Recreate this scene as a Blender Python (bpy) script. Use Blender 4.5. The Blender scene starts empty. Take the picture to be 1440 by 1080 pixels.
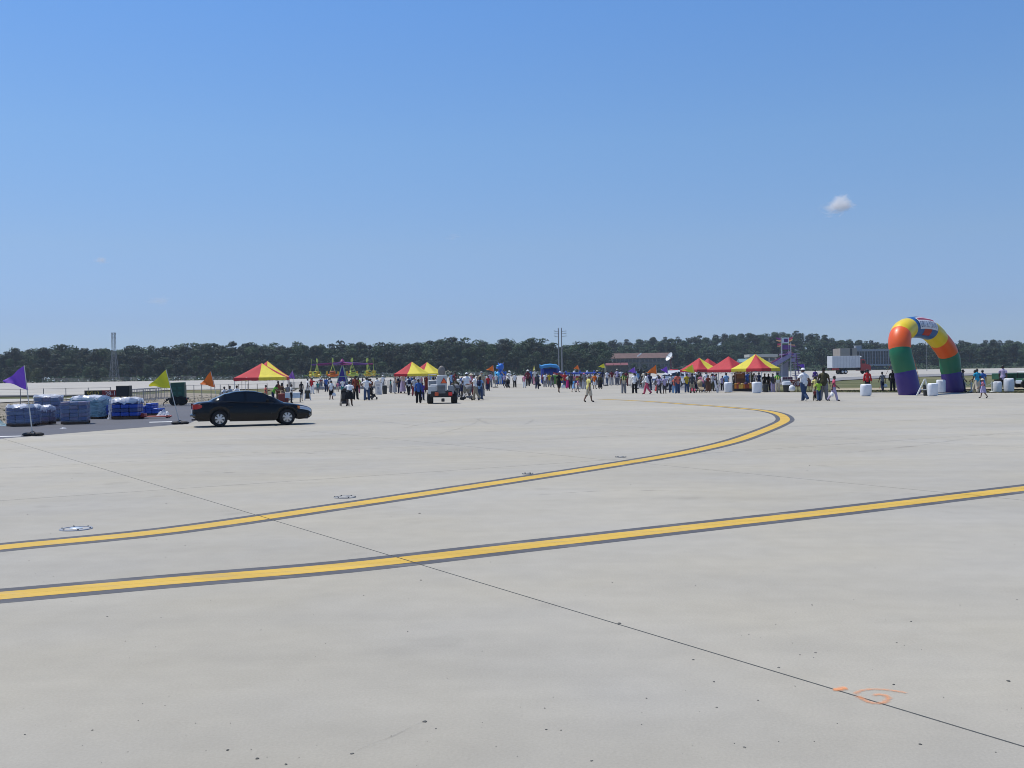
import bpy, bmesh, math, random
from mathutils import Vector, Matrix, noise
R = math.radians
random.seed(7)
scene = bpy.context.scene
C = scene.collection

# ------------------------------------------------------------------ camera
FOC, EYE, HOR, SLOPE = 1450.0, 1.95, 525.5, -0.0148     # for a 1440 x 1080 frame
_roll = math.atan(-SLOPE)
_c, _s = math.cos(_roll), math.sin(_roll)
_pitch = -math.atan((540 - HOR) * _c / FOC)
FW = Vector((0, math.cos(_pitch), math.sin(_pitch)))
_U = Vector((0, -math.sin(_pitch), math.cos(_pitch)))
RT = Vector((_c, 0, 0)) - _U * _s
UP = _U * _c + Vector((_s, 0, 0))
cam_data = bpy.data.cameras.new('camera')
cam = bpy.data.objects.new('camera', cam_data)
C.objects.link(cam)
cam_data.sensor_fit = 'HORIZONTAL'
cam_data.sensor_width = 36
cam_data.lens = FOC / 1440 * 36
cam_data.clip_start = 0.1
cam_data.clip_end = 20000
cam.matrix_world = Matrix((
    (RT.x, UP.x, -FW.x, 0), (RT.y, UP.y, -FW.y, 0), (RT.z, UP.z, -FW.z, EYE), (0, 0, 0, 1)))
scene.camera = cam

# ------------------------------------------------------------------ daylight
SUN_EL, SUN_AZ = 67.0, -62.0            # azimuth from +Y, negative = to the left
world = bpy.data.worlds.new('World')
scene.world = world
world.use_nodes = True
wn, wl = world.node_tree.nodes, world.node_tree.links
wn.clear()
sky = wn.new('ShaderNodeTexSky')
sky.sky_type = 'NISHITA'
sky.sun_disc = False
sky.sun_elevation = R(SUN_EL)
sky.sun_rotation = R(SUN_AZ)
sky.altitude = 100
sky.air_density = 1.0
sky.dust_density = 0.3
sky.ozone_density = 3.0
bg = wn.new('ShaderNodeBackground')
bg.inputs['Strength'].default_value = 0.10
wo = wn.new('ShaderNodeOutputWorld')
# grade by elevation only: the humid blue of the photograph's air, the same all round the horizon
_wt = wn.new('ShaderNodeTexCoord')
_sx = wn.new('ShaderNodeSeparateXYZ')
wl.new(_wt.outputs['Generated'], _sx.inputs[0])
_wr = wn.new('ShaderNodeValToRGB')
_we = _wr.color_ramp.elements
_we[0].position = 0.0
_we[0].color = (0.25, 0.345, 0.575, 1)
_we[1].position = 0.40
_we[1].color = (0.40, 0.57, 0.735, 1)
for _p, _col in ((0.052, (0.283, 0.339, 0.525)), (0.122, (0.385, 0.427, 0.53)), (0.218, (0.43, 0.52, 0.615)), (0.33, (0.405, 0.56, 0.715))):
    _q = _we.new(_p)
    _q.color = (*_col, 1)
wl.new(_sx.outputs['Z'], _wr.inputs[0])
_wm = wn.new('ShaderNodeMix')
_wm.data_type = 'RGBA'
_wm.blend_type = 'MULTIPLY'
_wm.inputs['Factor'].default_value = 1
wl.new(sky.outputs[0], _wm.inputs[6])
wl.new(_wr.outputs[0], _wm.inputs[7])
_ws = wn.new('ShaderNodeVectorMath')
_ws.operation = 'SCALE'
_ws.inputs['Scale'].default_value = 2.0
wl.new(_wm.outputs[2], _ws.inputs[0])
wl.new(_ws.outputs[0], bg.inputs['Color'])
wl.new(bg.outputs[0], wo.inputs['Surface'])
sd = bpy.data.lights.new('sun', 'SUN')
sd.energy = 4.4
sd.angle = R(0.53)
sd.color = (1.0, 0.95, 0.865)
sun = bpy.data.objects.new('sun', sd)
C.objects.link(sun)
_to = Vector((math.sin(R(SUN_AZ)) * math.cos(R(SUN_EL)), math.cos(R(SUN_AZ)) * math.cos(R(SUN_EL)), math.sin(R(SUN_EL))))
sun.rotation_euler = _to.to_track_quat('Z', 'Y').to_euler()
sun.location = (-60, 40, 120)
vs = scene.view_settings
vs.view_transform = 'Standard'
vs.look = 'None'
vs.gamma = 1
vs.use_curve_mapping = False
vs.exposure = 0.0
scene.cycles.max_bounces = 6
scene.cycles.diffuse_bounces = 3
scene.cycles.glossy_bounces = 3
scene.cycles.transparent_max_bounces = 12
scene.cycles.volume_bounces = 5
scene.cycles.filter_width = 0.95

# ------------------------------------------------------------------ ground profile and placing
def gz(y):
    """height of the airfield: flat apron, then a slight rise to the far runway"""
    t = min(1, max(0, (y - 105) / 150.0))
    return 0.85 * t * t * (3 - 2 * t) + 0.0012 * min(300, max(0, y - 255))

def ray(px, py):
    return FW * FOC + RT * (px - 720) + UP * (540 - py)

def at(px, py, dz=0.0):
    """ground point seen at a pixel of the photograph"""
    d = ray(px, py)
    z = 0.0
    p = Vector((0, 0, 0))
    for _ in range(12):
        if d.z > -1e-4:
            t = 470 / d.y
        else:
            t = min((z - EYE) / d.z, 900 / d.y)
        p = Vector((d.x * t, d.y * t, 0))
        z = 0.5 * z + 0.5 * gz(p.y)
    p.z = gz(p.y) + dz
    return p

def pt(px, py, y):
    """point at forward distance y seen at a pixel"""
    d = ray(px, py)
    t = y / d.y
    return Vector((d.x * t, y, EYE + d.z * t))

def gy(px, y):
    """ground point at forward distance y in a pixel column"""
    z = gz(y)
    py = 540
    for _ in range(6):
        p = pt(px, py, y)
        py += (p.z - z) / y * FOC
    p = pt(px, py, y)
    p.z = z
    return p

def facing(p):
    """rotation that turns a thing's local -Y towards the camera"""
    return math.atan2(-p.x, p.y) * 1.0

# ------------------------------------------------------------------ materials
_mats = {}
def new_mat(name):
    m = bpy.data.materials.new(name)
    m.use_nodes = True
    nt = m.node_tree
    return m, nt.nodes, nt.links, nt.nodes['Principled BSDF']

def mat(name, col, rough=0.6, metal=0.0, var=0.12, scale=6.0, bump=0.0, trans=0.0, spec=0.5, sheen=0.0, coat=0.0, objvar=0.0):
    """base colour broken by two sizes of noise"""
    if name in _mats:
        return _mats[name]
    m, n, l, b = new_mat(name)
    b.inputs['Roughness'].default_value = rough
    b.inputs['Metallic'].default_value = metal
    b.inputs['Specular IOR Level'].default_value = spec
    if coat:
        b.inputs['Coat Weight'].default_value = coat
        b.inputs['Coat Roughness'].default_value = 0.04
    tc = n.new('ShaderNodeTexCoord')
    nz = n.new('ShaderNodeTexNoise')
    nz.inputs['Scale'].default_value = scale
    nz.inputs['Detail'].default_value = 5
    l.new(tc.outputs['Object'], nz.inputs['Vector'])
    mr = n.new('ShaderNodeMapRange')
    mr.inputs['From Min'].default_value = 0.25
    mr.inputs['From Max'].default_value = 0.75
    mr.inputs['To Min'].default_value = 1 - var
    mr.inputs['To Max'].default_value = 1 + var
    l.new(nz.outputs['Fac'], mr.inputs['Value'])
    mx = n.new('ShaderNodeMix')
    mx.data_type = 'RGBA'
    mx.blend_type = 'MULTIPLY'
    mx.inputs['Factor'].default_value = 1
    mx.inputs[6].default_value = (*col, 1)
    l.new(mr.outputs[0], mx.inputs[7])
    out = mx.outputs[2]
    if objvar:
        oi = n.new('ShaderNodeObjectInfo')
        m2 = n.new('ShaderNodeMapRange')
        m2.inputs['To Min'].default_value = 1 - objvar
        m2.inputs['To Max'].default_value = 1 + objvar
        l.new(oi.outputs['Random'], m2.inputs['Value'])
        mx2 = n.new('ShaderNodeMix')
        mx2.data_type = 'RGBA'
        mx2.blend_type = 'MULTIPLY'
        mx2.inputs['Factor'].default_value = 1
        l.new(out, mx2.inputs[6])
        l.new(m2.outputs[0], mx2.inputs[7])
        out = mx2.outputs[2]
    l.new(out, b.inputs['Base Color'])
    if bump:
        bp = n.new('ShaderNodeBump')
        bp.inputs['Strength'].default_value = bump
        bp.inputs['Distance'].default_value = 0.05
        l.new(nz.outputs['Fac'], bp.inputs['Height'])
        l.new(bp.outputs[0], b.inputs['Normal'])
    if trans:
        # thin cloth: part of the light goes through
        tr = n.new('ShaderNodeBsdfTranslucent')
        l.new(out, tr.inputs['Color'])
        ms = n.new('ShaderNodeMixShader')
        ms.inputs[0].default_value = trans
        l.new(b.outputs[0], ms.inputs[1])
        l.new(tr.outputs[0], ms.inputs[2])
        l.new(ms.outputs[0], n['Material Output'].inputs['Surface'])
    _mats[name] = m
    return m

def cloth(name, col):
    return mat('cloth_' + name, col, 0.85, 0, 0.14, 9, 0.25, spec=0.2)

# ------------------------------------------------------------------ mesh builder
class MB:
    def __init__(self):
        self.v, self.f, self.mi, self.cur = [], [], [], 0
    def slot(self, i):
        self.cur = i
        return self
    def add(self, vs, fs):
        o = len(self.v)
        self.v += [tuple(x) for x in vs]
        self.f += [tuple(i + o for i in f) for f in fs]
        self.mi += [self.cur] * len(fs)
        return self
    def box(self, c, s, rz=0.0, m=None, taper=1.0):
        x, y, z = s[0] / 2, s[1] / 2, s[2] / 2
        P = [Vector((a * x * (taper if cz > 0 else 1), b * y * (taper if cz > 0 else 1), cz * z)) for cz in (-1, 1) for a, b in ((-1, -1), (1, -1), (1, 1), (-1, 1))]
        M = m if m is not None else Matrix.Rotation(rz, 3, 'Z')
        P = [M @ p + Vector(c) for p in P]
        return self.add(P, [(3, 2, 1, 0), (4, 5, 6, 7), (0, 1, 5, 4), (1, 2, 6, 5), (2, 3, 7, 6), (3, 0, 4, 7)])
    def rbox(self, c, s, r=0.03, rz=0.0, n=2):
        """box with rounded vertical edges and a chamfered top and bottom"""
        x, y, z = s[0] / 2, s[1] / 2, s[2] / 2
        r = min(r, x * .95, y * .95, z * .95)
        rings = []
        for zz, ins in ((-z, r * .6), (-z + r * .6, 0), (z - r * .6, 0), (z, r * .6)):
            ring = []
            for q in range(4):
                cx = (x - r) * (1, -1, -1, 1)[q]
                cy = (y - r) * (1, 1, -1, -1)[q]
                for k in range(n + 1):
                    a = math.pi / 2 * (q + k / n)
                    rr = max(r - ins, r * .2)
                    ring.append(Vector((cx + rr * math.cos(a), cy + rr * math.sin(a), zz)))
            rings.append(ring)
        M = Matrix.Rotation(rz, 3, 'Z')
        rings = [[M @ p + Vector(c) for p in ring] for ring in rings]
        return self.loft(rings, True, True, True)
    def loft(self, rings, closed=True, cap0=False, cap1=False):
        n = len(rings[0])
        vs = [p for r in rings for p in r]
        fs = []
        for i in range(len(rings) - 1):
            for k in range(n if closed else n - 1):
                a, b = i * n + k, i * n + (k + 1) % n
                fs.append((a, b, b + n, a + n))
        if cap0:
            fs.append(tuple(reversed(range(n))))
        if cap1:
            fs.append(tuple(range((len(rings) - 1) * n, len(rings) * n)))
        return self.add(vs, fs)
    def tube(self, path, r, n=6, cap=True):
        path = [Vector(p) for p in path]
        rr = r if isinstance(r, (list, tuple)) else [r] * len(path)
        rings = []
        for i, p in enumerate(path):
            d = (path[min(i + 1, len(path) - 1)] - path[max(i - 1, 0)]).normalized()
            q = d.to_track_quat('Z', 'Y').to_matrix()
            rings.append([p + q @ Vector((math.cos(2 * math.pi * k / n) * rr[i], math.sin(2 * math.pi * k / n) * rr[i], 0)) for k in range(n)])
        return self.loft(rings, True, cap, cap)
    def lathe(self, prof, n=16, c=(0, 0, 0), m=None, cap=True):
        M = m if m is not None else Matrix.Identity(3)
        rings = [[M @ Vector((r * math.cos(2 * math.pi * k / n), r * math.sin(2 * math.pi * k / n), z)) + Vector(c) for k in range(n)] for r, z in prof]
        return self.loft(rings, True, cap, cap)
    def ell(self, c, s, n=12, k=7, m=None):
        prof = [(max(1e-3, math.sin(math.pi * i / k)), -math.cos(math.pi * i / k)) for i in range(k + 1)]
        M = (m if m is not None else Matrix.Identity(3)) @ Matrix.Diagonal(s)
        return self.lathe(prof, n, c, M)
    def prism(self, poly, y0, y1, plane='XZ'):
        """outline extruded through its thickness"""
        def P(a, b, t):
            return (a, t, b) if plane == 'XZ' else ((t, a, b) if plane == 'YZ' else (a, b, t))
        n = len(poly)
        vs = [P(a, b, y0) for a, b in poly] + [P(a, b, y1) for a, b in poly]
        fs = [tuple(range(n)), tuple(reversed(range(n, 2 * n)))]
        fs += [(i, i + n, (i + 1) % n + n, (i + 1) % n) for i in range(n)]
        return self.add(vs, fs)
    def mesh(self, name, mats, smooth=False, fix=True):
        me = bpy.data.meshes.new(name)
        me.from_pydata(self.v, [], self.f)
        for m in (mats if isinstance(mats, (list, tuple)) else [mats]):
            me.materials.append(m)
        me.polygons.foreach_set('material_index', self.mi)
        if fix:
            bm = bmesh.new()
            bm.from_mesh(me)
            bmesh.ops.recalc_face_normals(bm, faces=bm.faces)
            bm.to_mesh(me)
            bm.free()
        if smooth:
            me.polygons.foreach_set('use_smooth', [True] * len(me.polygons))
            try:
                me.set_sharp_from_angle(angle=R(smooth if smooth > 1 else 40))
            except Exception:
                pass
        me.update()
        return me
    def build(self, name, mats, parent=None, smooth=False, loc=None, rz=0.0, fix=True):
        return link(name, self.mesh(name, mats, smooth, fix), parent, loc, rz)

def link(name, me, parent=None, loc=None, rz=0.0):
    o = bpy.data.objects.new(name, me)
    C.objects.link(o)
    if parent is not None:
        o.parent = parent
    if loc is not None:
        o.location = loc
    if rz:
        o.rotation_euler = (0, 0, rz)
    return o

def tag(o, label=None, cat=None, group=None, kind=None):
    if label: o['label'] = label
    if cat: o['category'] = cat
    if group: o['group'] = group
    if kind: o['kind'] = kind
    return o

def thing(name, label, cat, loc=(0, 0, 0), rz=0.0, group=None, sc=1.0):
    o = bpy.data.objects.new(name, None)
    o.empty_display_size = 0.2
    C.objects.link(o)
    o.location = loc
    o.rotation_euler = (0, 0, rz)
    o.scale = (sc, sc, sc)
    return tag(o, label, cat, group)

def copy_thing(root, loc, rz, label, group=None, sc=None):
    """a thing with copies of its parts and their sub-parts"""
    r = root.copy()
    C.objects.link(r)
    r.location = loc
    r.rotation_euler = (0, 0, rz)
    if sc is not None:
        r.scale = (sc, sc, sc)
    tag(r, label, None, group)
    for ch in list(root.children):
        k = ch.copy()
        C.objects.link(k)
        k.parent = r
        for g in ch.children:
            d = g.copy()
            C.objects.link(d)
            d.parent = k
    return r

def swap_mat(o, slot, m):
    """own material on an object whose mesh is shared"""
    o.material_slots[slot].link = 'OBJECT'
    o.material_slots[slot].material = m

def text_mesh(s, size, align='CENTER', depth=0.004):
    cu = bpy.data.curves.new('lettering', 'FONT')
    cu.body = s
    cu.size = size
    cu.align_x = align
    cu.align_y = 'CENTER'
    cu.extrude = depth
    cu.resolution_u = 2
    tmp = bpy.data.objects.new('lettering', cu)
    C.objects.link(tmp)
    me = bpy.data.meshes.new_from_object(tmp.evaluated_get(bpy.context.evaluated_depsgraph_get()))
    bpy.data.objects.remove(tmp)
    bpy.data.curves.remove(cu)
    me.materials.clear()
    return me

def lettering(s, size, m, parent, loc, rot=(R(90), 0, 0), bold=0.0, sx=1.0, name='lettering'):
    me = text_mesh(s, size)
    me.materials.append(m)
    o = link(name, me, parent, loc)
    o.rotation_euler = rot
    o.scale = (sx, 1, 1)
    return o
# ------------------------------------------------------------------ ground sheets
YCUTS = [-15, 60, 105, 120, 135, 150, 165, 180, 200, 220, 240, 255, 300, 380, 470, 560, 700, 900, 1400, 3000]
def sheet(name, poly, m, dz, kind='structure', clip=None, parent=None, skirt=0.0):
    """flat polygon laid on the ground profile"""
    bm = bmesh.new()
    vs = [bm.verts.new((p[0], p[1], 0)) for p in poly]
    bm.faces.new(vs)
    bmesh.ops.recalc_face_normals(bm, faces=bm.faces)
    for yc in YCUTS:
        bmesh.ops.bisect_plane(bm, geom=bm.verts[:] + bm.edges[:] + bm.faces[:], plane_co=(0, yc, 0), plane_no=(0, 1, 0))
    if clip:
        for co, no in clip:
            bmesh.ops.bisect_plane(bm, geom=bm.verts[:] + bm.edges[:] + bm.faces[:], plane_co=co, plane_no=no, clear_outer=True)
    bmesh.ops.triangulate(bm, faces=bm.faces[:])
    for v in bm.verts:
        v.co.z = gz(v.co.y) + dz
    for f in bm.faces:
        if f.normal.z < 0:
            f.normal_flip()
    me = bpy.data.meshes.new(name)
    bm.to_mesh(me)
    bm.free()
    me.materials.append(m)
    o = link(name, me, parent)
    if kind:
        o['kind'] = kind
    return o

def px_poly(pts):
    return [(p.x, p.y) for p in (at(*q) for q in pts)]

# the two joint directions of the concrete and their spacing
J_DIR = (at(240, 688) - at(870, 878)).normalized()        # runs away to the upper left
T_DIR = (at(1440, 607) - at(0, 703)).normalized()
J_DIR.z = T_DIR.z = 0
J_DIR.normalize(); T_DIR.normalize()
O0 = at(240, 688); O0.z = 0
def along(p, q):
    """coefficients of p-q in (T_DIR, J_DIR)"""
    d = Vector((p.x - q.x, p.y - q.y))
    det = T_DIR.x * J_DIR.y - T_DIR.y * J_DIR.x
    return ((d.x * J_DIR.y - d.y * J_DIR.x) / det, (T_DIR.x * d.y - T_DIR.y * d.x) / det)
SP_T = abs(along(at(960, 657), O0)[0])                     # joint to the next parallel joint
SP_J = abs(along(at(713, 621), O0)[1])
print('slab', SP_T, SP_J, math.degrees(math.atan2(J_DIR.y, J_DIR.x)), math.degrees(math.atan2(T_DIR.y, T_DIR.x)))

def concrete_mat(name, base, slab=True, warm=1.0):
    m, n, l, b = new_mat(name)
    b.inputs['Roughness'].default_value = 0.82
    b.inputs['Specular IOR Level'].default_value = 0.35
    geo = n.new('ShaderNodeNewGeometry')
    def noise_at(scale, detail, rot=0.0, stretch=(1, 1, 1), rough=0.55, dist=0.0):
        mp = n.new('ShaderNodeMapping')
        mp.inputs['Rotation'].default_value = (0, 0, rot)
        mp.inputs['Scale'].default_value = stretch
        l.new(geo.outputs['Position'], mp.inputs['Vector'])
        t = n.new('ShaderNodeTexNoise')
        t.inputs['Scale'].default_value = scale
        t.inputs['Detail'].default_value = detail
        t.inputs['Roughness'].default_value = rough
        t.inputs['Distortion'].default_value = dist
        l.new(mp.outputs[0], t.inputs['Vector'])
        return t.outputs['Fac']
    def rng(v, a, c, lo, hi):
        r = n.new('ShaderNodeMapRange')
        r.inputs['From Min'].default_value = a
        r.inputs['From Max'].default_value = c
        r.inputs['To Min'].default_value = lo
        r.inputs['To Max'].default_value = hi
        l.new(v, r.inputs['Value'])
        return r.outputs[0]
    def mul(a, c):
        r = n.new('ShaderNodeMath')
        r.operation = 'MULTIPLY'
        l.new(a, r.inputs[0]); l.new(c, r.inputs[1])
        return r.outputs[0]
    ang = -math.atan2(T_DIR.y, T_DIR.x)
    f = rng(noise_at(0.10, 4), 0.3, 0.7, 0.90, 1.08)                             # broad weathering
    f = mul(f, rng(noise_at(0.55, 5, ang, (0.22, 1.6, 1), 0.6, 0.4), 0.3, 0.75, 0.93, 1.05))  # streaks with the traffic
    f = mul(f, rng(noise_at(2.6, 6, 0.3), 0.3, 0.7, 0.955, 1.04))                # blotches
    f = mul(f, rng(noise_at(55, 3), 0.3, 0.7, 0.95, 1.05))                       # grain
    spots = n.new('ShaderNodeTexVoronoi')
    spots.inputs['Scale'].default_value = 1.1
    l.new(geo.outputs['Position'], spots.inputs['Vector'])
    # stains: a few of the cells only
    st = rng(noise_at(0.9, 2), 0.66, 0.74, 1.0, 0.90)
    f = mul(f, st)
    if slab:
        oi = n.new('ShaderNodeObjectInfo')
        f = mul(f, rng(oi.outputs['Random'], 0, 1, 0.975, 1.025))
    tint = n.new('ShaderNodeMix')
    tint.data_type = 'RGBA'
    tint.inputs[6].default_value = (base[0], base[1], base[2], 1)
    tint.inputs[7].default_value = (base[0] * 0.96, base[1] * 0.985, base[2] * 1.06, 1)
    l.new(rng(noise_at(0.23, 3), 0.35, 0.65, 0, 1), tint.inputs['Factor'])
    mx = n.new('ShaderNodeMix')
    mx.data_type = 'RGBA'
    mx.blend_type = 'MULTIPLY'
    mx.inputs['Factor'].default_value = 1
    l.new(tint.outputs[2], mx.inputs[6])
    l.new(f, mx.inputs[7])
    l.new(mx.outputs[2], b.inputs['Base Color'])
    bp = n.new('ShaderNodeBump')
    bp.inputs['Strength'].default_value = 0.25
    bp.inputs['Distance'].default_value = 0.01
    l.new(noise_at(40, 4), bp.inputs['Height'])
    l.new(bp.outputs[0], b.inputs['Normal'])
    return m

CONC = (0.358, 0.330, 0.266)
m_conc = concrete_mat('concrete', CONC)
m_conc_far = concrete_mat('concrete_apron_far', CONC, False)
m_runway = concrete_mat('pale_runway_concrete', (0.375, 0.350, 0.298), False)
m_asph = concrete_mat('asphalt', (0.10, 0.10, 0.108), False)
m_shoulder = concrete_mat('grey_shoulder_asphalt', (0.22, 0.215, 0.21), False)
m_seal = mat('joint_sealant', (0.095, 0.090, 0.080), 0.8, 0, 0.5, 1.3)

# dry mown grass: green and straw in long patches
m_grass, _n, _l, _b = new_mat('mown_grass')
_b.inputs['Roughness'].default_value = 0.95
_b.inputs['Specular IOR Level'].default_value = 0.1
_g = _n.new('ShaderNodeNewGeometry')
_mp = _n.new('ShaderNodeMapping'); _mp.inputs['Scale'].default_value = (0.25, 1, 1)
_l.new(_g.outputs['Position'], _mp.inputs['Vector'])
_t = _n.new('ShaderNodeTexNoise'); _t.inputs['Scale'].default_value = 0.12; _t.inputs['Detail'].default_value = 7; _t.inputs['Roughness'].default_value = 0.65
_l.new(_mp.outputs[0], _t.inputs['Vector'])
_cr = _n.new('ShaderNodeValToRGB')
_e = _cr.color_ramp.elements
_e[0].position = 0.36; _e[0].color = (0.066, 0.082, 0.034, 1)
_e[1].position = 0.70; _e[1].color = (0.25, 0.21, 0.115, 1)
_x = _e.new(0.5); _x.color = (0.12, 0.122, 0.06, 1)
_l.new(_t.outputs['Fac'], _cr.inputs[0])
_l.new(_cr.outputs[0], _b.inputs['Base Color'])

ground = sheet('ground', [(-1300, -15), (1300, -15), (1300, 1500), (-1300, 1500)], m_grass, -0.10)

# apron outline (photograph pixels -> ground)
SLAB_FAR = 74.0
edge_a, edge_b = at(0, 617), at(265, 596)
_ed = (edge_b - edge_a).normalized()
edge_near = edge_a - _ed * 75
apron_px = [(340, 562), (440, 541.5), (640, 540), (880, 541), (905, 548), (1100, 551.5), (1440, 552.5), (1900, 556)]
apron_poly = [(edge_near.x, edge_near.y), (edge_a.x, edge_a.y), (edge_b.x, edge_b.y)] + px_poly(apron_px)
apron_poly += [(120, 45), (60, -15), (-30, -15)]
apron_poly = [p for p in apron_poly]
apron = sheet('apron', apron_poly, m_seal, -0.035)
apron_far = sheet('apron_concrete', apron_poly, m_conc_far, 0.0, kind=None, clip=[((0, SLAB_FAR, 0), (0, -1, 0))], parent=apron)

# slabs of the near apron, each a piece of its own between recessed joints
def in_poly(x, y, poly):
    c = False
    for i in range(len(poly)):
        a, b = poly[i], poly[i - 1]
        if (a[1] > y) != (b[1] > y) and x < (b[0] - a[0]) * (y - a[1]) / (b[1] - a[1]) + a[0]:
            c = not c
    return c
GAP = 0.009
def half_plane(poly, co, no):
    out = []
    for a, c in zip(poly, poly[1:] + poly[:1]):
        da = (a[0] - co[0]) * no[0] + (a[1] - co[1]) * no[1]
        dc = (c[0] - co[0]) * no[0] + (c[1] - co[1]) * no[1]
        if da <= 0:
            out.append(a)
        if (da < 0 < dc) or (dc < 0 < da):
            t = da / (da - dc)
            out.append((a[0] + (c[0] - a[0]) * t, a[1] + (c[1] - a[1]) * t))
    return out
_en = Vector((-_ed.y, _ed.x, 0))
_e2 = (at(340, 562) - edge_b).normalized()
_en2 = Vector((-_e2.y, _e2.x, 0))
n_slab = 0
# across-joints: one of them runs under the straight taxi line and is hidden by its paint
TJ = [-4.3 * SP_J, 0.0] + [k * SP_J for k in range(1, 14)]
def visible(p):
    w = p - Vector((0, 0, EYE))
    d = w.dot(FW)
    if d < 2:
        return p.y > -4 and abs(p.x) < 12
    return abs(w.dot(RT) / d) < 0.62
for i in range(-7, 16):
    for j in range(len(TJ) - 1):
        o = O0 + T_DIR * (i * SP_T) + J_DIR * TJ[j]
        dj = J_DIR * (TJ[j + 1] - TJ[j])
        cs = [o, o + T_DIR * SP_T, o + T_DIR * SP_T + dj, o + dj]
        if max(c.y for c in cs) < -3 or min(c.y for c in cs) > SLAB_FAR:
            continue
        if not any(visible(a.lerp(c, t)) for a, c in zip(cs, cs[1:] + cs[:1]) for t in (0, .25, .5, .75)) and not visible(sum(cs, Vector()) / 4):
            continue
        ti, tj = T_DIR * GAP, J_DIR * GAP
        q = [cs[0] + ti + tj, cs[1] - ti + tj, cs[2] - ti - tj, cs[3] + ti - tj]
        q = half_plane([(p.x, p.y) for p in q], (0, SLAB_FAR), (0, 1))
        near = half_plane(half_plane(q, (0, edge_b.y), (0, 1)), edge_a, _en)
        far = half_plane(half_plane(q, (0, edge_b.y), (0, -1)), edge_b, _en2)
        if len(near) == len(q) and min(p[1] for p in q) >= edge_b.y:
            near = []
        whole = max(p[1] for p in q) <= edge_b.y or min(p[1] for p in q) >= edge_b.y or min(p[0] for p in q) > edge_b.x + 2 if q else True
        bm = bmesh.new()
        for piece in ([q if q and min(p[0] for p in q) > edge_b.x + 2 else (near or far)] if whole else [near, far]):
            if len(piece) > 2:
                bm.faces.new([bm.verts.new((p[0], p[1], 0)) for p in piece])
        bmesh.ops.remove_doubles(bm, verts=bm.verts[:], dist=1e-4)
        if not bm.faces:
            bm.free()
            continue
        mid = sum((v.co for v in bm.verts), Vector()) / len(bm.verts)
        ex = bmesh.ops.extrude_face_region(bm, geom=bm.faces[:])
        for v in bm.verts:
            v.co.z = -0.03
        top = [g for g in ex['geom'] if isinstance(g, bmesh.types.BMVert)]
        for v in top:
            v.co.z = 0.0
        bmesh.ops.recalc_face_normals(bm, faces=bm.faces)
        me = bpy.data.meshes.new('slab')
        bm.to_mesh(me)
        bm.free()
        me.materials.append(m_conc)
        link('slab', me, apron)
        n_slab += 1
print('slabs', n_slab)

# other paved areas and strips
asph_poly = [(edge_near.x, edge_near.y), (edge_a.x, edge_a.y), (edge_b.x, edge_b.y)] + px_poly([(340, 562), (270, 566), (205, 570), (140, 577), (60, 588), (0, 597), (-60, 609)])
_far = at(-60, 609)
asph_poly += [(_far.x - _ed.x * 40 - 6, _far.y - _ed.y * 40)]
asphalt = sheet('asphalt_road', asph_poly, m_asph, -0.006)
runway = sheet('runway', px_poly([(-420, 564), (0, 556.5), (90, 556.5), (235, 548.5), (330, 547.5), (436, 545)]) + px_poly([(446, 541.8), (640, 540.2), (878, 541.2), (960, 540), (1060, 538), (1180, 531), (1260, 527.5), (1440, 523.5), (1800, 517)]) + [(420, 475), (-420, 475)], m_runway, 0.012)
strip = sheet('service_road', px_poly([(-300, 575), (0, 566), (92, 561.5), (200, 554.5), (120, 556.8), (90, 560.6), (0, 561), (-300, 567)]), m_runway, 0.004)
shoulder = sheet('runway_shoulder', px_poly([(1020, 542), (1120, 540.5), (1185, 534.5), (1265, 530.5), (1440, 526), (1800, 519.6), (1800, 517.2), (1440, 523.6), (1260, 527.6), (1180, 531.1), (1060, 538.1)]), m_shoulder, 0.004)
ramp = sheet('taxi_lane', px_poly([(906, 548.4), (1098, 551.6), (1030, 541.5), (956, 540.6), (884, 541.4)]), m_shoulder, -0.004)
dirt = sheet('dirt_track', px_poly([(1172, 548.6), (1310, 547.6), (1440, 546.8), (1440, 544.6), (1310, 545), (1172, 546.2)]), mat('dirt', (0.33, 0.275, 0.185), 0.95, 0, 0.3, 0.6), 0.0)
dry = sheet('dry_ground', px_poly([(-300, 660), (-60, 609), (0, 597.5), (60, 588.5), (140, 577.5), (205, 570.5), (270, 566.5), (340, 562.5), (352, 556), (300, 553), (235, 551.5), (200, 555), (92, 562), (0, 566.5), (-300, 576)]), mat('dry_grass_and_dirt', (0.215, 0.185, 0.135), 0.95, 0, 0.45, 0.35), -0.03)
edge_strip = sheet('dark_edge_strip', px_poly([(-300, 564.2), (0, 558.0), (88, 557.0), (122, 555.6), (122, 554.9), (88, 555.4), (0, 556.2), (-300, 562.4)]), mat('dark_strip', (0.035, 0.035, 0.032), 0.9, 0, 0.3, 1), 0.02)  # thin dark strip laid along the near edge of the runway, at the left
white_line = sheet('edge_line', px_poly([(-30, 615.2), (30, 613.6), (30, 612.6), (-30, 614)]), mat('white_road_paint', (0.62, 0.62, 0.60), 0.7, 0, 0.2, 2), 0.0)
white_line2 = sheet('edge_line', px_poly([(210, 594.2), (242, 593.4), (242, 592.5), (210, 593.2)]), _mats['white_road_paint'], 0.0)

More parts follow.
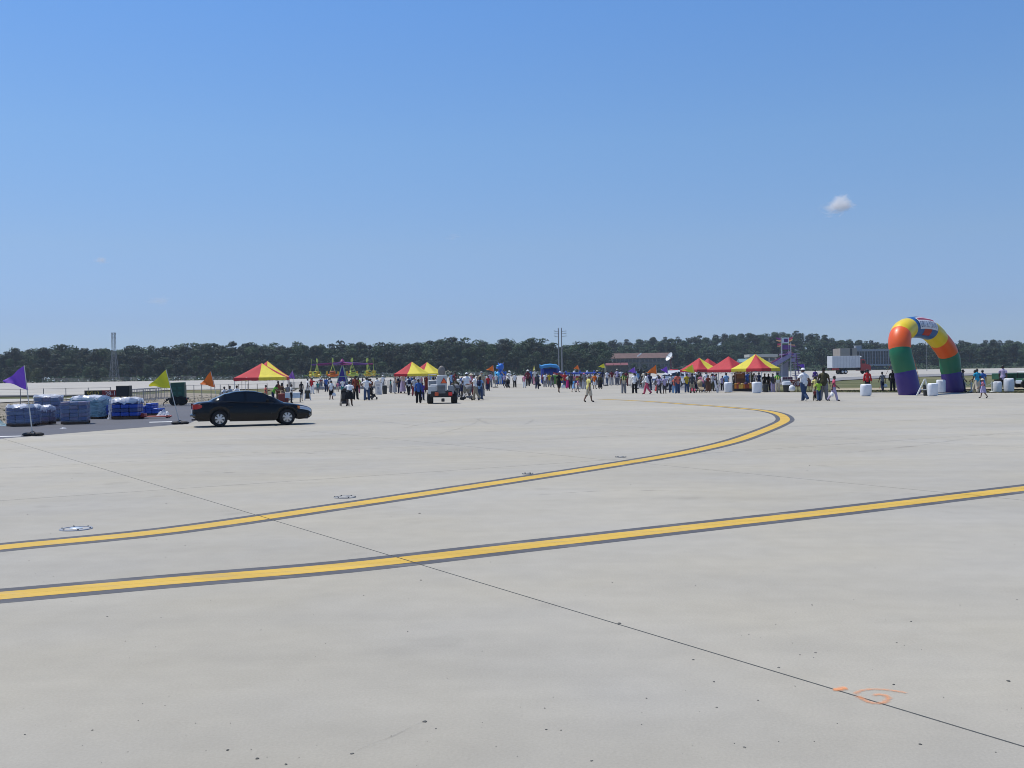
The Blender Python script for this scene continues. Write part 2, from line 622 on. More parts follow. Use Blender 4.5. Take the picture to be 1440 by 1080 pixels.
# ------------------------------------------------------------------ painted taxi lines
def paint_mat(name, col, wear):
    m, n, l, b = new_mat(name)
    b.inputs['Roughness'].default_value = 0.7
    g = n.new('ShaderNodeNewGeometry')
    def nz(scale, det, st=(1, 1, 1)):
        mp = n.new('ShaderNodeMapping')
        mp.inputs['Rotation'].default_value = (0, 0, -math.atan2(T_DIR.y, T_DIR.x))
        mp.inputs['Scale'].default_value = st
        l.new(g.outputs['Position'], mp.inputs['Vector'])
        t = n.new('ShaderNodeTexNoise')
        t.inputs['Scale'].default_value = scale
        t.inputs['Detail'].default_value = det
        t.inputs['Roughness'].default_value = 0.65
        l.new(mp.outputs[0], t.inputs['Vector'])
        return t.outputs['Fac']
    cr = n.new('ShaderNodeValToRGB')
    cr.color_ramp.elements[0].position = 0.3
    cr.color_ramp.elements[0].color = (*[c * 0.80 for c in col], 1)
    cr.color_ramp.elements[1].position = 0.7
    cr.color_ramp.elements[1].color = (*[c * 1.1 for c in col], 1)
    l.new(nz(1.4, 6, (0.4, 1.5, 1)), cr.inputs[0])
    mx = n.new('ShaderNodeMix')
    mx.data_type = 'RGBA'
    mr = n.new('ShaderNodeMapRange')
    mr.inputs['From Min'].default_value = 0.52
    mr.inputs['From Max'].default_value = 0.68
    mr.inputs['To Max'].default_value = wear
    l.new(nz(3.2, 10, (0.35, 1.6, 1)), mr.inputs['Value'])
    l.new(mr.outputs[0], mx.inputs['Factor'])
    l.new(cr.outputs[0], mx.inputs[6])
    mx.inputs[7].default_value = (0.27, 0.26, 0.24, 1)
    l.new(mx.outputs[2], b.inputs['Base Color'])
    return m
m_yel = paint_mat('yellow_line_paint', (0.57, 0.36, 0.040), 0.32)
m_blk = paint_mat('dark_border_paint', (0.072, 0.072, 0.078), 0.35)

def smooth_path(P, n=6):
    out = []
    for i in range(len(P) - 1):
        p0, p1, p2, p3 = P[max(i - 1, 0)], P[i], P[i + 1], P[min(i + 2, len(P) - 1)]
        for k in range(n):
            t = k / n
            out.append(0.5 * ((2 * p1) + (p2 - p0) * t + (2 * p0 - 5 * p1 + 4 * p2 - p3) * t * t + (3 * p1 - p0 - 3 * p2 + p3) * t ** 3))
    out.append(P[-1])
    return out

def ribbon(name, path, w0, w1, m, dz, parent=None, kind=None, joints=True):
    vs, fs = [], []
    n = len(path)
    for i, p in enumerate(path):
        d = (path[min(i + 1, n - 1)] - path[max(i - 1, 0)])
        d.z = 0
        d.normalize()
        nn = Vector((-d.y, d.x, 0))
        a, b = p + nn * w0, p + nn * w1
        vs += [(a.x, a.y, gz(a.y) + dz), (b.x, b.y, gz(b.y) + dz)]
    fs = [(2 * i, 2 * i + 1, 2 * i + 3, 2 * i + 2) for i in range(n - 1)]
    bm = bmesh.new()
    V = [bm.verts.new(v) for v in vs]
    for f in fs:
        bm.faces.new([V[k] for k in f])
    if joints:      # the paint is split where it runs over a joint of the slabs
        nn = Vector((-J_DIR.y, J_DIR.x, 0))
        for i in range(-7, 16):
            co = O0 + T_DIR * (i * SP_T)
            for s in (-1, 1):
                bmesh.ops.bisect_plane(bm, geom=bm.verts[:] + bm.edges[:] + bm.faces[:], plane_co=co + nn * (s * 0.009), plane_no=nn)
            kill = [f for f in bm.faces if abs((f.calc_center_median() - co).dot(nn)) < 0.008]
            bmesh.ops.delete(bm, geom=kill, context='FACES')
    for f in bm.faces:
        if f.normal.z < 0:
            f.normal_flip()
    bm.normal_update()
    for f in bm.faces:
        if f.normal.z < 0:
            f.normal_flip()
    me = bpy.data.meshes.new(name)
    bm.to_mesh(me)
    bm.free()
    me.materials.append(m)
    o = link(name, me, parent)
    if kind:
        o['kind'] = kind
    return o

low = [(-140, 850), (0, 838), (240, 817), (480, 797), (720, 770), (960, 743), (1200, 716), (1440, 687), (1620, 665)]
upp = [(-120, 786), (0, 770), (240, 746), (480, 711.7), (720, 675.7), (860, 654), (960, 637), (1027, 621.7), (1062, 610), (1093, 597.5), (1104, 590), (1096, 582.5), (1073, 577.2), (1040, 574), (1010, 571.5), (960, 568), (920, 565), (875, 562.6), (842, 561.2)]
for nm, pts in (('straight', low), ('curved', upp)):
    P = smooth_path([at(*p) for p in pts], 5)
    if nm == 'straight':          # the joint it follows shows as a thin groove along the paint
        yl = ribbon('taxi_line', P, -0.185, -0.002, m_yel, 0.0030, kind='structure')
        ribbon('paint_band', P, 0.001, 0.185, m_yel, 0.0030, yl)
    else:
        yl = ribbon('taxi_line', P, -0.185, 0.185, m_yel, 0.0030, kind='structure')
    yl['label'] = 'yellow taxi line with dark borders, ' + nm + ' one'
    ribbon('dark_border', P, -0.36, 0.36, m_blk, 0.0015, yl)
# ------------------------------------------------------------------ people
SKINS = {'d': mat('skin_dark', (0.085, 0.042, 0.026), 0.5, 0, 0.08, 12), 'm': mat('skin_brown', (0.19, 0.10, 0.062), 0.5, 0, 0.08, 12),
         'l': mat('skin_light', (0.46, 0.27, 0.19), 0.5, 0, 0.08, 12)}
HAIRS = {'k': mat('hair_black', (0.012, 0.010, 0.009), 0.55, 0, 0.3, 30), 'b': mat('hair_brown', (0.06, 0.032, 0.018), 0.55, 0, 0.3, 30),
         'g': mat('hair_grey', (0.26, 0.25, 0.24), 0.6, 0, 0.3, 30)}
PAL = dict(white=(0.78, 0.78, 0.78), offwhite=(0.66, 0.63, 0.58), black=(0.015, 0.015, 0.017), navy=(0.018, 0.025, 0.065), jeans=(0.045, 0.075, 0.15),
           blue=(0.05, 0.13, 0.38), lightblue=(0.22, 0.40, 0.66), skyblue=(0.10, 0.32, 0.66), turquoise=(0.02, 0.30, 0.48), red=(0.45, 0.03, 0.035), orange=(0.72, 0.16, 0.025),
           maroon=(0.16, 0.025, 0.035), brownred=(0.20, 0.045, 0.025), brown=(0.11, 0.06, 0.035), yellow=(0.68, 0.60, 0.20), mustard=(0.50, 0.36, 0.03), lime=(0.36, 0.58, 0.06), green=(0.10, 0.34, 0.04),
           grey=(0.22, 0.22, 0.23), lightgrey=(0.45, 0.45, 0.46), darkgrey=(0.055, 0.057, 0.065), khaki=(0.30, 0.26, 0.19), beige=(0.52, 0.46, 0.36), tan=(0.40, 0.33, 0.22),
           pink=(0.62, 0.22, 0.30), rose=(0.52, 0.085, 0.15), lilac=(0.42, 0.36, 0.52), purple=(0.10, 0.04, 0.26), magenta=(0.42, 0.02, 0.15), coral=(0.66, 0.17, 0.12),
           olive=(0.075, 0.068, 0.035), teal=(0.03, 0.20, 0.20), vest=(0.09, 0.17, 0.05), cream=(0.60, 0.54, 0.42))
m_shoe_b = cloth('black_shoe', (0.02, 0.02, 0.02))
m_shoe_w = cloth('white_shoe', (0.6, 0.6, 0.6))
m_eye = mat('eye_dark', (0.02, 0.015, 0.012), 0.3)

def fk(legs=((0, 0), (0, 0)), arms=((5, 8, 12), (5, 8, 12)), lean=0, sit=False, spread=0.0, look=0):
    """joint positions; legs: (swing, knee), arms: (swing, out, elbow) in degrees; faces -Y"""
    J = {}
    def rx(v, a):
        return Vector((v.x, v.y * math.cos(a) - v.z * math.sin(a), v.y * math.sin(a) + v.z * math.cos(a)))
    hip = Vector((0, 0, 0.93))
    ln = R(lean)
    J['pelvis'] = hip
    J['waist'] = hip + rx(Vector((0, 0, 0.15)), ln)
    J['chest'] = hip + rx(Vector((0, 0, 0.36)), ln)
    J['neck0'] = hip + rx(Vector((0, 0.005, 0.50)), ln)
    J['neck1'] = hip + rx(Vector((0, -0.005, 0.565)), ln * 1.05)
    lk = ln * 0.8 + R(look)
    J['head0'] = J['neck1'] + rx(Vector((0, -0.018, 0.055)), lk)
    J['head1'] = J['head0'] + rx(Vector((0, 0.006, 0.085)), lk)
    J['head2'] = J['head1'] + rx(Vector((0, 0.004, 0.06)), lk)
    for i, s in enumerate((-1, 1)):
        sw, kn = R(legs[i][0]), R(legs[i][1])
        h = hip + Vector((s * 0.088, 0, -0.04))
        d = Vector((s * spread, -math.sin(sw), -math.cos(sw)))
        k = h + d * 0.41
        d2 = Vector((s * spread, -math.sin(sw - kn), -math.cos(sw - kn)))
        a = k + d2 * 0.41
        J[f'hip{i}'], J[f'knee{i}'], J[f'calf{i}'], J[f'ankle{i}'] = h, k, k + d2 * 0.12, a
        tip = sw - kn
        fd = Vector((s * 0.22, -math.cos(tip * 0.6), -0.30 + math.sin(min(0, tip)) * 0.8))
        J[f'heel{i}'] = a + Vector((0, 0.03, -0.035))
        J[f'toe{i}'] = a + fd.normalized() * 0.16
    for i, s in enumerate((-1, 1)):
        sw, ou, el = (R(q) for q in arms[i])
        sh = hip + rx(Vector((s * 0.175, 0.01, 0.455)), ln)
        d = Vector((s * math.sin(ou), -math.sin(sw) * math.cos(ou), -math.cos(sw) * math.cos(ou)))
        e = sh + d * 0.285
        inn = -0.35 * s * math.sin(el) if el > R(60) else s * math.sin(ou) * 0.4
        d2 = Vector((inn, -math.sin(sw + el), -math.cos(sw + el))).normalized()
        w = e + d2 * 0.245
        J[f'sho{i}'], J[f'elb{i}'], J[f'wri{i}'] = sh, e, w
        J[f'hdir{i}'] = d2
    low = min(min(J[f'toe{i}'].z - 0.03, J[f'heel{i}'].z - 0.045) for i in (0, 1))
    for k in J:
        if not k.startswith('hdir'):
            J[k] = J[k] - Vector((0, 0, low))
    return J

EDGES = [('pelvis', 'waist', 'torso'), ('waist', 'chest', 'torso'), ('chest', 'neck0', 'torso'), ('neck0', 'neck1', 'neck'), ('neck1', 'head0', 'neck'), ('head0', 'head1', 'head'), ('head1', 'head2', 'head')]
for i in (0, 1):
    EDGES += [('pelvis', f'hip{i}', 'hips'), (f'hip{i}', f'knee{i}', 'thigh'), (f'knee{i}', f'calf{i}', 'shin'), (f'calf{i}', f'ankle{i}', 'shin'), (f'ankle{i}', f'toe{i}', f'foot{i}'),
              ('neck0', f'sho{i}', 'torso'), (f'sho{i}', f'elb{i}', 'upper'), (f'elb{i}', f'wri{i}', 'fore')]
RAD = dict(pelvis=(.155, .112), waist=(.135, .098), chest=(.160, .112), neck0=(.085, .075), neck1=(.053, .055), head0=(.066, .078), head1=(.077, .094), head2=(.062, .076),
           hip=(.088, .094), knee=(.058, .06), calf=(.054, .060), ankle=(.038, .042), toe=(.040, .028), sho=(.062, .062), elb=(.042, .042), wri=(.030, .030))

def skin_body(name, J, fat=1.0, child=False, bust=0.0):
    names = []
    for a, b, _ in EDGES:
        for k in (a, b):
            if k not in names:
                names.append(k)
    me = bpy.data.meshes.new(name)
    me.from_pydata([J[k] for k in names], [(names.index(a), names.index(b)) for a, b, _ in EDGES], [])
    ob = link(name, me)
    sk = ob.modifiers.new('skin', 'SKIN')
    sk.use_smooth_shade = True
    sk.branch_smoothing = 0.6
    for i, k in enumerate(names):
        r = RAD[k.rstrip('01') if k.rstrip('01') in RAD else k]
        f = fat if k in ('pelvis', 'waist', 'chest', 'hip0', 'hip1', 'sho0', 'sho1', 'knee0', 'knee1') else 1
        if k == 'waist' and fat > 1.05:
            f *= 1.12
        me.skin_vertices[0].data[i].radius = (r[0] * f, r[1] * f)
        me.skin_vertices[0].data[i].use_root = (k == 'pelvis')
    sb = ob.modifiers.new('sub', 'SUBSURF')
    sb.levels = 1
    sb.render_levels = 1
    dg = bpy.context.evaluated_depsgraph_get()
    out = bpy.data.meshes.new_from_object(ob.evaluated_get(dg))
    bpy.data.objects.remove(ob)
    bpy.data.meshes.remove(me)
    return out

def seg_dist(p, a, b):
    ab = b - a
    t = max(0, min(1, (p - a).dot(ab) / max(1e-9, ab.length_squared)))
    return (p - a - ab * t).length

class Pose:
    """one body with garments cut from copies of its own surface; meshes are shared by everybody in that pose"""
    def __init__(self, fat=1.0, head=1.0, **kw):
        self.J = J = fk(**kw)
        base = skin_body('person_body', J, fat)
        bm = bmesh.new()
        bm.from_mesh(base)
        bm.faces.ensure_lookup_table()
        lab = []
        wt = dict(torso=.145, hips=.10, thigh=.08, shin=.055, upper=.05, fore=.038, neck=.055, head=.08)
        for f in bm.faces:
            c = f.calc_center_median()
            best = min(((seg_dist(c, J[a], J[b]) / wt.get(l, .04)), l, a, b) for a, b, l in EDGES)
            l = best[1]
            if l in ('upper', 'shin', 'thigh', 'fore', 'hips'):
                a, b = J[best[2]], J[best[3]]
                t = (c - a).dot(b - a) / (b - a).length_squared
                l = l + ('1' if t > 0.55 else '0')
            if l == 'torso' and (c - J['pelvis']).dot((J['chest'] - J['pelvis']).normalized()) < 0.05:
                l = 'hips0'
            lab.append(l)
        self.lab = lab
        # a face: nose, brow and chin are pulled out of the head, with ears at its sides
        h1 = J['head1']
        hz = (J['head2'] - J['head0']).normalized()
        hf = Vector((0, -1, 0))
        hf = (hf - hz * hf.dot(hz)).normalized()
        for v in bm.verts:
            d = v.co - h1
            if d.length < 0.16:
                up, fw, sd = d.dot(hz), d.dot(hf), d.x
                if fw > 0.05 and abs(sd) < 0.02 and -0.05 < up < 0.0:
                    v.co += hf * 0.016
                if fw > 0.03 and abs(sd) < 0.035 and -0.11 < up < -0.075:
                    v.co += hf * 0.010
        self.bm = bm
        extra = MB()
        for s in (-1, 1):
            extra.slot(0)
            extra.ell(h1 + Vector((s * 0.078, 0, 0)) - hz * 0.02 - hf * 0.005, (0.012, 0.020, 0.032), 6, 4)
            extra.slot(1)
            extra.ell(h1 + Vector((s * 0.030, 0, 0)) + hf * 0.083 - hz * 0.008, (0.011, 0.009, 0.007), 6, 4)
        extra.slot(0)
        extra.box(h1 + hf * 0.092 - hz * 0.038, (0.022, 0.03, 0.026), 0, None, 0.6)
        extra.slot(1)
        extra.box(h1 + hf * 0.079 - hz * 0.072, (0.040, 0.02, 0.006))
        # hands: a palm, four unequal fingers with a bend, and a thumb from the side of the palm
        extra.slot(0)
        for i, s in enumerate((-1, 1)):
            w, d = J[f'wri{i}'], J[f'hdir{i}']
            side = Vector((0, -1, 0)) if abs(d.y) < 0.8 else Vector((0, 0, 1))
            side = (side - d * side.dot(d)).normalized()           # towards the thumb
            nor = d.cross(side) * s
            def bar(p, q, r0, r1):
                extra.tube([p, (p + q) / 2 + nor * 0.003, q], [r0, (r0 + r1) / 2, r1], 5)
            a, b = w - d * 0.01, w + d * 0.088
            wd, th = 0.040, 0.015
            ring = lambda p, k: [p + side * wd * k * x + nor * th * y for x, y in ((-1, -1), (1, -1), (1, 1), (-1, 1))]
            extra.loft([ring(a, 0.72), ring(w + d * 0.045, 1.0), ring(b, 0.95)], True, True, True)
            for q, (o, ln) in enumerate(((0.029, .066), (0.010, .075), (-0.010, .070), (-0.029, .054))):
                r = b + side * o - d * 0.006
                k1 = r + d * ln * 0.5 - nor * 0.006
                k2 = k1 + (d - nor * 0.75).normalized() * ln * 0.5
                bar(r, k1, 0.0092, 0.0084)
                bar(k1, k2, 0.0084, 0.0066)
            t0 = w + d * 0.022 + side * 0.033
            t1 = t0 + (d * 0.55 + side * 0.8).normalized() * 0.034
            t2 = t1 + (d + side * 0.25).normalized() * 0.028
            bar(t0, t1, 0.012, 0.010)
            bar(t1, t2, 0.010, 0.008)
        me = bpy.data.meshes.new('body')
        bm.to_mesh(me)
        me.materials.clear()
        me.materials.append(SKINS['m'])
        me.materials.append(m_eye)
        # join the extra geometry
        b2 = bmesh.new()
        b2.from_mesh(me)
        em = extra.mesh('extra', [SKINS['m'], m_eye])
        for f in b2.faces:
            f.material_index = 0
        b2.from_mesh(em)
        b2.to_mesh(me)
        b2.free()
        me.polygons.foreach_set('use_smooth', [True] * len(me.polygons))
        self.body = me
        self.cache = {}
        self.hz, self.hf, self.h1 = hz, hf, h1
    def part(self, kind):
        if kind in self.cache:
            return self.cache[kind]
        L = self.lab
        J = self.J
        S = dict(tee=({'torso', 'hips0', 'upper0'}, .014), shirt=({'torso', 'hips0', 'upper0', 'upper1', 'fore0', 'fore1'}, .013), tank=({'torso', 'hips0'}, .012),
                 trousers=({'hips0', 'hips1', 'thigh0', 'thigh1', 'shin0', 'shin1'}, .020), shorts=({'hips0', 'hips1', 'thigh0', 'thigh1'}, .026),
                 shoe0=({'foot0'}, .012), shoe1=({'foot1'}, .012), vest=({'torso'}, .026))
        if kind in S:
            keep, off = S[kind]
            b = self.bm.copy()
            b.faces.ensure_lookup_table()
            kill = [f for f, l in zip(b.faces, L) if l not in keep]
            bmesh.ops.delete(b, geom=kill, context='FACES')
            todo, isles = set(b.faces), []
            while todo:                                   # only the garment itself, no stray faces
                st, isle = [todo.pop()], []
                while st:
                    f = st.pop()
                    isle.append(f)
                    for e in f.edges:
                        for g in e.link_faces:
                            if g in todo:
                                todo.discard(g)
                                st.append(g)
                isles.append(isle)
            isles.sort(key=len)
            bmesh.ops.delete(b, geom=[f for i in isles[:-1] for f in i], context='FACES')
            b.normal_update()
            for v in b.verts:
                k = off
                if kind in ('trousers', 'shorts'):
                    k = off * (1.0 + 0.9 * max(0, min(1, (0.9 - v.co.z) / 0.8)))       # wider towards the hem
                if kind in ('tee', 'tank', 'shirt') and v.co.z < J['waist'].z:
                    k = off + .022
                v.co += v.normal * k
            b.normal_update()
            me = bpy.data.meshes.new(kind)
            b.to_mesh(me)
            b.free()
            me.materials.clear()
            me.materials.append(m_shoe_b)
            me.polygons.foreach_set('use_smooth', [True] * len(me.polygons))
        elif kind in ('hair', 'longhair', 'cap', 'sunhat'):
            mb = MB()
            q = self.hz.to_track_quat('Z', 'Y').to_matrix()
            c = self.h1 + self.hz * 0.012 - self.hf * 0.006
            n = 14
            rings = []
            top = 0.126
            for a in (0.02, 0.35, 0.7, 1.0, 1.25, 1.5, 1.75):
                ring = []
                for k in range(n):
                    t = 2 * math.pi * k / n
                    front = max(0, math.cos(t))            # hairline stays high over the face
                    aa = a if kind == 'sunhat' else a * (1 - 0.40 * front)
                    if kind == 'cap':
                        aa = min(a, 1.45) * (1 - 0.18 * front)
                    r = math.sin(aa)
                    ring.append(c + self.hf * (0.104 * r * math.cos(t)) + Vector((0.086 * r * math.sin(t), 0, 0)) + self.hz * (top * math.cos(aa)))
                rings.append(ring)
            mb.loft(rings, True, True, False)
            if kind == 'longhair':
                back = []
                for z, w, y in ((0.06, .085, -.085), (-0.04, .10, -.10), (-0.13, .105, -.10), (-0.22, .085, -.095), (-0.25, .03, -.09)):
                    back.append([c + self.hz * z + Vector((w * x, 0, 0)) + self.hf * (y + d) for x, d in ((-1, .05), (-.5, 0), (.5, 0), (1, .05), (.5, .06), (-.5, .06))])
                mb.loft(back, True, True, True)
            if kind == 'cap':
                br = [[c + self.hz * (0.045 - 0.02 * j) + self.hf * (0.10 + 0.085 * j * math.cos(t)) + Vector((0.085 * math.sin(t), 0, 0)) + self.hz * dz for t in [R(x) for x in range(-80, 81, 20)]] for j, dz in ((0, 0), (1, 0), (1, -.006), (0, -.006))]
                mb.loft(br, False)
            if kind == 'sunhat':
                br = []
                for r, dz in ((0.10, 0.03), (0.165, 0.012), (0.168, 0.006), (0.10, 0.02)):
                    br.append([c + self.hf * r * math.cos(2 * math.pi * k / n) + Vector((r * .92 * math.sin(2 * math.pi * k / n), 0, 0)) + self.hz * (dz - .015) for k in range(n)])
                mb.loft(br, True)
            me = mb.mesh(kind, HAIRS['k'], 60)
        elif kind in ('skirt', 'longskirt'):
            mb = MB()
            zt = J['waist'].z + 0.02
            zb = 0.50 if kind == 'skirt' else 0.16
            hp = J['pelvis']
            rings = []
            n = 18
            for t in (0, .25, .55, 1.0):
                z = zt + (zb - zt) * t
                rx_, ry_ = 0.165 + 0.10 * t ** 0.8, 0.125 + 0.115 * t ** 0.8
                rings.append([Vector((hp.x + rx_ * (1 + .06 * t * math.cos(5 * a)) * math.cos(a), hp.y + ry_ * (1 + .06 * t * math.sin(4 * a)) * math.sin(a), z)) for a in [2 * math.pi * k / n for k in range(n)]])
            mb.loft(rings, True)
            me = mb.mesh(kind, m_shoe_b, 60)
        elif kind == 'stripes':
            mb = MB()
            for s in (-1, 1):
                for yy in (-1, 1):
                    P = [J['neck0'] + Vector((s * 0.085, yy * 0.098, -0.03)), J['chest'] + Vector((s * 0.085, yy * 0.150, -0.03)), J['waist'] + Vector((s * 0.08, yy * 0.138, 0.0))]
                    rg = [[p + Vector((x, y * yy, 0)) for x, y in ((-.028, 0), (.028, 0), (.028, .008), (-.028, .008))] for p in P]
                    mb.loft(rg, True, True, True)
            me = mb.mesh(kind, m_shoe_b)
        elif kind == 'backpack':
            mb = MB()
            c = (J['chest'] + J['waist']) / 2 + Vector((0, 0.20, 0.06))
            mb.rbox(c, (0.30, 0.17, 0.42), .07)
            mb.rbox(c + Vector((0, 0.10, -0.06)), (0.22, 0.06, 0.2), .03)
            me = mb.mesh(kind, m_shoe_b, 50)
        elif kind in ('bag0', 'bag1'):
            i = int(kind[-1])
            w = J[f'wri{i}'] + J[f'hdir{i}'] * 0.10
            mb = MB()
            mb.tube([w + Vector((-.06, 0, -.16)), w, w + Vector((.06, 0, -.16))], .008, 5)
            rings = []
            for z, r in ((-.14, .05), (-.20, .12), (-.32, .15), (-.42, .14), (-.46, .07)):
                rings.append([w + Vector((r * 1.15 * math.cos(a) * (1 + .1 * math.sin(3 * a + z * 20)), r * .7 * math.sin(a), z)) for a in [2 * math.pi * k / 10 for k in range(10)]])
            mb.loft(rings, True, True, True)
            me = mb.mesh(kind, m_shoe_b, 50)
        self.cache[kind] = me
        return me

STAND_ARM = ((4, 9, 14), (-3, 9, 16))
POSES = {
    'stand': Pose(legs=((2, 2), (-3, 2)), arms=STAND_ARM, spread=.03),
    'stout': Pose(fat=1.28, legs=((2, 2), (-2, 2)), arms=((5, 18, 12), (-2, 18, 14)), spread=.07),
    'walk': Pose(legs=((17, 6), (-16, 18)), arms=((-22, 8, 12), (24, 8, 22)), lean=3),
    'walkbig': Pose(fat=1.14, legs=((13, 6), (-10, 26)), arms=((-14, 22, 40), (12, 22, 55)), lean=2),
    'stroll': Pose(legs=((13, 6), (-12, 14)), arms=((-12, 8, 12), (14, 8, 18)), lean=2),
    'push': Pose(legs=((14, 8), (-14, 14)), arms=((38, 8, 38), (38, 8, 38)), lean=8),
    'pushwide': Pose(fat=1.30, legs=((8, 5), (-8, 8)), arms=((35, 14, 35), (35, 14, 35)), lean=12, spread=.06),
    'fold': Pose(legs=((2, 2), (-2, 3)), arms=((14, 14, 95), (14, 14, 95)), spread=.04),
    'hip': Pose(legs=((4, 3), (-6, 4)), arms=((-18, 38, 78), (-18, 38, 78)), spread=.06),
    'bend': Pose(legs=((6, 6), (-4, 8)), arms=((48, 10, 24), (40, 10, 30)), lean=32, spread=.04),
    'point': Pose(legs=((4, 3), (-4, 3)), arms=((75, 8, 18), (2, 8, 16)), spread=.03),
    'up': Pose(legs=((2, 2), (-2, 3)), arms=((160, 14, 10), (155, 16, 12)), spread=.04),
    'sit': Pose(legs=((84, 86), (80, 82)), arms=((32, 10, 50), (36, 10, 46)), lean=6, spread=.06),
}

people = []
def person(px, py, head, label, pose='stand', rz=0.0, top=('tee', 'white'), low=('trousers', 'jeans'), skin='d', hair=('hair', 'k'), shoe='b', extra=(), group=None, D=None, wide=1.0, tall=1.0):
    """a figure whose feet stand at a pixel and whose height follows from the photograph; rz 0 faces the camera, 90 walks to the photograph's right"""
    p = at(px, py) if D is None else gy(px, D)
    P = POSES[pose]
    H = max(v.co.z for v in P.body.vertices)
    foot_py = py
    h = (foot_py - head) / FOC * p.y if D is None else head
    s = h / (H + (0.02 if hair else 0))
    o = thing('person', label, 'person', p, R(rz) + math.atan2(-p.x, p.y), group)
    wide = wide * 1.10
    o.scale = (s * wide, s * wide, s)
    body = link('body', P.body, o)
    swap_mat(body, 0, SKINS[skin])
    def wear(kind, col, name=None, lab=None):
        c = link(name or {'tee': 'shirt', 'tank': 'shirt', 'longskirt': 'skirt', 'longhair': 'hair', 'sunhat': 'hat', 'bag0': 'bag', 'bag1': 'bag', 'stripes': 'reflective_stripe'}.get(kind, kind), P.part(kind), o)
        swap_mat(c, 0, col)
        return c
    if low:
        wear(low[0], cloth(low[1], PAL[low[1]]))
    if top:
        wear(top[0], cloth(top[1], PAL[top[1]]))
    for q in ('shoe0', 'shoe1'):
        wear(q, m_shoe_b if shoe == 'b' else m_shoe_w, 'shoe')
    if hair:
        if hair[0] in ('cap', 'sunhat'):
            wear('hair', HAIRS['k'])
            c = wear(hair[0], cloth(hair[1], PAL[hair[1]]))
            c.scale = (1.04, 1.04, 1.002)
            c.location = (0, 0, 0.004)
        else:
            wear(hair[0], HAIRS[hair[1]])
    for kind, col in extra:
        wear(kind, cloth(col, PAL[col]))
    people.append(o)
    return o
# ------------------------------------------------------------------ black sedan
m_carp = mat('black_car_paint', (0.004, 0.0045, 0.006), 0.12, 0, 0.05, 3, spec=0.32)
m_glass = mat('tinted_glass', (0.004, 0.005, 0.006), 0.05, 0, 0.0, 1, spec=0.7)
m_rubber = mat('rubber', (0.012, 0.012, 0.012), 0.85, 0, 0.2, 20)
m_alloy = mat('alloy_rim', (0.55, 0.56, 0.58), 0.3, 0.75, 0.06, 8)
m_darkmet = mat('dark_metal', (0.025, 0.025, 0.028), 0.5, 0.3, 0.15, 8)
m_trimb = mat('black_trim', (0.015, 0.015, 0.016), 0.45, 0, 0.1, 8)
m_tail = mat('red_lamp_glass', (0.42, 0.012, 0.018), 0.12, 0, 0.08, 6, coat=0.6)
m_head = mat('clear_lamp_glass', (0.55, 0.56, 0.58), 0.08, 0.3, 0.1, 9, coat=0.8)
m_amber = mat('amber_lamp', (0.55, 0.18, 0.03), 0.2, 0, 0.1, 9)
m_chrome = mat('chrome', (0.7, 0.7, 0.72), 0.12, 1.0, 0.03, 5)
m_glassc = mat('window_glass', (0.02, 0.03, 0.04), 0.06, 0, 0.0, 1, spec=0.6)

def interp(T, x):
    if x <= T[0][0]:
        return T[0][1]
    for (a, u), (b, w) in zip(T, T[1:]):
        if x <= b:
            t = (x - a) / (b - a)
            t = t * t * (3 - 2 * t) * 0.5 + t * 0.5
            return u + (w - u) * t
    return T[-1][1]

# length along x (0 = rear bumper, L = nose), half-width y, height z
CAR_L = 4.95
belt = [(0, .80), (0.10, .90), (0.45, .965), (1.0, .965), (2.2, .935), (3.3, .885), (4.1, .83), (4.6, .76), (4.85, .69), (4.95, .60)]
deck = [(0, .84), (0.06, .935), (0.25, 1.005), (0.75, 1.035), (1.2, 1.03), (2.2, .99), (3.35, .955), (3.9, .905), (4.4, .835), (4.75, .755), (4.95, .64)]
half = [(0, .66), (0.06, .76), (0.25, .845), (0.7, .895), (1.6, .92), (3.2, .92), (4.1, .895), (4.6, .82), (4.85, .70), (4.95, .55)]
sill = [(0, .40), (0.12, .33), (0.5, .26), (1.0, .215), (3.9, .20), (4.5, .235), (4.8, .27), (4.95, .36)]
WX = (1.06, 3.86)
WR = 0.325
def arch_z(x, base):
    z = base
    for w in WX:
        d = abs(x - w)
        if d < 0.405:
            z = max(z, 0.32 + math.sqrt(max(0, 0.405 ** 2 - d * d)))
    return z

def car_rings():
    xs = sorted(set([round(CAR_L * i / 40, 3) for i in range(41)] + [round(w + 0.405 * math.sin(R(a)), 3) for w in WX for a in range(-90, 91, 12)] + [0.03, 0.08, 0.15, 4.9, 4.93]))
    rings = []
    for x in xs:
        zb0 = interp(sill, x)
        zb = arch_z(x, zb0)
        w, bz, dz = interp(half, x), interp(belt, x), interp(deck, x)
        bz = max(bz, zb + 0.05)
        side = []
        hipz = zb + (bz - zb) * 0.5
        for t, k in ((0, .965 if zb == zb0 else .99), (.12, .985), (.35, 1.0), (.62, .995), (.85, .965), (1.0, .925)):
            side.append((w * k, zb + (bz - zb) * t))
        side += [(w * .86, bz + (dz - bz) * .55), (w * .66, bz + (dz - bz) * .88), (w * .33, dz - .005), (0, dz)]
        ring = [Vector((x, -y, z)) for y, z in side] + [Vector((x, y, z)) for y, z in reversed(side[:-1])]
        rings.append(ring)
    return rings

roof_z = [(0.62, 1.02), (0.95, 1.16), (1.35, 1.33), (1.75, 1.415), (2.15, 1.435), (2.5, 1.42), (2.85, 1.34), (3.25, 1.18), (3.72, .965)]
def cab_w(x, t):
    """half width of the cabin at height fraction t between belt line and roof"""
    base = interp(half, x) * 0.885
    ins = 0.19 + 0.10 * max(0, (1.2 - x)) + 0.06 * max(0, x - 2.9)
    return base - ins * t ** 1.25

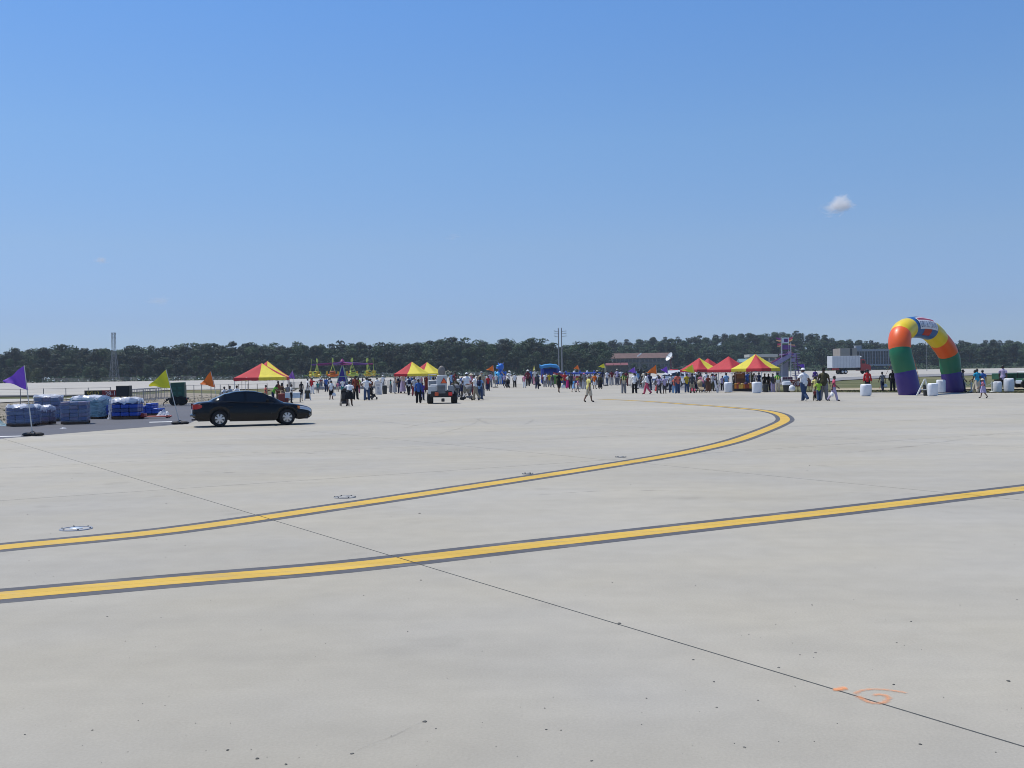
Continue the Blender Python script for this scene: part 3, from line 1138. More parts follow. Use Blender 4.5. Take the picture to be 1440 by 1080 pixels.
def cab_pt(x, t, s, out=0.0):
    b, r = interp(deck, x) - 0.05, interp(roof_z, x)
    tt = min(t, 1.0)
    return Vector((x, s * (cab_w(x, tt) + out), b + (r - .03 - b) * tt))

def build_car():
    p_r, p_f = at(309, 600.5), at(404, 597.6)
    ang = math.atan2(p_f.y - p_r.y, p_f.x - p_r.x)
    t = thing('black_sedan', 'black four-door sedan parked with silver wheels near the asphalt edge', 'car')
    # the nearer side is local -y; wheels touch the ground where the photograph shows them
    k = (p_f - p_r).length / (WX[1] - WX[0])
    t.scale = (k, k, k * 1.05)
    d = Vector((math.cos(ang), math.sin(ang), 0))
    n = Vector((-d.y, d.x, 0))
    t.location = p_r - d * WX[0] * k + n * 0.80 * k
    t.rotation_euler = (0, 0, ang)
    rings = car_rings()
    mb = MB()
    mb.loft(rings, False)
    mb.add(rings[0], [tuple(range(len(rings[0])))])
    mb.add(rings[-1], [tuple(reversed(range(len(rings[-1]))))])
    # cabin shell
    cab = []
    for i in range(33):
        x = 0.62 + (3.72 - 0.62) * i / 32
        r = interp(roof_z, x)
        side = [cab_pt(x, q, -1) for q in (0, .3, .6, .85, 1.0)]
        cw = cab_w(x, 1.0)
        top = [Vector((x, -cw * f, r - .012 * f * f)) for f in (.85, .5, 0)]
        ring = side + top + [Vector((v.x, -v.y, v.z)) for v in reversed(side + top[:-1])]
        cab.append(ring)
    mb.loft(cab, False)
    body = mb.build('body', m_carp, t, 30)
    und = MB()
    for x0, x1 in ((0.2, WX[0] - .42), (WX[0] + .42, WX[1] - .42), (WX[1] + .42, 4.75)):
        und.box(((x0 + x1) / 2, 0, .30), (x1 - x0, 1.56, .12))
    und.box((2.45, 0, .48), (4.2, 1.1, .3))
    for w in WX:
        for s in (-1, 1):
            und.add([(w + .41 * math.cos(a), s * .60, .32 + .41 * math.sin(a)) for a in [math.pi * q / 12 for q in range(13)]] + [(w + .41 * math.cos(a), s * .88, .32 + .41 * math.sin(a)) for a in [math.pi * q / 12 for q in range(13)]], [(q, q + 1, q + 14, q + 13) for q in range(12)] + [tuple(range(13))])
    und.build('underbody', m_darkmet, t)
    # glass, proud of the shell by a few millimetres
    def side_glass(xa, xb, s, name='side_window', lo=.10, hi=.90):
        g = MB()
        n = 10
        P = []
        for q in range(n + 1):
            x = xa + (xb - xa) * q / n
            rr = interp(roof_z, x) - .03
            b = interp(deck, x) - .05
            if rr - b < 0.06:
                continue
            P.append([cab_pt(x, f, s, 0.006) for f in (lo, .4, .68, hi)])
        g.loft(P, False)
        return g.build(name, m_glass, t, 30)
    for s in (-1, 1):
        side_glass(1.32, 2.08, s)
        side_glass(2.18, 3.02, s)
        side_glass(1.06, 1.26, s, 'quarter_window', .12, .80)
        # belt moulding and door seams
        tr = MB()
        for q in range(14):
            x0, x1 = 0.95 + 2.35 * q / 14, 0.95 + 2.35 * (q + 1) / 14
            y0, y1 = cab_w(x0, 0) + .012, cab_w(x1, 0) + .012
            z0, z1 = interp(deck, x0) - .03, interp(deck, x1) - .03
            tr.add([(x0, s * y0, z0), (x1, s * y1, z1), (x1, s * y1, z1 + .022), (x0, s * y0, z0 + .022)], [(0, 1, 2, 3)])
        tr.build('belt_moulding', m_trimb, t)
        for xd in (1.50, 2.52):
            h = MB()
            h.rbox((xd, s * .915, .80), (.22, .03, .045), .012)
            h.build('door_handle', m_carp, t, 40)
        for xd in (1.42, 2.13, 3.18):
            sm = MB()
            pts = [(xd - (.10 if xd < 2 else 0) * max(0, (.6 - z)) * 0, z) for z in (.30, .5, .7, .88)]
            for (xa, za), (xb, zb) in zip(pts, pts[1:]):
                w = interp(half, xd)
                f = lambda z: w * (1.0 - .075 * max(0, (z - .55) / .4) - .03 * max(0, (.45 - z) / .2)) + .002
                sm.add([(xa - .006, s * f(za), za), (xa + .006, s * f(za), za), (xb + .006, s * f(zb), zb), (xb - .006, s * f(zb), zb)], [(0, 1, 2, 3)])
            sm.build('door_seam', m_trimb, t)
        mi = MB()
        mi.rbox((3.02, s * 1.00, 1.03), (.12, .20, .13), .05)
        mi.box((3.03, s * .88, 1.0), (.06, .12, .04))
        mi.build('side_mirror', m_carp, t, 40)
    # curved windscreen and rear window
    for name, xa, xb in (('windscreen', 2.86, 3.50), ('rear_window', 0.78, 1.36)):
        g = MB()
        P = []
        for q in range(9):
            x = xa + (xb - xa) * q / 8
            cw = cab_w(x, 1.0) * .90
            r = interp(roof_z, x)
            P.append([Vector((x, cw * f, r + .006 - .012 * f * f)) for f in (-1, -.6, -.2, .2, .6, 1)])
        g.loft(P, False)
        g.build(name, m_glass, t, 30)
    # wheels
    for w in WX:
        for s in (-1, 1):
            M = Matrix.Rotation(R(90), 3, 'X')
            ty = MB()
            ty.lathe([(.20, -.105), (.295, -.105), (.322, -.08), (.326, 0), (.322, .08), (.295, .105), (.20, .105)], 36, (0, 0, 0), M, False)
            wh = ty.build('wheel', m_rubber, t, 40)
            wh.location = (w, s * .80, WR)
            rm = MB()
            o = -s * -1
            rm.lathe([(.215, .075 * 1), (.225, .095), (.205, .10), (.190, .085)], 36, (0, 0, 0), Matrix.Rotation(R(-90 * s), 3, 'X'), False)
            Ms = Matrix.Rotation(R(-90 * s), 3, 'X')
            for q in range(7):
                a = 2 * math.pi * q / 7 + .2
                e, f = Vector((math.cos(a), math.sin(a), 0)), Vector((-math.sin(a), math.cos(a), 0))
                sec = [(.05, .034, .098), (.11, .033, .10), (.20, .048, .092)]
                rg = [[Ms @ (e * r + f * x + Vector((0, 0, z))) for x, z in ((-hw, zz - .03), (-hw, zz), (hw, zz), (hw, zz - .03))] for r, hw, zz in sec]
                rm.loft(rg, True, True, True)
            rm.lathe([(.001, .108), (.05, .106), (.07, .098), (.07, .06)], 20, (0, 0, 0), Ms, False)
            rm.build('rim', m_alloy, wh, 40)
            dk = MB()
            dk.lathe([(.001, .03), (.215, .03)], 24, (0, 0, 0), Ms, False)
            dk.build('brake_disc', m_darkmet, wh)
    # lamps, bumpers, plate
    for s in (-1, 1):
        lm = MB()
        P = []
        for x, in ((-.012,), (.10,), (.24,), (.36,)):
            w = interp(half, max(x, 0.0)) + .006
            P.append([Vector((x, s * w * (.985 - .0 * z), z)) for z in ((.72, .78, .86, .925) if x < .2 else ((.745, .79, .86, .92) if x < .3 else (.80, .82, .86, .885)))])
        lm.loft(P, False)
        w = interp(half, 0) 
        lm.add([(-.012, s * w, .72), (-.012, s * .34, .74), (-.012, s * .34, .87), (-.012, s * w * .98, .92)], [(0, 1, 2, 3)])
        lm.build('tail_lamp', m_tail, t, 40)
        hd = MB()
        P = []
        for x in (4.40, 4.55, 4.70, 4.82, 4.91):
            w = interp(half, x) * 1.0 + .006
            bz = interp(belt, x)
            P.append([Vector((x, s * w * k, bz - d)) for k, d in ((1.0, .135), (.995, .085), (.965, .03), (.88, -.008))])
        hd.loft(P, False)
        hl = hd.build('headlight', m_head, t, 40)
        tn = MB()
        P = []
        for x in (4.30, 4.40):
            w = interp(half, x) + .006
            bz = interp(belt, x)
            P.append([Vector((x, s * w * k, bz - d)) for k, d in ((1.0, .13), (.99, .06), (.96, .02))])
        tn.loft(P, False)
        tn.build('turn_lamp', m_amber, hl)
    for x0, z0 in ((-.02, .47), (4.90, .40)):
        pts = []
        for y in [q / 10 for q in range(-10, 11)]:
            ins = .16 * abs(y) ** 3
            x = x0 + (ins if x0 < 1 else -ins)
            pts.append((x, y * .80, z0))
        bp = MB()
        bp.tube(pts, .075, 8)
        bp.build('bumper', m_carp, t, 50)
    ex = MB()
    ex.tube([(-.05, -.42, .30), (.3, -.42, .30)], .03, 10)
    ex.build('exhaust_pipe', m_darkmet, t, 40)
    pl = MB()
    pl.box((-.022, 0, .62), (.012, .32, .16))
    pl.build('number_plate', mat('plate_white', (.6, .6, .6)), t)
    gr = MB()
    gr.ell((4.93, 0, .60), (.03, .30, .07), 16, 6)
    gr.build('grille', m_trimb, t, 40)
    return t
sedan = build_car()

# ------------------------------------------------------------------ canopies
m_pole = mat('white_steel_pole', (0.55, 0.55, 0.56), 0.4, 0.4, 0.08, 5)
m_red = mat('red_canopy_cloth', (0.52, 0.040, 0.052), 0.75, 0, 0.10, 2.5, 0.3, trans=0.22)
m_ylw = mat('yellow_canopy_cloth', (0.72, 0.62, 0.06), 0.75, 0, 0.10, 2.5, 0.3, trans=0.22)
def canopy(px, py, label, rz, cols, w=3.05, eave=2.05, peak=3.35, D=None, lift=0.0):
    """pop-up canopy: four corner panels, each its own cloth part, four legs and a truss"""
    p = at(px, py) if D is None else gy(px, D)
    t = thing('canopy_tent', label, 'canopy', p, R(rz), 'red and yellow pop-up canopies')
    h = w / 2
    n = 8
    def roof(u, v):
        """height over the square, u and v in -1..1: slack cloth between ridge lines"""
        m = max(abs(u), abs(v))
        z = eave + (peak - eave) * (1 - m) ** 1.12
        sag = 0.10 * (1 - abs(abs(u) - abs(v)) if False else 0)
        dip = 0.09 * math.sin(math.pi * m) * (1 - min(abs(u), abs(v)) / max(m, 1e-4)) 
        return z - dip
    for q, (sx, sy) in enumerate(((-1, -1), (1, -1), (1, 1), (-1, 1))):
        mb = MB()
        G = [[None] * (n + 1) for _ in range(n + 1)]
        vs = []
        for i in range(n + 1):
            for j in range(n + 1):
                u, v = i / n, j / n
                vs.append(Vector((sx * u * h, sy * v * h, roof(u, v))))
        fs = [(i * (n + 1) + j, (i + 1) * (n + 1) + j, (i + 1) * (n + 1) + j + 1, i * (n + 1) + j + 1) for i in range(n) for j in range(n)]
        mb.add(vs, fs)
        # valance hanging from the two eaves, slightly scalloped
        for ax in (0, 1):
            P = []
            for i in range(n + 1):
                u = i / n
                a = Vector((sx * h, sy * u * h, roof(1, u))) if ax == 0 else Vector((sx * u * h, sy * h, roof(u, 1)))
                wob = 0.022 * math.sin(u * 17 + q * 2 + px)
                o = Vector((sx, 0, 0)) if ax == 0 else Vector((0, sy, 0))
                P.append([a, a + o * (.01 + wob * .5) - Vector((0, 0, .13)), a + o * wob - Vector((0, 0, .26 + 0.02 * math.sin(u * 9)))])
            mb.loft(P, False)
        mb.build('canopy_cloth', m_red if cols[q] == 'r' else m_ylw, t, 35, fix=False)
    for sx in (-1, 1):
        for sy in (-1, 1):
            lg = MB()
            x, y = sx * (h - .05), sy * (h - .05)
            lg.box((x, y, 1.0), (.045, .045, 2.0))
            lg.box((x, y, .012), (.13, .13, .024))
            lg.build('leg', m_pole, t)
    tr = MB()
    for sx, sy, dx, dy in ((-1, -1, 2, 0), (1, -1, 0, 2), (1, 1, -2, 0), (-1, 1, 0, -2)):
        a = Vector((sx * (h - .05), sy * (h - .05), 0))
        for q in range(4):
            b0 = a + Vector((dx, dy, 0)) * (h - .05) * q / 4
            b1 = a + Vector((dx, dy, 0)) * (h - .05) * (q + 1) / 4
            tr.tube([b0 + Vector((0, 0, 1.98)), b1 + Vector((0, 0, 1.62))], .012, 4)
            tr.tube([b0 + Vector((0, 0, 1.62)), b1 + Vector((0, 0, 1.98))], .012, 4)
    tr.build('truss', m_pole, t)
    cp = MB()
    cp.tube([(0, 0, 2.0), (0, 0, peak - .04)], .02, 5)
    cp.build('centre_post', m_pole, t)
    return t

# cloth order: near-left, near-right, far-right, far-left (before turning)
can_left = canopy(369, 562, 'red and yellow canopy above the roof of the black sedan, nearer of its pair', 6, 'ryry', 4.2, 1.95, 3.2)
canopy(377, 558.5, 'red and yellow canopy half hidden behind the one above the black sedan', 10, 'ryry', 4.1, 2.0, 3.55)
canopy(580, 553, 'canopy with a red left corner and wide yellow side, left one behind the tractor', -14, 'ryyr', 3.05, 2.1, 3.4)
canopy(601, 551, 'mostly yellow canopy partly behind its twin, right next to the tow tractor', -16, 'ryyr', 3.05, 2.1, 3.4)
can_red = canopy(1025, 548.6, 'all-red canopy left of the yellow and red food canopy', 42, 'rrrr', 3.05, 2.05, 3.35)
can_food = canopy(1063, 550.6, 'yellow canopy with a red front corner over the food counter', 45, 'ryry', 3.15, 2.1, 3.4)
canopy(984, 546, 'small red canopy with a yellow corner left behind the all-red one', 28, 'ryrr', 3.05, 2.1, 3.4)
canopy(996, 544, 'small red canopy whose peak shows just left of the all-red one', 40, 'rrrr', 3.05, 2.1, 3.4)

# ------------------------------------------------------------------ inflatable arch
def build_arch():
    t = thing('inflatable_arch', 'tall inflatable arch of purple, green, orange, yellow and blue segments', 'arch', at(1312, 555))
    ox = t.location
    pl, pr = at(1280, 555.5), at(1343, 551.5)
    yl, yr = pl.y, pr.y
    # centre line: pixel of the photograph and how far along from the near to the far foot
    key = [(1280, 556, 0), (1272.5, 522, .0), (1265.5, 491, .02), (1266.8, 470.5, .10), (1277, 461.5, .28), (1291, 460.5, .47), (1306, 464.5, .66), (1319.5, 477.5, .87), (1333.4, 498, .99), (1337.5, 524, 1), (1343, 552, 1)]
    K = [pt(x, y, yl + (yr - yl) * f) for x, y, f in key]
    segs = [('purple', 0, 1), ('green', 1, 2), ('orange', 2, 3), ('yellow', 3, 4), ('blue', 4, 6), ('yellow', 6, 7), ('orange', 7, 8), ('green', 8, 9), ('purple', 9, 10)]
    cm = dict(purple=(0.036, 0.013, 0.18), green=(0.008, 0.15, 0.062), orange=(0.80, 0.11, 0.012), yellow=(0.78, 0.58, 0.02), blue=(0.015, 0.11, 0.34), red=(0.42, 0.015, 0.02))
    am = {k: mat('inflatable_' + k, v, 0.42, 0, 0.06, 1.5, 0.12, coat=0.15, trans=0.06) for k, v in cm.items()}
    def catmull(i, u):
        p0, p1, p2, p3 = K[max(i - 1, 0)], K[i], K[i + 1], K[min(i + 2, len(K) - 1)]
        return 0.5 * ((2 * p1) + (p2 - p0) * u + (2 * p0 - 5 * p1 + 4 * p2 - p3) * u * u + (3 * p1 - p0 - 3 * p2 + p3) * u ** 3)
    N = 20
    plane_n = (pr - pl).cross(Vector((0, 0, 1))).normalized()      # across the arch, towards the camera
    if plane_n.y > 0:
        plane_n = -plane_n
    def frame(i, u):
        p = catmull(i, u)
        d = (catmull(i, min(1, u + .05)) - catmull(i, max(0, u - .05))).normalized()
        a = (plane_n - d * plane_n.dot(d)).normalized()
        return p, d, a, d.cross(a)
    RADI = 0.78
    first = True
    for col, i0, i1 in segs:
        mb = MB()
        rings = []
        m = 7 * (i1 - i0)
        for k in range(m + 1):
            f = i0 + (i1 - i0) * k / m
            i = min(int(f), len(K) - 2)
            u = f - i
            p, d, a, b = frame(i, u)
            puff = 1 - 0.05 * (abs(2 * k / m - 1)) ** 6         # seam pulled in
            r = RADI * puff * (0.94 if i in (0, 9) and ((i == 0 and u < .06) or (i == 9 and u > .94)) else 1)
            rings.append([p + (a * math.cos(2 * math.pi * q / N) + b * math.sin(2 * math.pi * q / N)) * r - ox for q in range(N)])
        mb.loft(rings, True, True, True)
        mb.build({'blue': 'top_segment'}.get(col, 'tube_segment'), am[col], t, 50)
    # red band round the blue top, and the banner on its front
    band = MB()
    P = []
    for k in range(7):
        u = 0.34 + 0.36 * k / 6
        f = 4 + 2 * u
        i = int(f); i = min(i, 5)
        p, d, a, b = frame(i, f - i)
        P.append([p + (a * math.cos(g) + b * math.sin(g)) * (RADI * 1.012) - ox for g in [R(x) for x in range(-110, 51, 10)]])
    # red stripe slants a little, as sewn
    band.loft(P, False)
    band.build('red_band', am['red'], t, 50)
    m_ban = mat('white_banner', (0.72, 0.72, 0.74), 0.5, 0, 0.06, 3, 0.1)
    ban = MB()
    m_strip = mat('red_print', (0.45, 0.05, 0.07), 0.5, 0, 0.1, 8)
    m_ink = mat('navy_print', (0.03, 0.05, 0.16), 0.5, 0, 0.1, 8)
    def on(u, g, k=1.02):
        f = 4 + 2 * u
        i = min(int(f), 5)
        p, d, a, b = frame(i, f - i)
        return p + (a * math.cos(g) + b * math.sin(g)) * (RADI * k) - ox
    # find which sign of b looks up
    _, _, _, bb = frame(5, 0)
    su = 1 if bb.z > 0 else -1
    def patch(u0, u1, g0, g1, m, k, name, parent):
        mb = MB()
        P = [[on(u0 + (u1 - u0) * x / 8, su * R(g0 + (g1 - g0) * y / 8), k) for y in range(9)] for x in range(9)]
        mb.loft(P, False)
        return mb.build(name, m, parent, 50)
    bn = patch(.10, .93, -10, 62, m_ban, 1.03, 'banner', t)
    patch(.15, .88, 42, 56, m_strip, 1.036, 'red_print_strip', bn)
    # curved lettering on the banner
    def letters(s, u0, u1, g0, g1, m, k):
        me = text_mesh(s, 1.0, 'LEFT', 0.0)
        xs = [v.co.x for v in me.vertices]; ys = [v.co.y for v in me.vertices]
        x0, x1, y0, y1 = min(xs), max(xs), min(ys), max(ys)
        for v in me.vertices:
            v.co = on(u0 + (u1 - u0) * (v.co.x - x0) / (x1 - x0), su * R(g0 + (g1 - g0) * (v.co.y - y0) / (y1 - y0)), k)
        me.materials.append(m)
        link('lettering', me, bn)
    letters('CARNIVAL MIDWAY', .15, .89, -2, 34, m_ink, 1.045)
    letters('WELCOME TO THE FAMILY', .22, .82, 45, 53, m_ink, 1.045)
    # tethers
    rp = mat('orange_rope', (0.45, 0.12, 0.06), 0.8)
    for a, g in (((1268, 481, yl - .3), at(1236, 547)), ((1282, 493, yl), at(1297, 549))):
        q = MB()
        q.tube([pt(*a) - ox, g - ox], .015, 5)
        q.build('tether_rope', rp, t)
    # blower sleeve
    return t
arch = build_arch()
# ------------------------------------------------------------------ flags on weighted stands
m_flagpole = mat('pale_flag_pole', (0.62, 0.60, 0.55), 0.5, 0, 0.1, 6)
m_bag = mat('black_sand_bag', (0.016, 0.016, 0.018), 0.7, 0, 0.3, 8, 0.3)
FLC = dict(purple=(0.22, 0.085, 0.55), lime=(0.68, 0.64, 0.035), orange=(0.72, 0.16, 0.02), yellow=(0.72, 0.62, 0.06))
def flag(base, tip, droop, fly, col, label, D=None, bag=True, kind='triangle'):
    """base, pole tip, lower sleeve end and flying corner, in pixels of the photograph"""
    b = at(*base) if D is None else gy(base[0], D)
    t = thing('pennant_flag', label, 'flag', b, 0, 'pennant flags on the apron')
    y = b.y
    a = pt(*tip, y) - b
    po = MB()
    po.tube([(0, 0, 0), a * .5 + Vector((0, 0, 0)), a], [.022, .018, .013], 6)
    po.build('pole', m_flagpole, t, 50)
    p0, p1 = pt(*tip, y) - b, pt(*droop, y) - b
    p2 = pt(*fly, y) - b + Vector((0, 0.35, 0))
    mb = MB()
    n, m = 10, 7
    P = []
    rnd = random.Random(tip[0])
    ph = rnd.random() * 6
    size = (p0 - p1).length
    for i in range(n + 1):
        u = i / n
        row = []
        for j in range(m + 1):
            v = j / m
            q = (p0.lerp(p1, v)).lerp(p2, u)
            w = u * (1 - u * .25) * size
            q = q + Vector((0, .14 * w * math.sin(u * 6.5 + ph + v * 2.2), .045 * w * math.sin(u * 9 + ph * 2 - v * 4)))
            row.append(q)
        P.append(row)
    mb.loft(P, False)
    mb.build('pennant', mat('flag_cloth_' + col, FLC[col], 0.75, 0, 0.10, 3, 0.2, trans=0.3), t, 60, fix=False)
    if bag:
        bg_ = MB()
        for s in (-1, 1):
            bg_.ell((s * .17, .02 * s, .055), (.22, .13, .075), 12, 6, Matrix.Rotation(.3 * s, 3, 'Z'))
        bg_.tube([(-.12, 0, .10), (0, 0, .17), (.14, 0, .10)], .02, 5)
        bg_.build('weight_bag', m_bag, t, 60)
    return t
flag((46, 613), (34, 514), (39.5, 549), (-1, 536), 'purple', 'purple pennant in front of the wrapped pallets, leftmost in the photo')
flag((253, 596.5), (233.5, 519.5), (240.5, 546), (205, 543), 'lime', 'yellow-green pennant on a leaning pole behind the tail of the black sedan')
flag((308, 574), (296.5, 522), (303, 545), (280, 540), 'orange', 'orange pennant above the rear window of the black sedan')
flag((414, 558), (411.5, 521), (415, 533), (404, 531), 'purple', 'purple pennant at the right corner of the canopy behind the sedan')
flag((697, 545), (693.5, 513.5), (695, 522.5), (684, 520), 'orange', 'orange pennant just left of the blue inflatable creature')
flag((754, 541), (751, 513), (753, 521), (749.5, 522), 'yellow', 'narrow yellow pennant left of the blue inflatable castle')
flag((816, 542), (812.5, 513), (815, 520), (807, 518), 'orange', 'orange pennant above the striped inflatable obstacle course')
flag((852, 543), (849.5, 511), (851.5, 518), (842, 515.5), 'lime', 'small yellow-green pennant above the crowd left of the brick building')
flag((894, 547), (892.5, 516), (894.5, 525.5), (884, 522), 'purple', 'purple pennant above the man in a white shirt and black trousers')
flag((925, 549), (922.5, 513), (924, 526), (910, 524), 'orange', 'large orange pennant left of the white rescue vehicle')
flag((941, 548), (938, 515), (940, 526), (930, 520), 'purple', 'purple pennant over the bonnet of the white rescue vehicle')
flag((977, 550), (974, 512.5), (977, 525), (960.5, 521), 'lime', 'yellow-green pennant left of the small red and yellow canopies')
flag((1134, 541), (1131, 512), (1132, 520), (1123, 513), 'purple', 'purple pennant behind the man in white shirt and jeans')

# ------------------------------------------------------------------ left: pallets of wrapped goods
m_wood = mat('pallet_wood', (0.11, 0.060, 0.034), 0.85, 0, 0.3, 6)
m_case = {'bluegrey': mat('case_blue_grey', (0.075, 0.115, 0.23), 0.4, 0, 0.35, 5), 'violet': mat('case_violet', (0.14, 0.10, 0.19), 0.45, 0, 0.35, 6),
          'blue': mat('case_blue', (0.018, 0.075, 0.40), 0.4, 0, 0.2, 5), 'teal': mat('case_teal', (0.10, 0.20, 0.24), 0.4, 0, 0.3, 5), 'deep': mat('case_deep_blue', (0.03, 0.06, 0.20), 0.4, 0, 0.3, 5)}
def film_mat(name, col, alpha):
    m, n, l, b = new_mat(name)
    b.inputs['Base Color'].default_value = (*col, 1)
    b.inputs['Roughness'].default_value = 0.22
    tc = n.new('ShaderNodeTexCoord')
    nz = n.new('ShaderNodeTexNoise')
    nz.inputs['Scale'].default_value = 2.2
    nz.inputs['Detail'].default_value = 4
    nz.inputs['Distortion'].default_value = 1.5
    mp = n.new('ShaderNodeMapping')
    mp.inputs['Scale'].default_value = (0.7, 0.7, 2.6)
    l.new(tc.outputs['Object'], mp.inputs['Vector'])
    l.new(mp.outputs[0], nz.inputs['Vector'])
    mr = n.new('ShaderNodeMapRange')
    mr.inputs['From Min'].default_value = 0.35
    mr.inputs['From Max'].default_value = 0.7
    mr.inputs['To Min'].default_value = alpha * 0.45
    mr.inputs['To Max'].default_value = min(1, alpha * 1.5)
    l.new(nz.outputs['Fac'], mr.inputs['Value'])
    l.new(mr.outputs[0], b.inputs['Alpha'])
    bp = n.new('ShaderNodeBump')
    bp.inputs['Strength'].default_value = 0.6
    bp.inputs['Distance'].default_value = 0.04
    l.new(nz.outputs['Fac'], bp.inputs['Height'])
    l.new(bp.outputs[0], b.inputs['Normal'])
    return m
m_film = film_mat('clear_stretch_film', (0.50, 0.55, 0.68), 0.24)
m_filmw = film_mat('white_plastic_sheet', (0.74, 0.76, 0.82), 1.0)
m_filmt = film_mat('pale_teal_film', (0.36, 0.56, 0.62), 0.62)
m_band = mat('red_band_print', (0.24, 0.05, 0.06), 0.5, 0, 0.2, 6)

def pallet_mesh(w, d):
    mb = MB()
    for k in range(7):
        mb.box((-w / 2 + w * (k + .5) / 7, 0, .135), (w / 7 * .78, d, .022))
    for y in (-d / 2 + .05, 0, d / 2 - .05):
        mb.box((0, y, .066), (w, .09, .11))
    return mb.mesh('pallet_base', m_wood)

def pallet(x0, x1, py, top, rz, cases, label, layers=4, cols=3, film=m_film, cap=None, D=None, missing=()):
    p = at((x0 + x1) / 2, py)
    ppm = FOC / p.y
    rz0 = R(rz)
    wpx = (x1 - x0) / ppm
    w = wpx / (abs(math.cos(rz0)) + .9 * abs(math.sin(rz0)))
    d = w * .9
    h = (py - top) / ppm * 1.0 - .15
    p = p + Vector((p.x, p.y, 0)).normalized() * d * .45
    h = h * p.y / (p.y - d * .45)
    t = thing('wrapped_pallet', label, 'pallet', p, rz0, 'pallets of wrapped goods on the asphalt')
    link('pallet_base', pallet_mesh(w, d), t)
    rnd = random.Random(x0)
    lh = h / layers
    cw, cd = w / cols, d / 3
    cm = MB()
    cm.rbox((0, 0, 0), (cw * .955, cd * .955, lh * .93), min(.05, lh * .2))
    meshes = [cm.mesh('case', m_case[c], 40) for c in cases]
    for k in range(layers):
        for i in range(cols):
            for j in range(3):
                if (k, i) in missing:
                    continue
                o = link('case', meshes[(k + (i + j) % 2 * (len(meshes) > 2)) % len(meshes)], t, (-w / 2 + cw * (i + .5) + rnd.uniform(-.012, .012), -d / 2 + cd * (j + .5) + rnd.uniform(-.012, .012), .15 + lh * (k + .5)))
                o.rotation_euler.z = rnd.uniform(-.03, .03)
    if film:
        mb = MB()
        rings = []
        n = 28
        for q in range(11):
            f = q / 10
            ring = []
            for k in range(n):
                a = 2 * math.pi * (k + .5) / n
                ca, sa = math.cos(a), math.sin(a)
                m = max(abs(ca), abs(sa))
                r = 1.0 + .035 * math.sin(5 * a + f * 9) * .5 + rnd.uniform(-.012, .012)
                ring.append(Vector((w / 2 * 1.035 * ca / m * r, d / 2 * 1.035 * sa / m * r, .10 + (h + .06) * f)))
            rings.append(ring)
        mb.loft(rings, True)
        mb.build('stretch_film', film, t, 50)
    if cap:
        mb = MB()
        n = 14
        P = []
        for i in range(n + 1):
            row = []
            for j in range(n + 1):
                u, v = -1.12 + 2.24 * i / n, -1.12 + 2.24 * j / n
                m = max(abs(u), abs(v))
                drop = 0 if m < 1 else (m - 1) * 8 * cap * (.6 + .5 * rnd.random())
                z = .17 + h + .06 + .05 * math.sin(u * 3 + x0) * math.cos(v * 4) + rnd.uniform(-.03, .04) - drop * .28
                row.append(Vector((w / 2 * max(-1.06, min(1.06, u)), d / 2 * max(-1.06, min(1.06, v)), max(z, .16))))
            P.append(row)
        mb.loft(P, False)
        mb.build('plastic_cover', m_filmw, t, 60)
    return t
pallet(14, 53, 599.5, 573, 6, ['bluegrey', 'deep'], 'blue-grey wrapped pallet with a loose white top, nearest the purple pennant', 4, 3, m_film, .5)
pallet(50, 76, 597, 574, -12, ['violet', 'bluegrey'], 'low white-topped pallet between the purple pennant and the tallest stacks', 3, 2, m_film, .9)
pallet(51, 88, 592.5, 559, 10, ['deep', 'bluegrey', 'violet'], 'tall dark blue wrapped pallet behind the low white-topped one', 5, 3, m_film, .35)
pallet(86, 127, 596.5, 565, 14, ['deep', 'violet', 'bluegrey'], 'square pallet in blue and violet layers, in front of the teal one', 5, 3, m_film, None)
pallet(106, 151, 589, 560, -8, ['teal', 'bluegrey'], 'pallet under pale teal plastic film, below the black and red runway sign', 4, 3, m_filmt, .8)
pallet(140, 164, 588, 569.5, 5, ['blue', 'blue'], 'low stack of bright blue cases beside the teal pallet', 3, 3, None, None)
sheet_p = pallet(161, 199, 589.5, 563, 4, ['blue', 'deep'], 'blue pallet with a white plastic sheet hanging over its sides', 4, 3, None, 1.0)
pallet(200, 229, 585.5, 567, -6, ['blue', 'blue'], 'stepped stack of bright blue sacks next to the white-sheeted pallet', 4, 3, None, None, missing=((3, 2), (3, 0), (2, 2)))
# white sheet hanging down the left side of that pallet
mb = MB()
rnd = random.Random(3)
P = []
for i in range(9):
    row = []
    for j in range(9):
        z = 1.05 * (1 - j / 8)
        row.append(Vector((-.64 - .14 * (j / 8) - .06 * math.sin(i * 1.7 + j * .6) - .05 * rnd.random(), -.56 + .55 * i / 8, z * .94 + .02)))
    P.append(row)
mb.loft(P, False)
mb.build('hanging_sheet', m_filmw, sheet_p, 60)
def heap(px, py, w, d, h, m, label, name='plastic_heap', cat='plastic sheet', seed=1):
    p = at(px, py)
    rnd = random.Random(seed)
    mb = MB()
    n = 12
    P = [[Vector(((i / n - .5) * w, (j / n - .5) * d, max(.004, h * max(0, 1 - ((2 * i / n - 1) ** 2 + (2 * j / n - 1) ** 2)) * rnd.uniform(.4, 1)))) for j in range(n + 1)] for i in range(n + 1)]
    mb.loft(P, False)
    o = mb.build(name, m, None, 30, p)
    return tag(o, label, cat)
heap(230, 585.5, .75, .5, .42, m_filmw, 'crumpled white plastic at the right end of the blue sacks', seed=4)
heap(182, 588.6, .5, .3, .10, mat('tan_paper', (.55, .50, .40), .8), 'crumpled tan paper on the asphalt before the white-sheeted pallet', 'paper_scrap', 'scrap', 5)
heap(89, 602.6, .28, .2, .05, m_filmw, 'small white paper scrap lying alone on the grey asphalt', 'paper_scrap', 'scrap', 6)
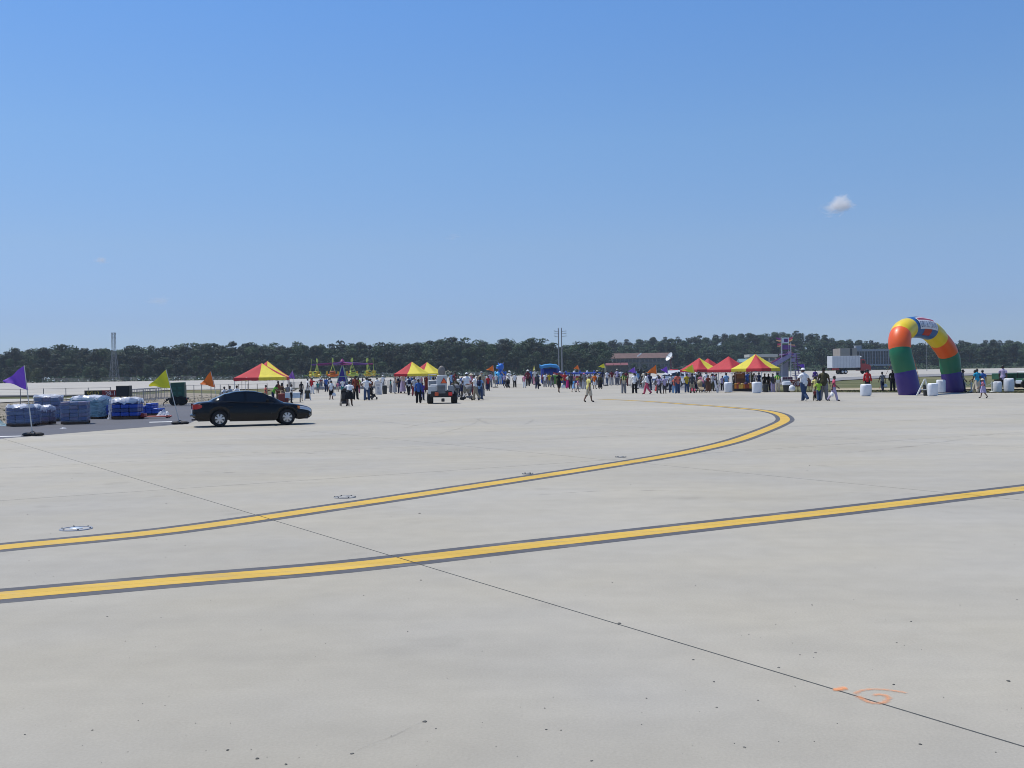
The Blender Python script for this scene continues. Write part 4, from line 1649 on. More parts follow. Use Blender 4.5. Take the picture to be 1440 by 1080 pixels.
heap(-3, 599, .8, .6, .3, m_filmt, 'pale blue plastic heap cut by the left edge of the photo', seed=8)
# red pallet jack under the sacks
p = at(222, 588)
t = thing('pallet_jack', 'red pallet jack lying in front of the blue sacks', 'pallet jack', p, R(4))
m_rp = mat('red_machine_paint', (0.42, 0.03, 0.025), 0.45, 0, 0.2, 6)
for y in (-.2, .2):
    f = MB()
    f.rbox((0, y, .085), (1.25, .16, .06), .02)
    f.build('fork', m_rp, t)
f = MB()
f.rbox((-.72, 0, .16), (.26, .55, .2), .04)
f.tube([(-.78, 0, .22), (-.95, 0, .75), (-.98, 0, .95)], .025, 6)
f.tube([(-.98, -.14, .95), (-.98, .14, .95)], .02, 6)
f.build('pump_handle', m_rp, t, 40)
for x, y in ((-.75, -.12), (-.75, .12), (.5, -.2), (.5, .2)):
    f = MB()
    f.lathe([(.02, -.03), (.075, -.03), (.075, .03), (.02, .03)], 12, (x, y, .075), Matrix.Rotation(R(90), 3, 'X'))
    f.build('wheel', m_rubber, t, 40)

# ------------------------------------------------------------------ runway signs
m_sblk = mat('sign_black', (0.022, 0.024, 0.016), 0.5, 0, 0.1, 8)
m_sred = mat('sign_red', (0.20, 0.012, 0.018), 0.5, 0, 0.1, 8)
m_sylw = mat('sign_yellow_letter', (0.62, 0.47, 0.08), 0.5)
m_swht = mat('sign_white_letter', (0.75, 0.72, 0.70), 0.5)
def runway_sign(x0, x1, top, bot, D, panels, label):
    a = pt(x0, bot, D)
    b = pt(x1, bot, D)
    w = (b - a).length
    hgt = (bot - top) / FOC * D
    c = (a + b) / 2
    g = gz(D)
    t = thing('runway_sign', label, 'sign', (c.x, D, g))
    z0 = c.z - g
    x = -w / 2
    for m, txt, mt, fr, size in panels:
        pw = w * fr
        q = MB()
        q.rbox((x + pw / 2, 0, z0 + hgt / 2), (pw - .01, .22, hgt), .02)
        pn = q.build('sign_panel', m, t)
        lettering(txt, hgt * size, mt, pn, (x + pw / 2, -.116, z0 + hgt / 2 - hgt * .02), sx=1.0)
        x += pw
    for xx in (-w * .4, -w * .12, w * .15, w * .42):
        q = MB()
        q.tube([(xx, 0, 0), (xx, 0, z0)], .035, 6)
        q.build('leg', m_darkmet, t)
    return t
runway_sign(119.5, 173, 548.6, 558.2, 66, [(m_sblk, 'SG12', m_sylw, .465, 0.86), (m_sred, '28-10', m_swht, .535, 0.86)], 'black and red runway sign reading SG12 and 28-10 behind the pallets')
runway_sign(1111, 1140, 534, 543.5, 90, [(m_sred, '28-10', m_swht, 1, 1.0)], 'red runway sign partly hidden by the man in white shirt and jeans')

# black loudspeaker cabinet standing by the sign
p = gy(175, 62)
t = thing('loudspeaker', 'black loudspeaker cabinet standing at the right end of the SG12 sign', 'speaker', p)
q = MB(); q.rbox((0, 0, .92 + .33), (.80, .5, .66), .03); q.build('cabinet', m_sblk, t)
q = MB(); q.box((0, -.26, 1.25), (.70, .02, .56)); q.build('speaker_grille', m_darkmet, t)
for s in (-1, 1):
    q = MB(); q.tube([(s * .28, 0, 0), (s * .2, 0, .93)], .03, 6); q.build('leg', m_darkmet, t)

# ------------------------------------------------------------------ green generator on a trailer
m_gen = mat('dark_green_paint', (0.012, 0.075, 0.045), 0.45, 0, 0.2, 5)
p = at(251, 570)
t = thing('generator_trailer', 'dark green generator box on a black trailer behind the sedan', 'generator', p, R(8))
k = p.y / FOC
q = MB(); q.rbox((0, 0, 33 * k - 11 * k), (19 * k, 13 * k, 21 * k), .04); box_ = q.build('generator_box', m_gen, t, 40)
q = MB()
for x in (-4, 3):
    for z in (17, 24):
        q.rbox((x * k, -6.6 * k, z * k), (5 * k, .03, 4 * k), .02)
q.build('access_panel', mat('green_panel', (0.02, 0.11, 0.07), 0.4, 0, 0.2, 5), box_)
q = MB(); q.box((0, 0, 9.5 * k), (27 * k, 13 * k, 2.6 * k)); q.box((-12 * k, 0, 8.5 * k), (10 * k, 3 * k, 2 * k)); q.build('trailer_bed', m_darkmet, t)
for x in (-5, 5):
    for s in (-1, 1):
        q = MB(); q.lathe([(.05, -.09), (.30, -.10), (.34, -.06), (.34, .06), (.30, .10), (.05, .09)], 20, (x * k, s * 6 * k, .34), Matrix.Rotation(R(90), 3, 'X')); q.build('wheel', m_rubber, t, 40)
q = MB(); q.tube([(-14 * k, 0, 8 * k), (-20 * k, 0, 4 * k)], .04, 6); q.tube([(-20 * k, 0, 4 * k), (-20 * k, 0, 0)], .03, 6); q.build('tow_bar', m_darkmet, t)
for s in (-1, 1):
    q = MB(); q.rbox((12.5 * k, s * 5 * k, 9 * k), (.05, .22, .12), .02); q.build('tail_lamp', m_tail, t)

# ------------------------------------------------------------------ steel barriers and wire fences
m_steel = mat('galvanised_steel', (0.30, 0.30, 0.31), 0.5, 0.3, 0.1, 8)
m_post = mat('grey_fence_post', (0.24, 0.24, 0.235), 0.6, 0.3, 0.15, 6)
def barrier_proto():
    t = thing('crowd_barrier', 'x', 'barrier', (0, 0, -50))
    f = MB()
    f.tube([(-1.05, 0, .12), (-1.05, 0, 1.02), (-.97, 0, 1.10), (.97, 0, 1.10), (1.05, 0, 1.02), (1.05, 0, .12), (-1.05, 0, .12)], .021, 6)
    f.build('frame', m_steel, t, 50)
    bar = MB(); bar.tube([(0, 0, .12), (0, 0, 1.09)], .009, 4)
    me = bar.mesh('bar', m_steel)
    for k in range(15):
        link('bar', me, t, (-.98 + 1.96 * k / 14, 0, 0))
    ft = MB(); ft.tube([(0, -.3, .02), (0, -.25, .045), (0, 0, .12), (0, .25, .045), (0, .3, .02)], .02, 5)
    me = ft.mesh('foot', m_steel)
    for s in (-.8, .8):
        link('foot', me, t, (s, 0, 0))
    return t
bar0 = barrier_proto()
used_bar = [False]
def barrier(p, rz, label, group):
    if not used_bar[0]:
        used_bar[0] = True
        bar0.location, bar0.rotation_euler = p, (0, 0, rz)
        return tag(bar0, label, None, group)
    return copy_thing(bar0, p, rz, label, group)
# ring round the children's ride
ride_c = gy(482, 147)
for k in range(13):
    a = math.pi * (1.02 + k / 13 * .96)
    r = 7.4
    p = ride_c + Vector((math.cos(a) * r, math.sin(a) * r * .95, 0))
    p.z = gz(p.y)
    barrier(p, a + math.pi / 2, 'silver crowd barrier in the ring round the aeroplane ride, %s' % ('at its left end', 'second from its left end', 'third from its left end', 'fourth from its left end', 'left of the stout woman', 'just left of the tower foot', 'under the tower', 'just right of the tower foot', 'behind the person in brown-red', 'fourth from its right end', 'third from its right end', 'second from its right end', 'at its right end')[k], 'barriers round the aeroplane ride')
for k, px in enumerate((851, 859.5, 868, 876.5)):
    barrier(gy(px, 140), R(2), 'silver crowd barrier, %s of the short row left of the man in the safety vest' % ('leftmost', 'second', 'third', 'rightmost')[k], 'barriers left of the man in the safety vest')
for px, D, wh in ((900, 118, 'left of the woman in pink-red trousers'), (912, 119, 'behind the woman in pink-red trousers'), (940, 116, 'between the two girls and the white cap'), (958, 114, 'behind the person in a coral top')):
    barrier(gy(px, D), R(4), 'silver crowd barrier ' + wh, 'barriers by the rescue vehicle')
for k in range(7):
    px = 184 + k * 8.6
    barrier(at(px, 566.5 - k * 1.0), R(28), 'silver crowd barrier, %s in the row behind the blue sacks' % ('leftmost', 'second from the left', 'third from the left', 'middle one', 'third from the right', 'second from the right', 'rightmost')[k], 'barriers behind the blue sacks')

def wire_fence(pts, label, h=1.25, rails=2, name='pipe_fence'):
    """posts with thin rails, one part each"""
    P = [gy(px, D) for px, D in pts]
    t = thing(name, label, 'fence', P[0])
    o = P[0]
    for p in P:
        q = MB(); q.tube([p - o, p - o + Vector((0, 0, h))], .03, 6); q.build('post', m_post, t)
    for k in range(rails):
        z = h * (1 - k * .75) - .03
        q = MB(); q.tube([p - o + Vector((0, 0, z)) for p in P], .012, 4); q.build('rail', m_post, t)
    return t
wire_fence([(-40, 76), (-5, 77), (29, 78), (61.5, 79), (93, 80), (124.5, 81), (156, 82)], 'low wire fence with thin grey posts across the pale strip behind the pallets', 1.35)
wire_fence([(262, 84), (273, 85), (284, 86), (297, 87), (310, 88), (322, 89), (336, 90), (349, 91), (362, 92), (376, 93)], 'thin grey wire fence on dry grass beyond the sedan roof', 1.4)
# ------------------------------------------------------------------ children's aeroplane ride
def build_ride():
    c = ride_c.copy()
    c.z = gz(c.y)
    t = thing('aeroplane_ride', "children's aeroplane ride with purple arms, yellow and orange cars round a purple tower", 'ride', c)
    k = c.y / FOC                    # metres per pixel there
    mp = mat('ride_purple', (0.10, 0.035, 0.22), 0.45, 0, 0.12, 3)
    mm = mat('ride_magenta', (0.22, 0.03, 0.14), 0.45, 0, 0.12, 3)
    ml = mat('ride_lime', (0.50, 0.62, 0.12), 0.5, 0, 0.1, 3)
    mlp = mat('ride_pale_green', (0.38, 0.50, 0.36), 0.5, 0, 0.1, 3)
    my = mat('ride_yellow', (0.62, 0.42, 0.04), 0.45, 0, 0.1, 3)
    mo = mat('ride_orange', (0.66, 0.13, 0.02), 0.45, 0, 0.1, 3)
    mv = mat('ride_violet_panel', (0.045, 0.02, 0.22), 0.5, 0, 0.2, 2)
    H = 4.05
    q = MB(); q.lathe([(4.6, .06), (4.6, .28), (4.4, .34), (.1, .34)], 28); q.build('platform', mat('ride_deck', (.25, .25, .27), .6, .2), t, 40)
    # pyramid tower
    bw = 1.15
    q = MB()
    for s in range(4):
        a0 = math.pi / 2 * s + R(45) + .0
        a1 = a0 + math.pi / 2
        A, B = Vector((math.cos(a0) * bw, math.sin(a0) * bw, .34)), Vector((math.cos(a1) * bw, math.sin(a1) * bw, .34))
        T = Vector((0, 0, 3.5))
        q.add([A, B, B.lerp(T, .93), A.lerp(T, .93)], [(0, 1, 2, 3)])
    q.build('tower_panel', mv, t)
    q = MB()
    for s in range(4):
        a0 = math.pi / 2 * s + R(45)
        a1 = a0 + math.pi / 2
        A, B, T = Vector((math.cos(a0) * bw, math.sin(a0) * bw, .34)), Vector((math.cos(a1) * bw, math.sin(a1) * bw, .34)), Vector((0, 0, 3.6))
        q.tube([A * 1.02, T], .065, 6)
        q.tube([A.lerp(T, .42) * 1.02, B.lerp(T, .42) * 1.02], .045, 6)
    q.build('tower_frame', mlp, t)
    q = MB(); q.lathe([(.05, 3.3), (.42, 3.4), (.42, 3.8), (.25, 4.0), (.05, 4.3)], 14); q.build('hub', mm, t, 40)
    n = 10
    for i in range(n):
        a = 2 * math.pi * i / n + .17
        d = Vector((math.cos(a), math.sin(a), 0))
        s = Vector((-d.y, d.x, 0))
        L = 4.35
        z0, z1 = 3.62, 3.42
        ar = MB()
        ar.tube([d * .3 + Vector((0, 0, z0 + .12)), d * L + Vector((0, 0, z1 + .08))], .075, 6)
        ar.tube([d * .3 + Vector((0, 0, z0 - .22)), d * L + Vector((0, 0, z1))], .05, 6)
        for f in (.25, .45, .65, .85):
            ar.tube([d * (L * f) + Vector((0, 0, z0 - .2 + f * .1)), d * (L * (f + .1)) + Vector((0, 0, z0 + .1 - f * .16))], .025, 4)
        ar.build('arm', mp if i % 2 else mm, t)
        pd = MB()
        tip = d * L + Vector((0, 0, z1 + .10))
        pd.loft([[tip + s * x * w + d * y + Vector((0, 0, z)) for x, y in ((-1, -.03), (1, -.03), (1, .03), (-1, .03))] for w, z in ((.07, .30), (.12, .45), (.08, .80))], True, True, True)
        pd.tube([tip, tip + Vector((0, 0, .3))], .02, 4)
        pd.build('light_paddle', ml, t)
        cz = 2.0
        pc = d * (L + .1) + Vector((0, 0, cz))
        hg = MB(); hg.tube([tip, pc + s * .35 + Vector((0, 0, .42))], .03, 5); hg.tube([tip, pc - s * .35 + Vector((0, 0, .42))], .03, 5)
        hg.build('hanger', ml, t)
        m = (my, my, mo, ml, my)[i % 5]
        M = Matrix.Rotation(a + math.pi / 2, 3, 'Z')
        cb = MB()
        rings = []
        for x, r in ((-.85, .05), (-.68, .16), (-.3, .28), (.25, .31), (.62, .24), (.85, .08)):
            rings.append([pc + M @ Vector((x, r * .82 * math.cos(g), r * .8 * math.sin(g) - .05)) for g in [2 * math.pi * h / 10 for h in range(10)]])
        cb.loft(rings, True, True, True)
        cb.rbox(pc + Vector((0, 0, .36)), (.75, .5, .34), .08, a + math.pi / 2)
        car = cb.build('ride_car', m, t, 45)
        w = MB()
        w.box(pc + Vector((0, 0, -.06)), (.34, 1.7, .05), a + math.pi / 2)
        w.box(pc + M @ Vector((-.82, 0, .25)), (.26, .04, .5), a + math.pi / 2)
        w.box(pc + M @ Vector((-.82, 0, .1)), (.24, .75, .04), a + math.pi / 2)
        w.build('wing', my if m is mo else (ml if m is my else my), car)
        g = MB()
        g.rbox(pc + Vector((0, 0, .38)), (.60, .54, .18), .05, a + math.pi / 2)
        g.build('cabin_window', m_glassc, car)
    return t
build_ride()

# ------------------------------------------------------------------ tow tractor seen from behind
def build_tractor():
    p = at(620.5, 567.3)
    k = p.y / FOC
    t = thing('tow_tractor', 'white tow tractor seen from behind with an orange warning triangle on its back', 'tractor', p, math.atan2(-p.x, p.y) + R(0))
    mw = mat('tractor_white', (0.47, 0.49, 0.50), 0.45, 0, 0.12, 4)
    mg = mat('tractor_grey', (0.24, 0.26, 0.28), 0.5, 0.1, 0.15, 4)
    q = MB(); q.rbox((.02, .55, .66), (1.55, 2.6, .46), .08); q.build('chassis', m_darkmet, t, 40)
    bp = MB(); bp.rbox((.07, -.62, 1.28), (.66, .22, 1.30), .05); back = bp.build('back_panel', mw, t, 40)
    q = MB(); q.rbox((.02, -.745, .98), (.54, .02, .56), .01); q.build('radiator_grille', mg, back)
    q = MB()
    for z in [0.76 + .055 * i for i in range(9)]:
        q.box((.02, -.76, z), (.52, .015, .018))
    q.build('grille_slat', m_darkmet, back)
    # triangle: red rim, orange core
    tri = lambda r: [(.20 + r * math.cos(a), 1.50 + r * math.sin(a)) for a in (R(90), R(210), R(330))]
    q = MB(); q.prism(tri(.27), -.752, -.736); tr = q.build('warning_triangle', mat('triangle_dark_red', (0.20, 0.01, 0.012), 0.5), t)
    q = MB(); q.prism(tri(.20), -.762, -.752); q.build('triangle_core', mat('triangle_orange', (0.85, 0.13, 0.03), 0.5), tr)
    for x, w in ((-.58, .60), (.66, .38)):
        q = MB(); q.rbox((x, -.25, .93), (w, 1.0, .56), .05); q.build('side_box', mw if x < 0 else mg, t, 40)
    q = MB(); q.rbox((-.48, -.25, 1.25), (.46, .8, .09), .03); q.build('box_lid', mat('bright_white_lid', (.7, .7, .7), .4), t)
    for s, x in ((-1, -.74), (1, .88)):
        q = MB(); q.lathe([(.12, -.20), (.34, -.21), (.40, -.14), (.40, .14), (.34, .21), (.12, .20)], 24, (x, -.15, .40), Matrix.Rotation(R(90), 3, 'Y')); w = q.build('wheel', m_rubber, t, 40)
        q = MB(); q.lathe([(.02, 0), (.20, .0), (.20, .03), (.02, .05)], 16, (x + s * .19, -.15, .40), Matrix.Rotation(R(90 * s), 3, 'Y')); q.build('rim', m_alloy, w, 40)
        q = MB(); q.lathe([(.12, -.14), (.30, -.15), (.34, 0), (.30, .15), (.12, .14)], 24, (x * .95, 1.6, .34), Matrix.Rotation(R(90), 3, 'Y')); q.build('wheel', m_rubber, t, 40)
    for x, m in ((-.30, mat('orange_lamp', (.55, .09, .03), .3)), (.62, mat('bright_red_lamp', (.75, .03, .025), .25))):
        q = MB(); q.rbox((x, -.80, .66), (.26, .10, .24), .04); q.build('tail_lamp', m, t, 40)
    q = MB(); q.rbox((.12, -.82, .25), (.22, .3, .22), .04); q.tube([(.12, -.6, .3), (.12, -1.0, .3)], .05, 8); q.build('tow_hook', m_darkmet, t, 40)
    # seat back and hoops above the back panel
    st = MB(); st.ell((.06, -.30, 2.18), (.25, .14, .38), 16, 9); st.build('seat_back', mat('grey_brown_vinyl', (.20, .18, .16), .6, 0, .15, 5), t, 50)
    hp = MB()
    hp.tube([(.30, -.4, 1.9), (.32, -.4, 2.15), (.50, -.4, 2.22), (.66, -.4, 2.10), (.68, -.4, 1.8), (.5, -.4, 1.72), (.30, -.4, 1.9)], .025, 6)
    hp.tube([(.30, -.4, 1.95), (.66, -.4, 2.1)], .02, 6)
    hp.build('steering_hoop', mat('cream_pipe', (.55, .5, .36), .5), t, 50)
    q = MB(); q.tube([(-.85, -.2, 1.2), (-.85, -.2, 1.98), (-.3, -.2, 1.98)], .03, 6); q.tube([(-.28, -.3, 1.25), (-.28, -.3, 1.72)], .02, 6); q.build('grab_rail', mat('pale_rail', (.66, .64, .66), .4), t, 50)
    q = MB(); q.rbox((-.3, 1.0, 1.35), (1.2, .9, .5), .1); q.build('bonnet', mg, t, 40)
    return t
build_tractor()
# trailing cart with greenery just right of it
p = at(641, 561)
q = MB(); rnd = random.Random(2)
for i in range(160):
    c = Vector((rnd.gauss(0, .16), rnd.gauss(0, .16), 1.0 + rnd.gauss(0, .42)))
    a = Vector((rnd.uniform(-1, 1), rnd.uniform(-1, 1), rnd.uniform(-.4, 1))).normalized() * .09
    b_ = Vector((rnd.uniform(-1, 1), rnd.uniform(-1, 1), rnd.uniform(-1, 1))).normalized() * .06
    q.add([c - a, c + b_, c + a, c - b_], [(0, 1, 2, 3)])
t = thing('potted_shrub', 'dark leafy shrub in a pot immediately right of the tow tractor', 'plant', p)
q.build('foliage', mat('dark_leaf', (0.05, 0.06, 0.025), .8, 0, .4, 4), t, fix=False)
q = MB(); q.lathe([(.17, 0), (.22, .4), (.24, .42), (.20, .42)], 14); q.build('pot', m_darkmet, t, 40)

# ------------------------------------------------------------------ bins
m_bagw = mat('white_bin_bag', (0.72, 0.74, 0.77), 0.4, 0, 0.06, 4, 0.3)
m_bin = mat('dark_bin_plastic', (0.022, 0.024, 0.024), 0.55, 0, 0.15, 5)
def bin_bag(px, py, top, w, label, kind='bag', seed=1):
    """waste bin wholly draped in a white bag, or dark with a folded white rim"""
    p = at(px, py)
    k = p.y / FOC
    h, r = (py - top) * k, w * k / 2
    t = thing('waste_bin', label, 'waste bin', p, 0, 'waste bins on the apron')
    rnd = random.Random(seed)
    n = 20
    def ring(rad, z, wob):
        return [Vector(((rad + wob * math.sin(3 * a + seed) + wob * .7 * math.sin(7 * a + z * 6)) * math.cos(a), (rad + wob * math.sin(3 * a + seed)) * math.sin(a), z)) for a in [2 * math.pi * q / n for q in range(n)]]
    q = MB()
    q.lathe([(r * .72, 0), (r * .78, .05), (r * .88, h * .9), (r * .86, h * .94)], 18)
    q.build('bin_body', m_bin, t, 40)
    if kind == 'bag':
        q = MB()
        q.loft([ring(r * .96, .04, .02), ring(r * 1.0, h * .15, .018), ring(r * 1.03, h * .5, .015), ring(r * 1.03, h * .8, .015), ring(r * .98, h * .95, .012), ring(r * .75, h, .03), ring(r * .2, h * .985, .02)], True, False, True)
        q.build('bin_bag', m_bagw, t, 50)
    elif kind == 'rim':
        q = MB()
        q.loft([ring(r * 1.02, h * .72 - .05 * seed % .1, .03), ring(r * 1.04, h * .86, .02), ring(r * 1.0, h * .97, .012), ring(r * .7, h * 1.0, .03), ring(r * .15, h * .96, .02)], True, False, True)
        q.build('bin_bag', m_bagw, t, 50)
    else:
        q = MB(); q.lathe([(r * .92, h * .93), (r * .94, h * .97), (r * .4, h * 1.02), (.01, h * 1.03)], 18); q.build('lid', m_bin, t, 40)
    return t
bin_bag(1217.5, 557, 540, 15, 'white-bagged bin standing alone with a person in orange-red behind it', seed=2)
bin_bag(1311.5, 557, 538.8, 14, 'squat white-bagged bin beside a dark bin between the legs of the arch', seed=3)
bin_bag(1302, 556.6, 541, 8.5, 'dark bin pressed against a white-bagged one between the legs of the arch', 'dark', seed=4)
bin_bag(1323.5, 552.5, 534, 12, 'tall white bin touching the farther leg of the arch', seed=5)
bin_bag(1403, 551.5, 536.5, 11, 'low white-bagged bin right of the rope posts', seed=6)
bin_bag(1419, 551, 532, 13.5, 'tall white drum-like bin in front of the green cart', seed=7)
bin_bag(1023.5, 551.8, 537.5, 11, 'white-bagged bin under the all-red canopy by the board sign', seed=8)
bin_bag(1064, 552.8, 537, 13, 'white-bagged bin at the front corner of the food canopy', seed=9)
bin_bag(1077, 551.6, 540, 9, 'dark bin heaped beside the white one at the food canopy', 'dark', seed=10)
bin_bag(1106.5, 551.5, 536.5, 12, 'black bin with a white bag over its rim left of the red runway sign', 'rim', seed=11)
bin_bag(541, 554, 542, 8, 'black bin with a little white liner right of the white board sign', 'dark', seed=12)
p = at(780, 541.5)
k = p.y / FOC
t = thing('wheeled_bin', 'bright green wheeled container among the crowd before the obstacle course', 'container', p)
q = MB(); q.box((0, 0, 7 * k), (8.5 * k, 7 * k, 11 * k), 0, None, 1.12); q.build('bin_body', mat('bright_green_plastic', (.055, .20, .03), .5, 0, .1, 3), t)
q = MB(); q.rbox((0, 0, 13 * k), (9.8 * k, 8 * k, 1.4 * k), .05); q.build('lid', mat('green_plastic_lid', (.10, .30, .05), .5, 0, .1, 3), t)
for x in (-3, 3):
    q = MB(); q.lathe([(.02, -.05), (.12, -.05), (.12, .05), (.02, .05)], 12, (x * k, -2.5 * k, .12), Matrix.Rotation(R(90), 3, 'Y')); q.build('wheel', m_rubber, t)

# ------------------------------------------------------------------ sandwich boards
m_board = mat('white_board', (0.62, 0.63, 0.66), 0.5, 0, 0.06, 4)
def board(px, py, top, w, rz, label, red=False):
    p = at(px, py)
    k = p.y / FOC
    h = (py - top) * k
    t = thing('sandwich_board', label, 'sign', p, R(rz), 'white sandwich boards')
    a = R(13)
    for s in (-1, 1):
        M = Matrix.Rotation(-a * s, 3, 'X')
        q = MB(); q.box((0, s * h * math.sin(a) * .5, h * .5), (w * k, .03, h), 0, M)
        pn = q.build('board_panel', m_board, t)
        if s == -1:
            face = lambda x, z: Vector((x, 0, 0)) + M @ Vector((0, -.02, z)) + Vector((0, s * h * math.sin(a) * .5, h * .5))
            q = MB()
            rnd = random.Random(px)
            for z in (.33, .27, .21, -.12, -.2, -.28, -.36):
                ww = w * k * rnd.uniform(.28, .4)
                q.add([face(-ww, h * z), face(ww, h * z), face(ww, h * (z + .035)), face(-ww, h * (z + .035))], [(0, 1, 2, 3)])
            q.build('printed_line', mat('grey_print', (.28, .30, .36), .6), pn)
            q = MB()
            q.add([face(-.18 * w * k, -.06 * h), face(.2 * w * k, -.06 * h), face(.2 * w * k, .14 * h), face(-.18 * w * k, .14 * h)], [(0, 1, 2, 3)])
            q.build('printed_picture', mat('magenta_print', (.30, .10, .22), .6) if red else mat('blue_grey_print', (.30, .34, .44), .6), pn)
    q = MB(); q.tube([(-w * k * .5, 0, h * .985), (w * k * .5, 0, h * .985)], .03, 6); q.build('hinge', m_darkmet, t)
    return t
board(533, 555, 538, 8, -14, 'white sandwich board beside a black bin, left of the canopy pair')
board(1009, 552.3, 534.5, 7, 62, 'white sandwich board with a small magenta picture before the all-red canopy', True)
p = at(430, 563)
t = thing('folding_sign', 'black A-frame sign on white legs right behind the nose of the sedan', 'sign', p, R(10))
k = p.y / FOC
q = MB(); q.box((2.6 * k, 0, 8.2 * k), (8 * k, .05, 12 * k), 0, Matrix.Rotation(R(10), 3, 'X')); q.build('board_panel', m_sblk, t)
for s in (-1, 1):
    q = MB(); q.tube([(s * 4 * k + 2.6 * k, -.2, 0), (2.2 * k + s * 2.4 * k, .1, 15 * k)], .04, 6); q.tube([(s * 4 * k + 2.6 * k, .45, 0), (2.2 * k + s * 2.4 * k, .12, 15 * k)], .04, 6); q.build('leg', m_pole, t)

# white trestle frame by the arch, and the rope posts beyond it
m_pvc = mat('white_pvc', (0.62, 0.63, 0.58), 0.45, 0, 0.08, 4)
pA = pt(1297, 557, at(1297, 557).y)
p = at(1297, 557)
k = p.y / FOC
t = thing('trestle_frame', 'white A-shaped trestle leaning beside the near leg of the arch', 'trestle', p)
for a, b_ in (((-8, 0), (4.5, 24)), ((4.5, 24), (9, 3))):
    q = MB(); q.tube([(a[0] * k, 0, a[1] * k if a[1] else .03), (b_[0] * k, .1, b_[1] * k)], .05, 6); q.build('leg', m_pvc, t)
q = MB(); q.tube([(-3 * k, .02, 9 * k), (7 * k, .04, 9 * k)], .035, 6); q.build('cross_bar', m_pvc, t)
pr = thing('rope_post_row', 'white posts with a sagging rope between the arch and the white bins', 'barrier', at(1366, 551.5))
o = pr.location
tops = []
for px in (1357, 1366, 1381, 1395):
    g = at(px, 551.3)
    q = MB(); q.tube([g - o, g - o + Vector((0, 0, 16.5 * k))], .055, 8); q.lathe([(.001, 0), (.2, .01), (.2, .04), (.05, .07)], 14, g - o); q.build('post', m_pvc, pr, 40)
    tops.append(g - o + Vector((0, 0, 15 * k)))
for a, b_ in zip(tops, tops[1:]):
    q = MB(); q.tube([a.lerp(b_, f) - Vector((0, 0, .22 * math.sin(math.pi * f))) for f in (0, .2, .4, .6, .8, 1)], .022, 5); q.build('rope', m_pvc, pr)

# ------------------------------------------------------------------ food counter under the yellow and red canopy
p = at(1046, 550.3)
k = p.y / FOC
t = thing('food_counter', 'food counter with striped red and yellow cloth under the yellow and red canopy', 'counter', p, R(0))
q = MB(); q.rbox((0, .3, 5 * k), (29 * k, .75, 9.5 * k), .03); q.build('counter_base', m_darkmet, t)
cols = [('orange_food_cloth', (.62, .22, .03)), ('yellow_food_cloth', (.72, .48, .08)), ('red_food_cloth', (.38, .08, .05))]
for i in range(9):
    m = mat(*cols[(i * 2 + i // 3) % 3], .7, 0, .2, 8)
    x = (-13.5 + 27 * (i + .5) / 9) * k
    q = MB(); q.loft([[(x - 1.45 * k, .3 - .39, z), (x + 1.45 * k, .3 - .39 - d, z)] for z, d in ((4 * k, .05), (7 * k, .03), (9.8 * k, 0))], False)
    q.build('striped_cloth', m, t)
for i, (x, c, h) in enumerate(((-10, (.6, .35, .05), 1.4), (-6, (.5, .12, .05), 2.2), (-1, (.66, .5, .2), 1.6), (4, (.12, .05, .16), 2.4), (9, (.5, .22, .08), 1.8), (12, (.6, .55, .5), 2.6))):
    q = MB(); q.rbox((x * k, .3, (9.8 + h / 2) * k), (3 * k, .4, h * k), .03); o_ = q.build('food_tray', mat('food_tray_%d' % i, c, .6, 0, .25, 9), None, 0, None); o_.location = p; tag(o_, ['tray of orange food left end of the counter', 'red food box second on the counter', 'cream tray mid counter under the canopy', 'purple crate on the counter right of its middle', 'tan food tray near the right end of the counter', 'pale box at the right end of the food counter'][i], 'food tray', 'trays on the food counter')
p = at(1046, 548.5)
t = thing('menu_cabinet', 'brown vending cabinet standing inside the yellow and red canopy', 'cabinet', p)
q = MB(); q.rbox((0, 1.6, 1.0), (.95, .6, 2.0), .03); q.build('cabinet_body', mat('brown_panel', (.19, .09, .035), .5, 0, .2, 4), t)
q = MB(); q.box((0, 1.285, 1.45), (.7, .02, .6)); q.build('cabinet_front', mat('amber_panel', (.34, .17, .05), .5, 0, .2, 4), t)
# small white price sign standing on the bin corner
p = at(1062.5, 550.8)
k = p.y / FOC
t = thing('price_sign', 'small square white price sign on a post at the food canopy', 'sign', p)
q = MB(); q.tube([(0, 0, 0), (0, 0, 20 * k)], .02, 5); q.build('post', m_pole, t)
q = MB(); q.rbox((0, -.03, 21.5 * k), (4.6 * k, .03, 5 * k), .02); b_ = q.build('sign_panel', m_board, t)
q = MB(); q.box((0, -.05, 21.5 * k), (2.4 * k, .006, 2.6 * k)); q.build('printed_picture', mat('blue_grey_print', (.30, .34, .44), .6), b_)
p = at(410, 566)
t = thing('folding_table', 'table with pale cloth beside the nose of the black sedan', 'table', p, R(8))
k = p.y / FOC
q = MB(); q.rbox((2 * k, 0, 13.5 * k), (21 * k, .75, .05), .02); q.build('tabletop', m_board, t)
q = MB(); q.loft([[(2 * k + x, -.385 - d, z) for x in (-10.4 * k, -4 * k, 3 * k, 10.4 * k)] for z, d in ((13.6 * k, 0), (9 * k, .02), (6.5 * k, .05))], False); q.build('cloth', mat('pale_blue_cloth', (.48, .56, .62), .8), t)
for x in (-8, 12):
    for y in (-.3, .3):
        q = MB(); q.tube([(x * k, y, 0), (x * k, y, 13.3 * k)], .02, 5); q.build('leg', m_darkmet, t)
p = at(399, 566)
t = thing('cool_box', 'dark red cool box on the ground left of the cloth-covered table', 'cool box', p, R(8))
q = MB(); q.rbox((0, -.2, .30), (.75, .45, .6), .05); q.build('box_body', mat('dark_red_plastic', (.20, .02, .02), .4), t, 40)
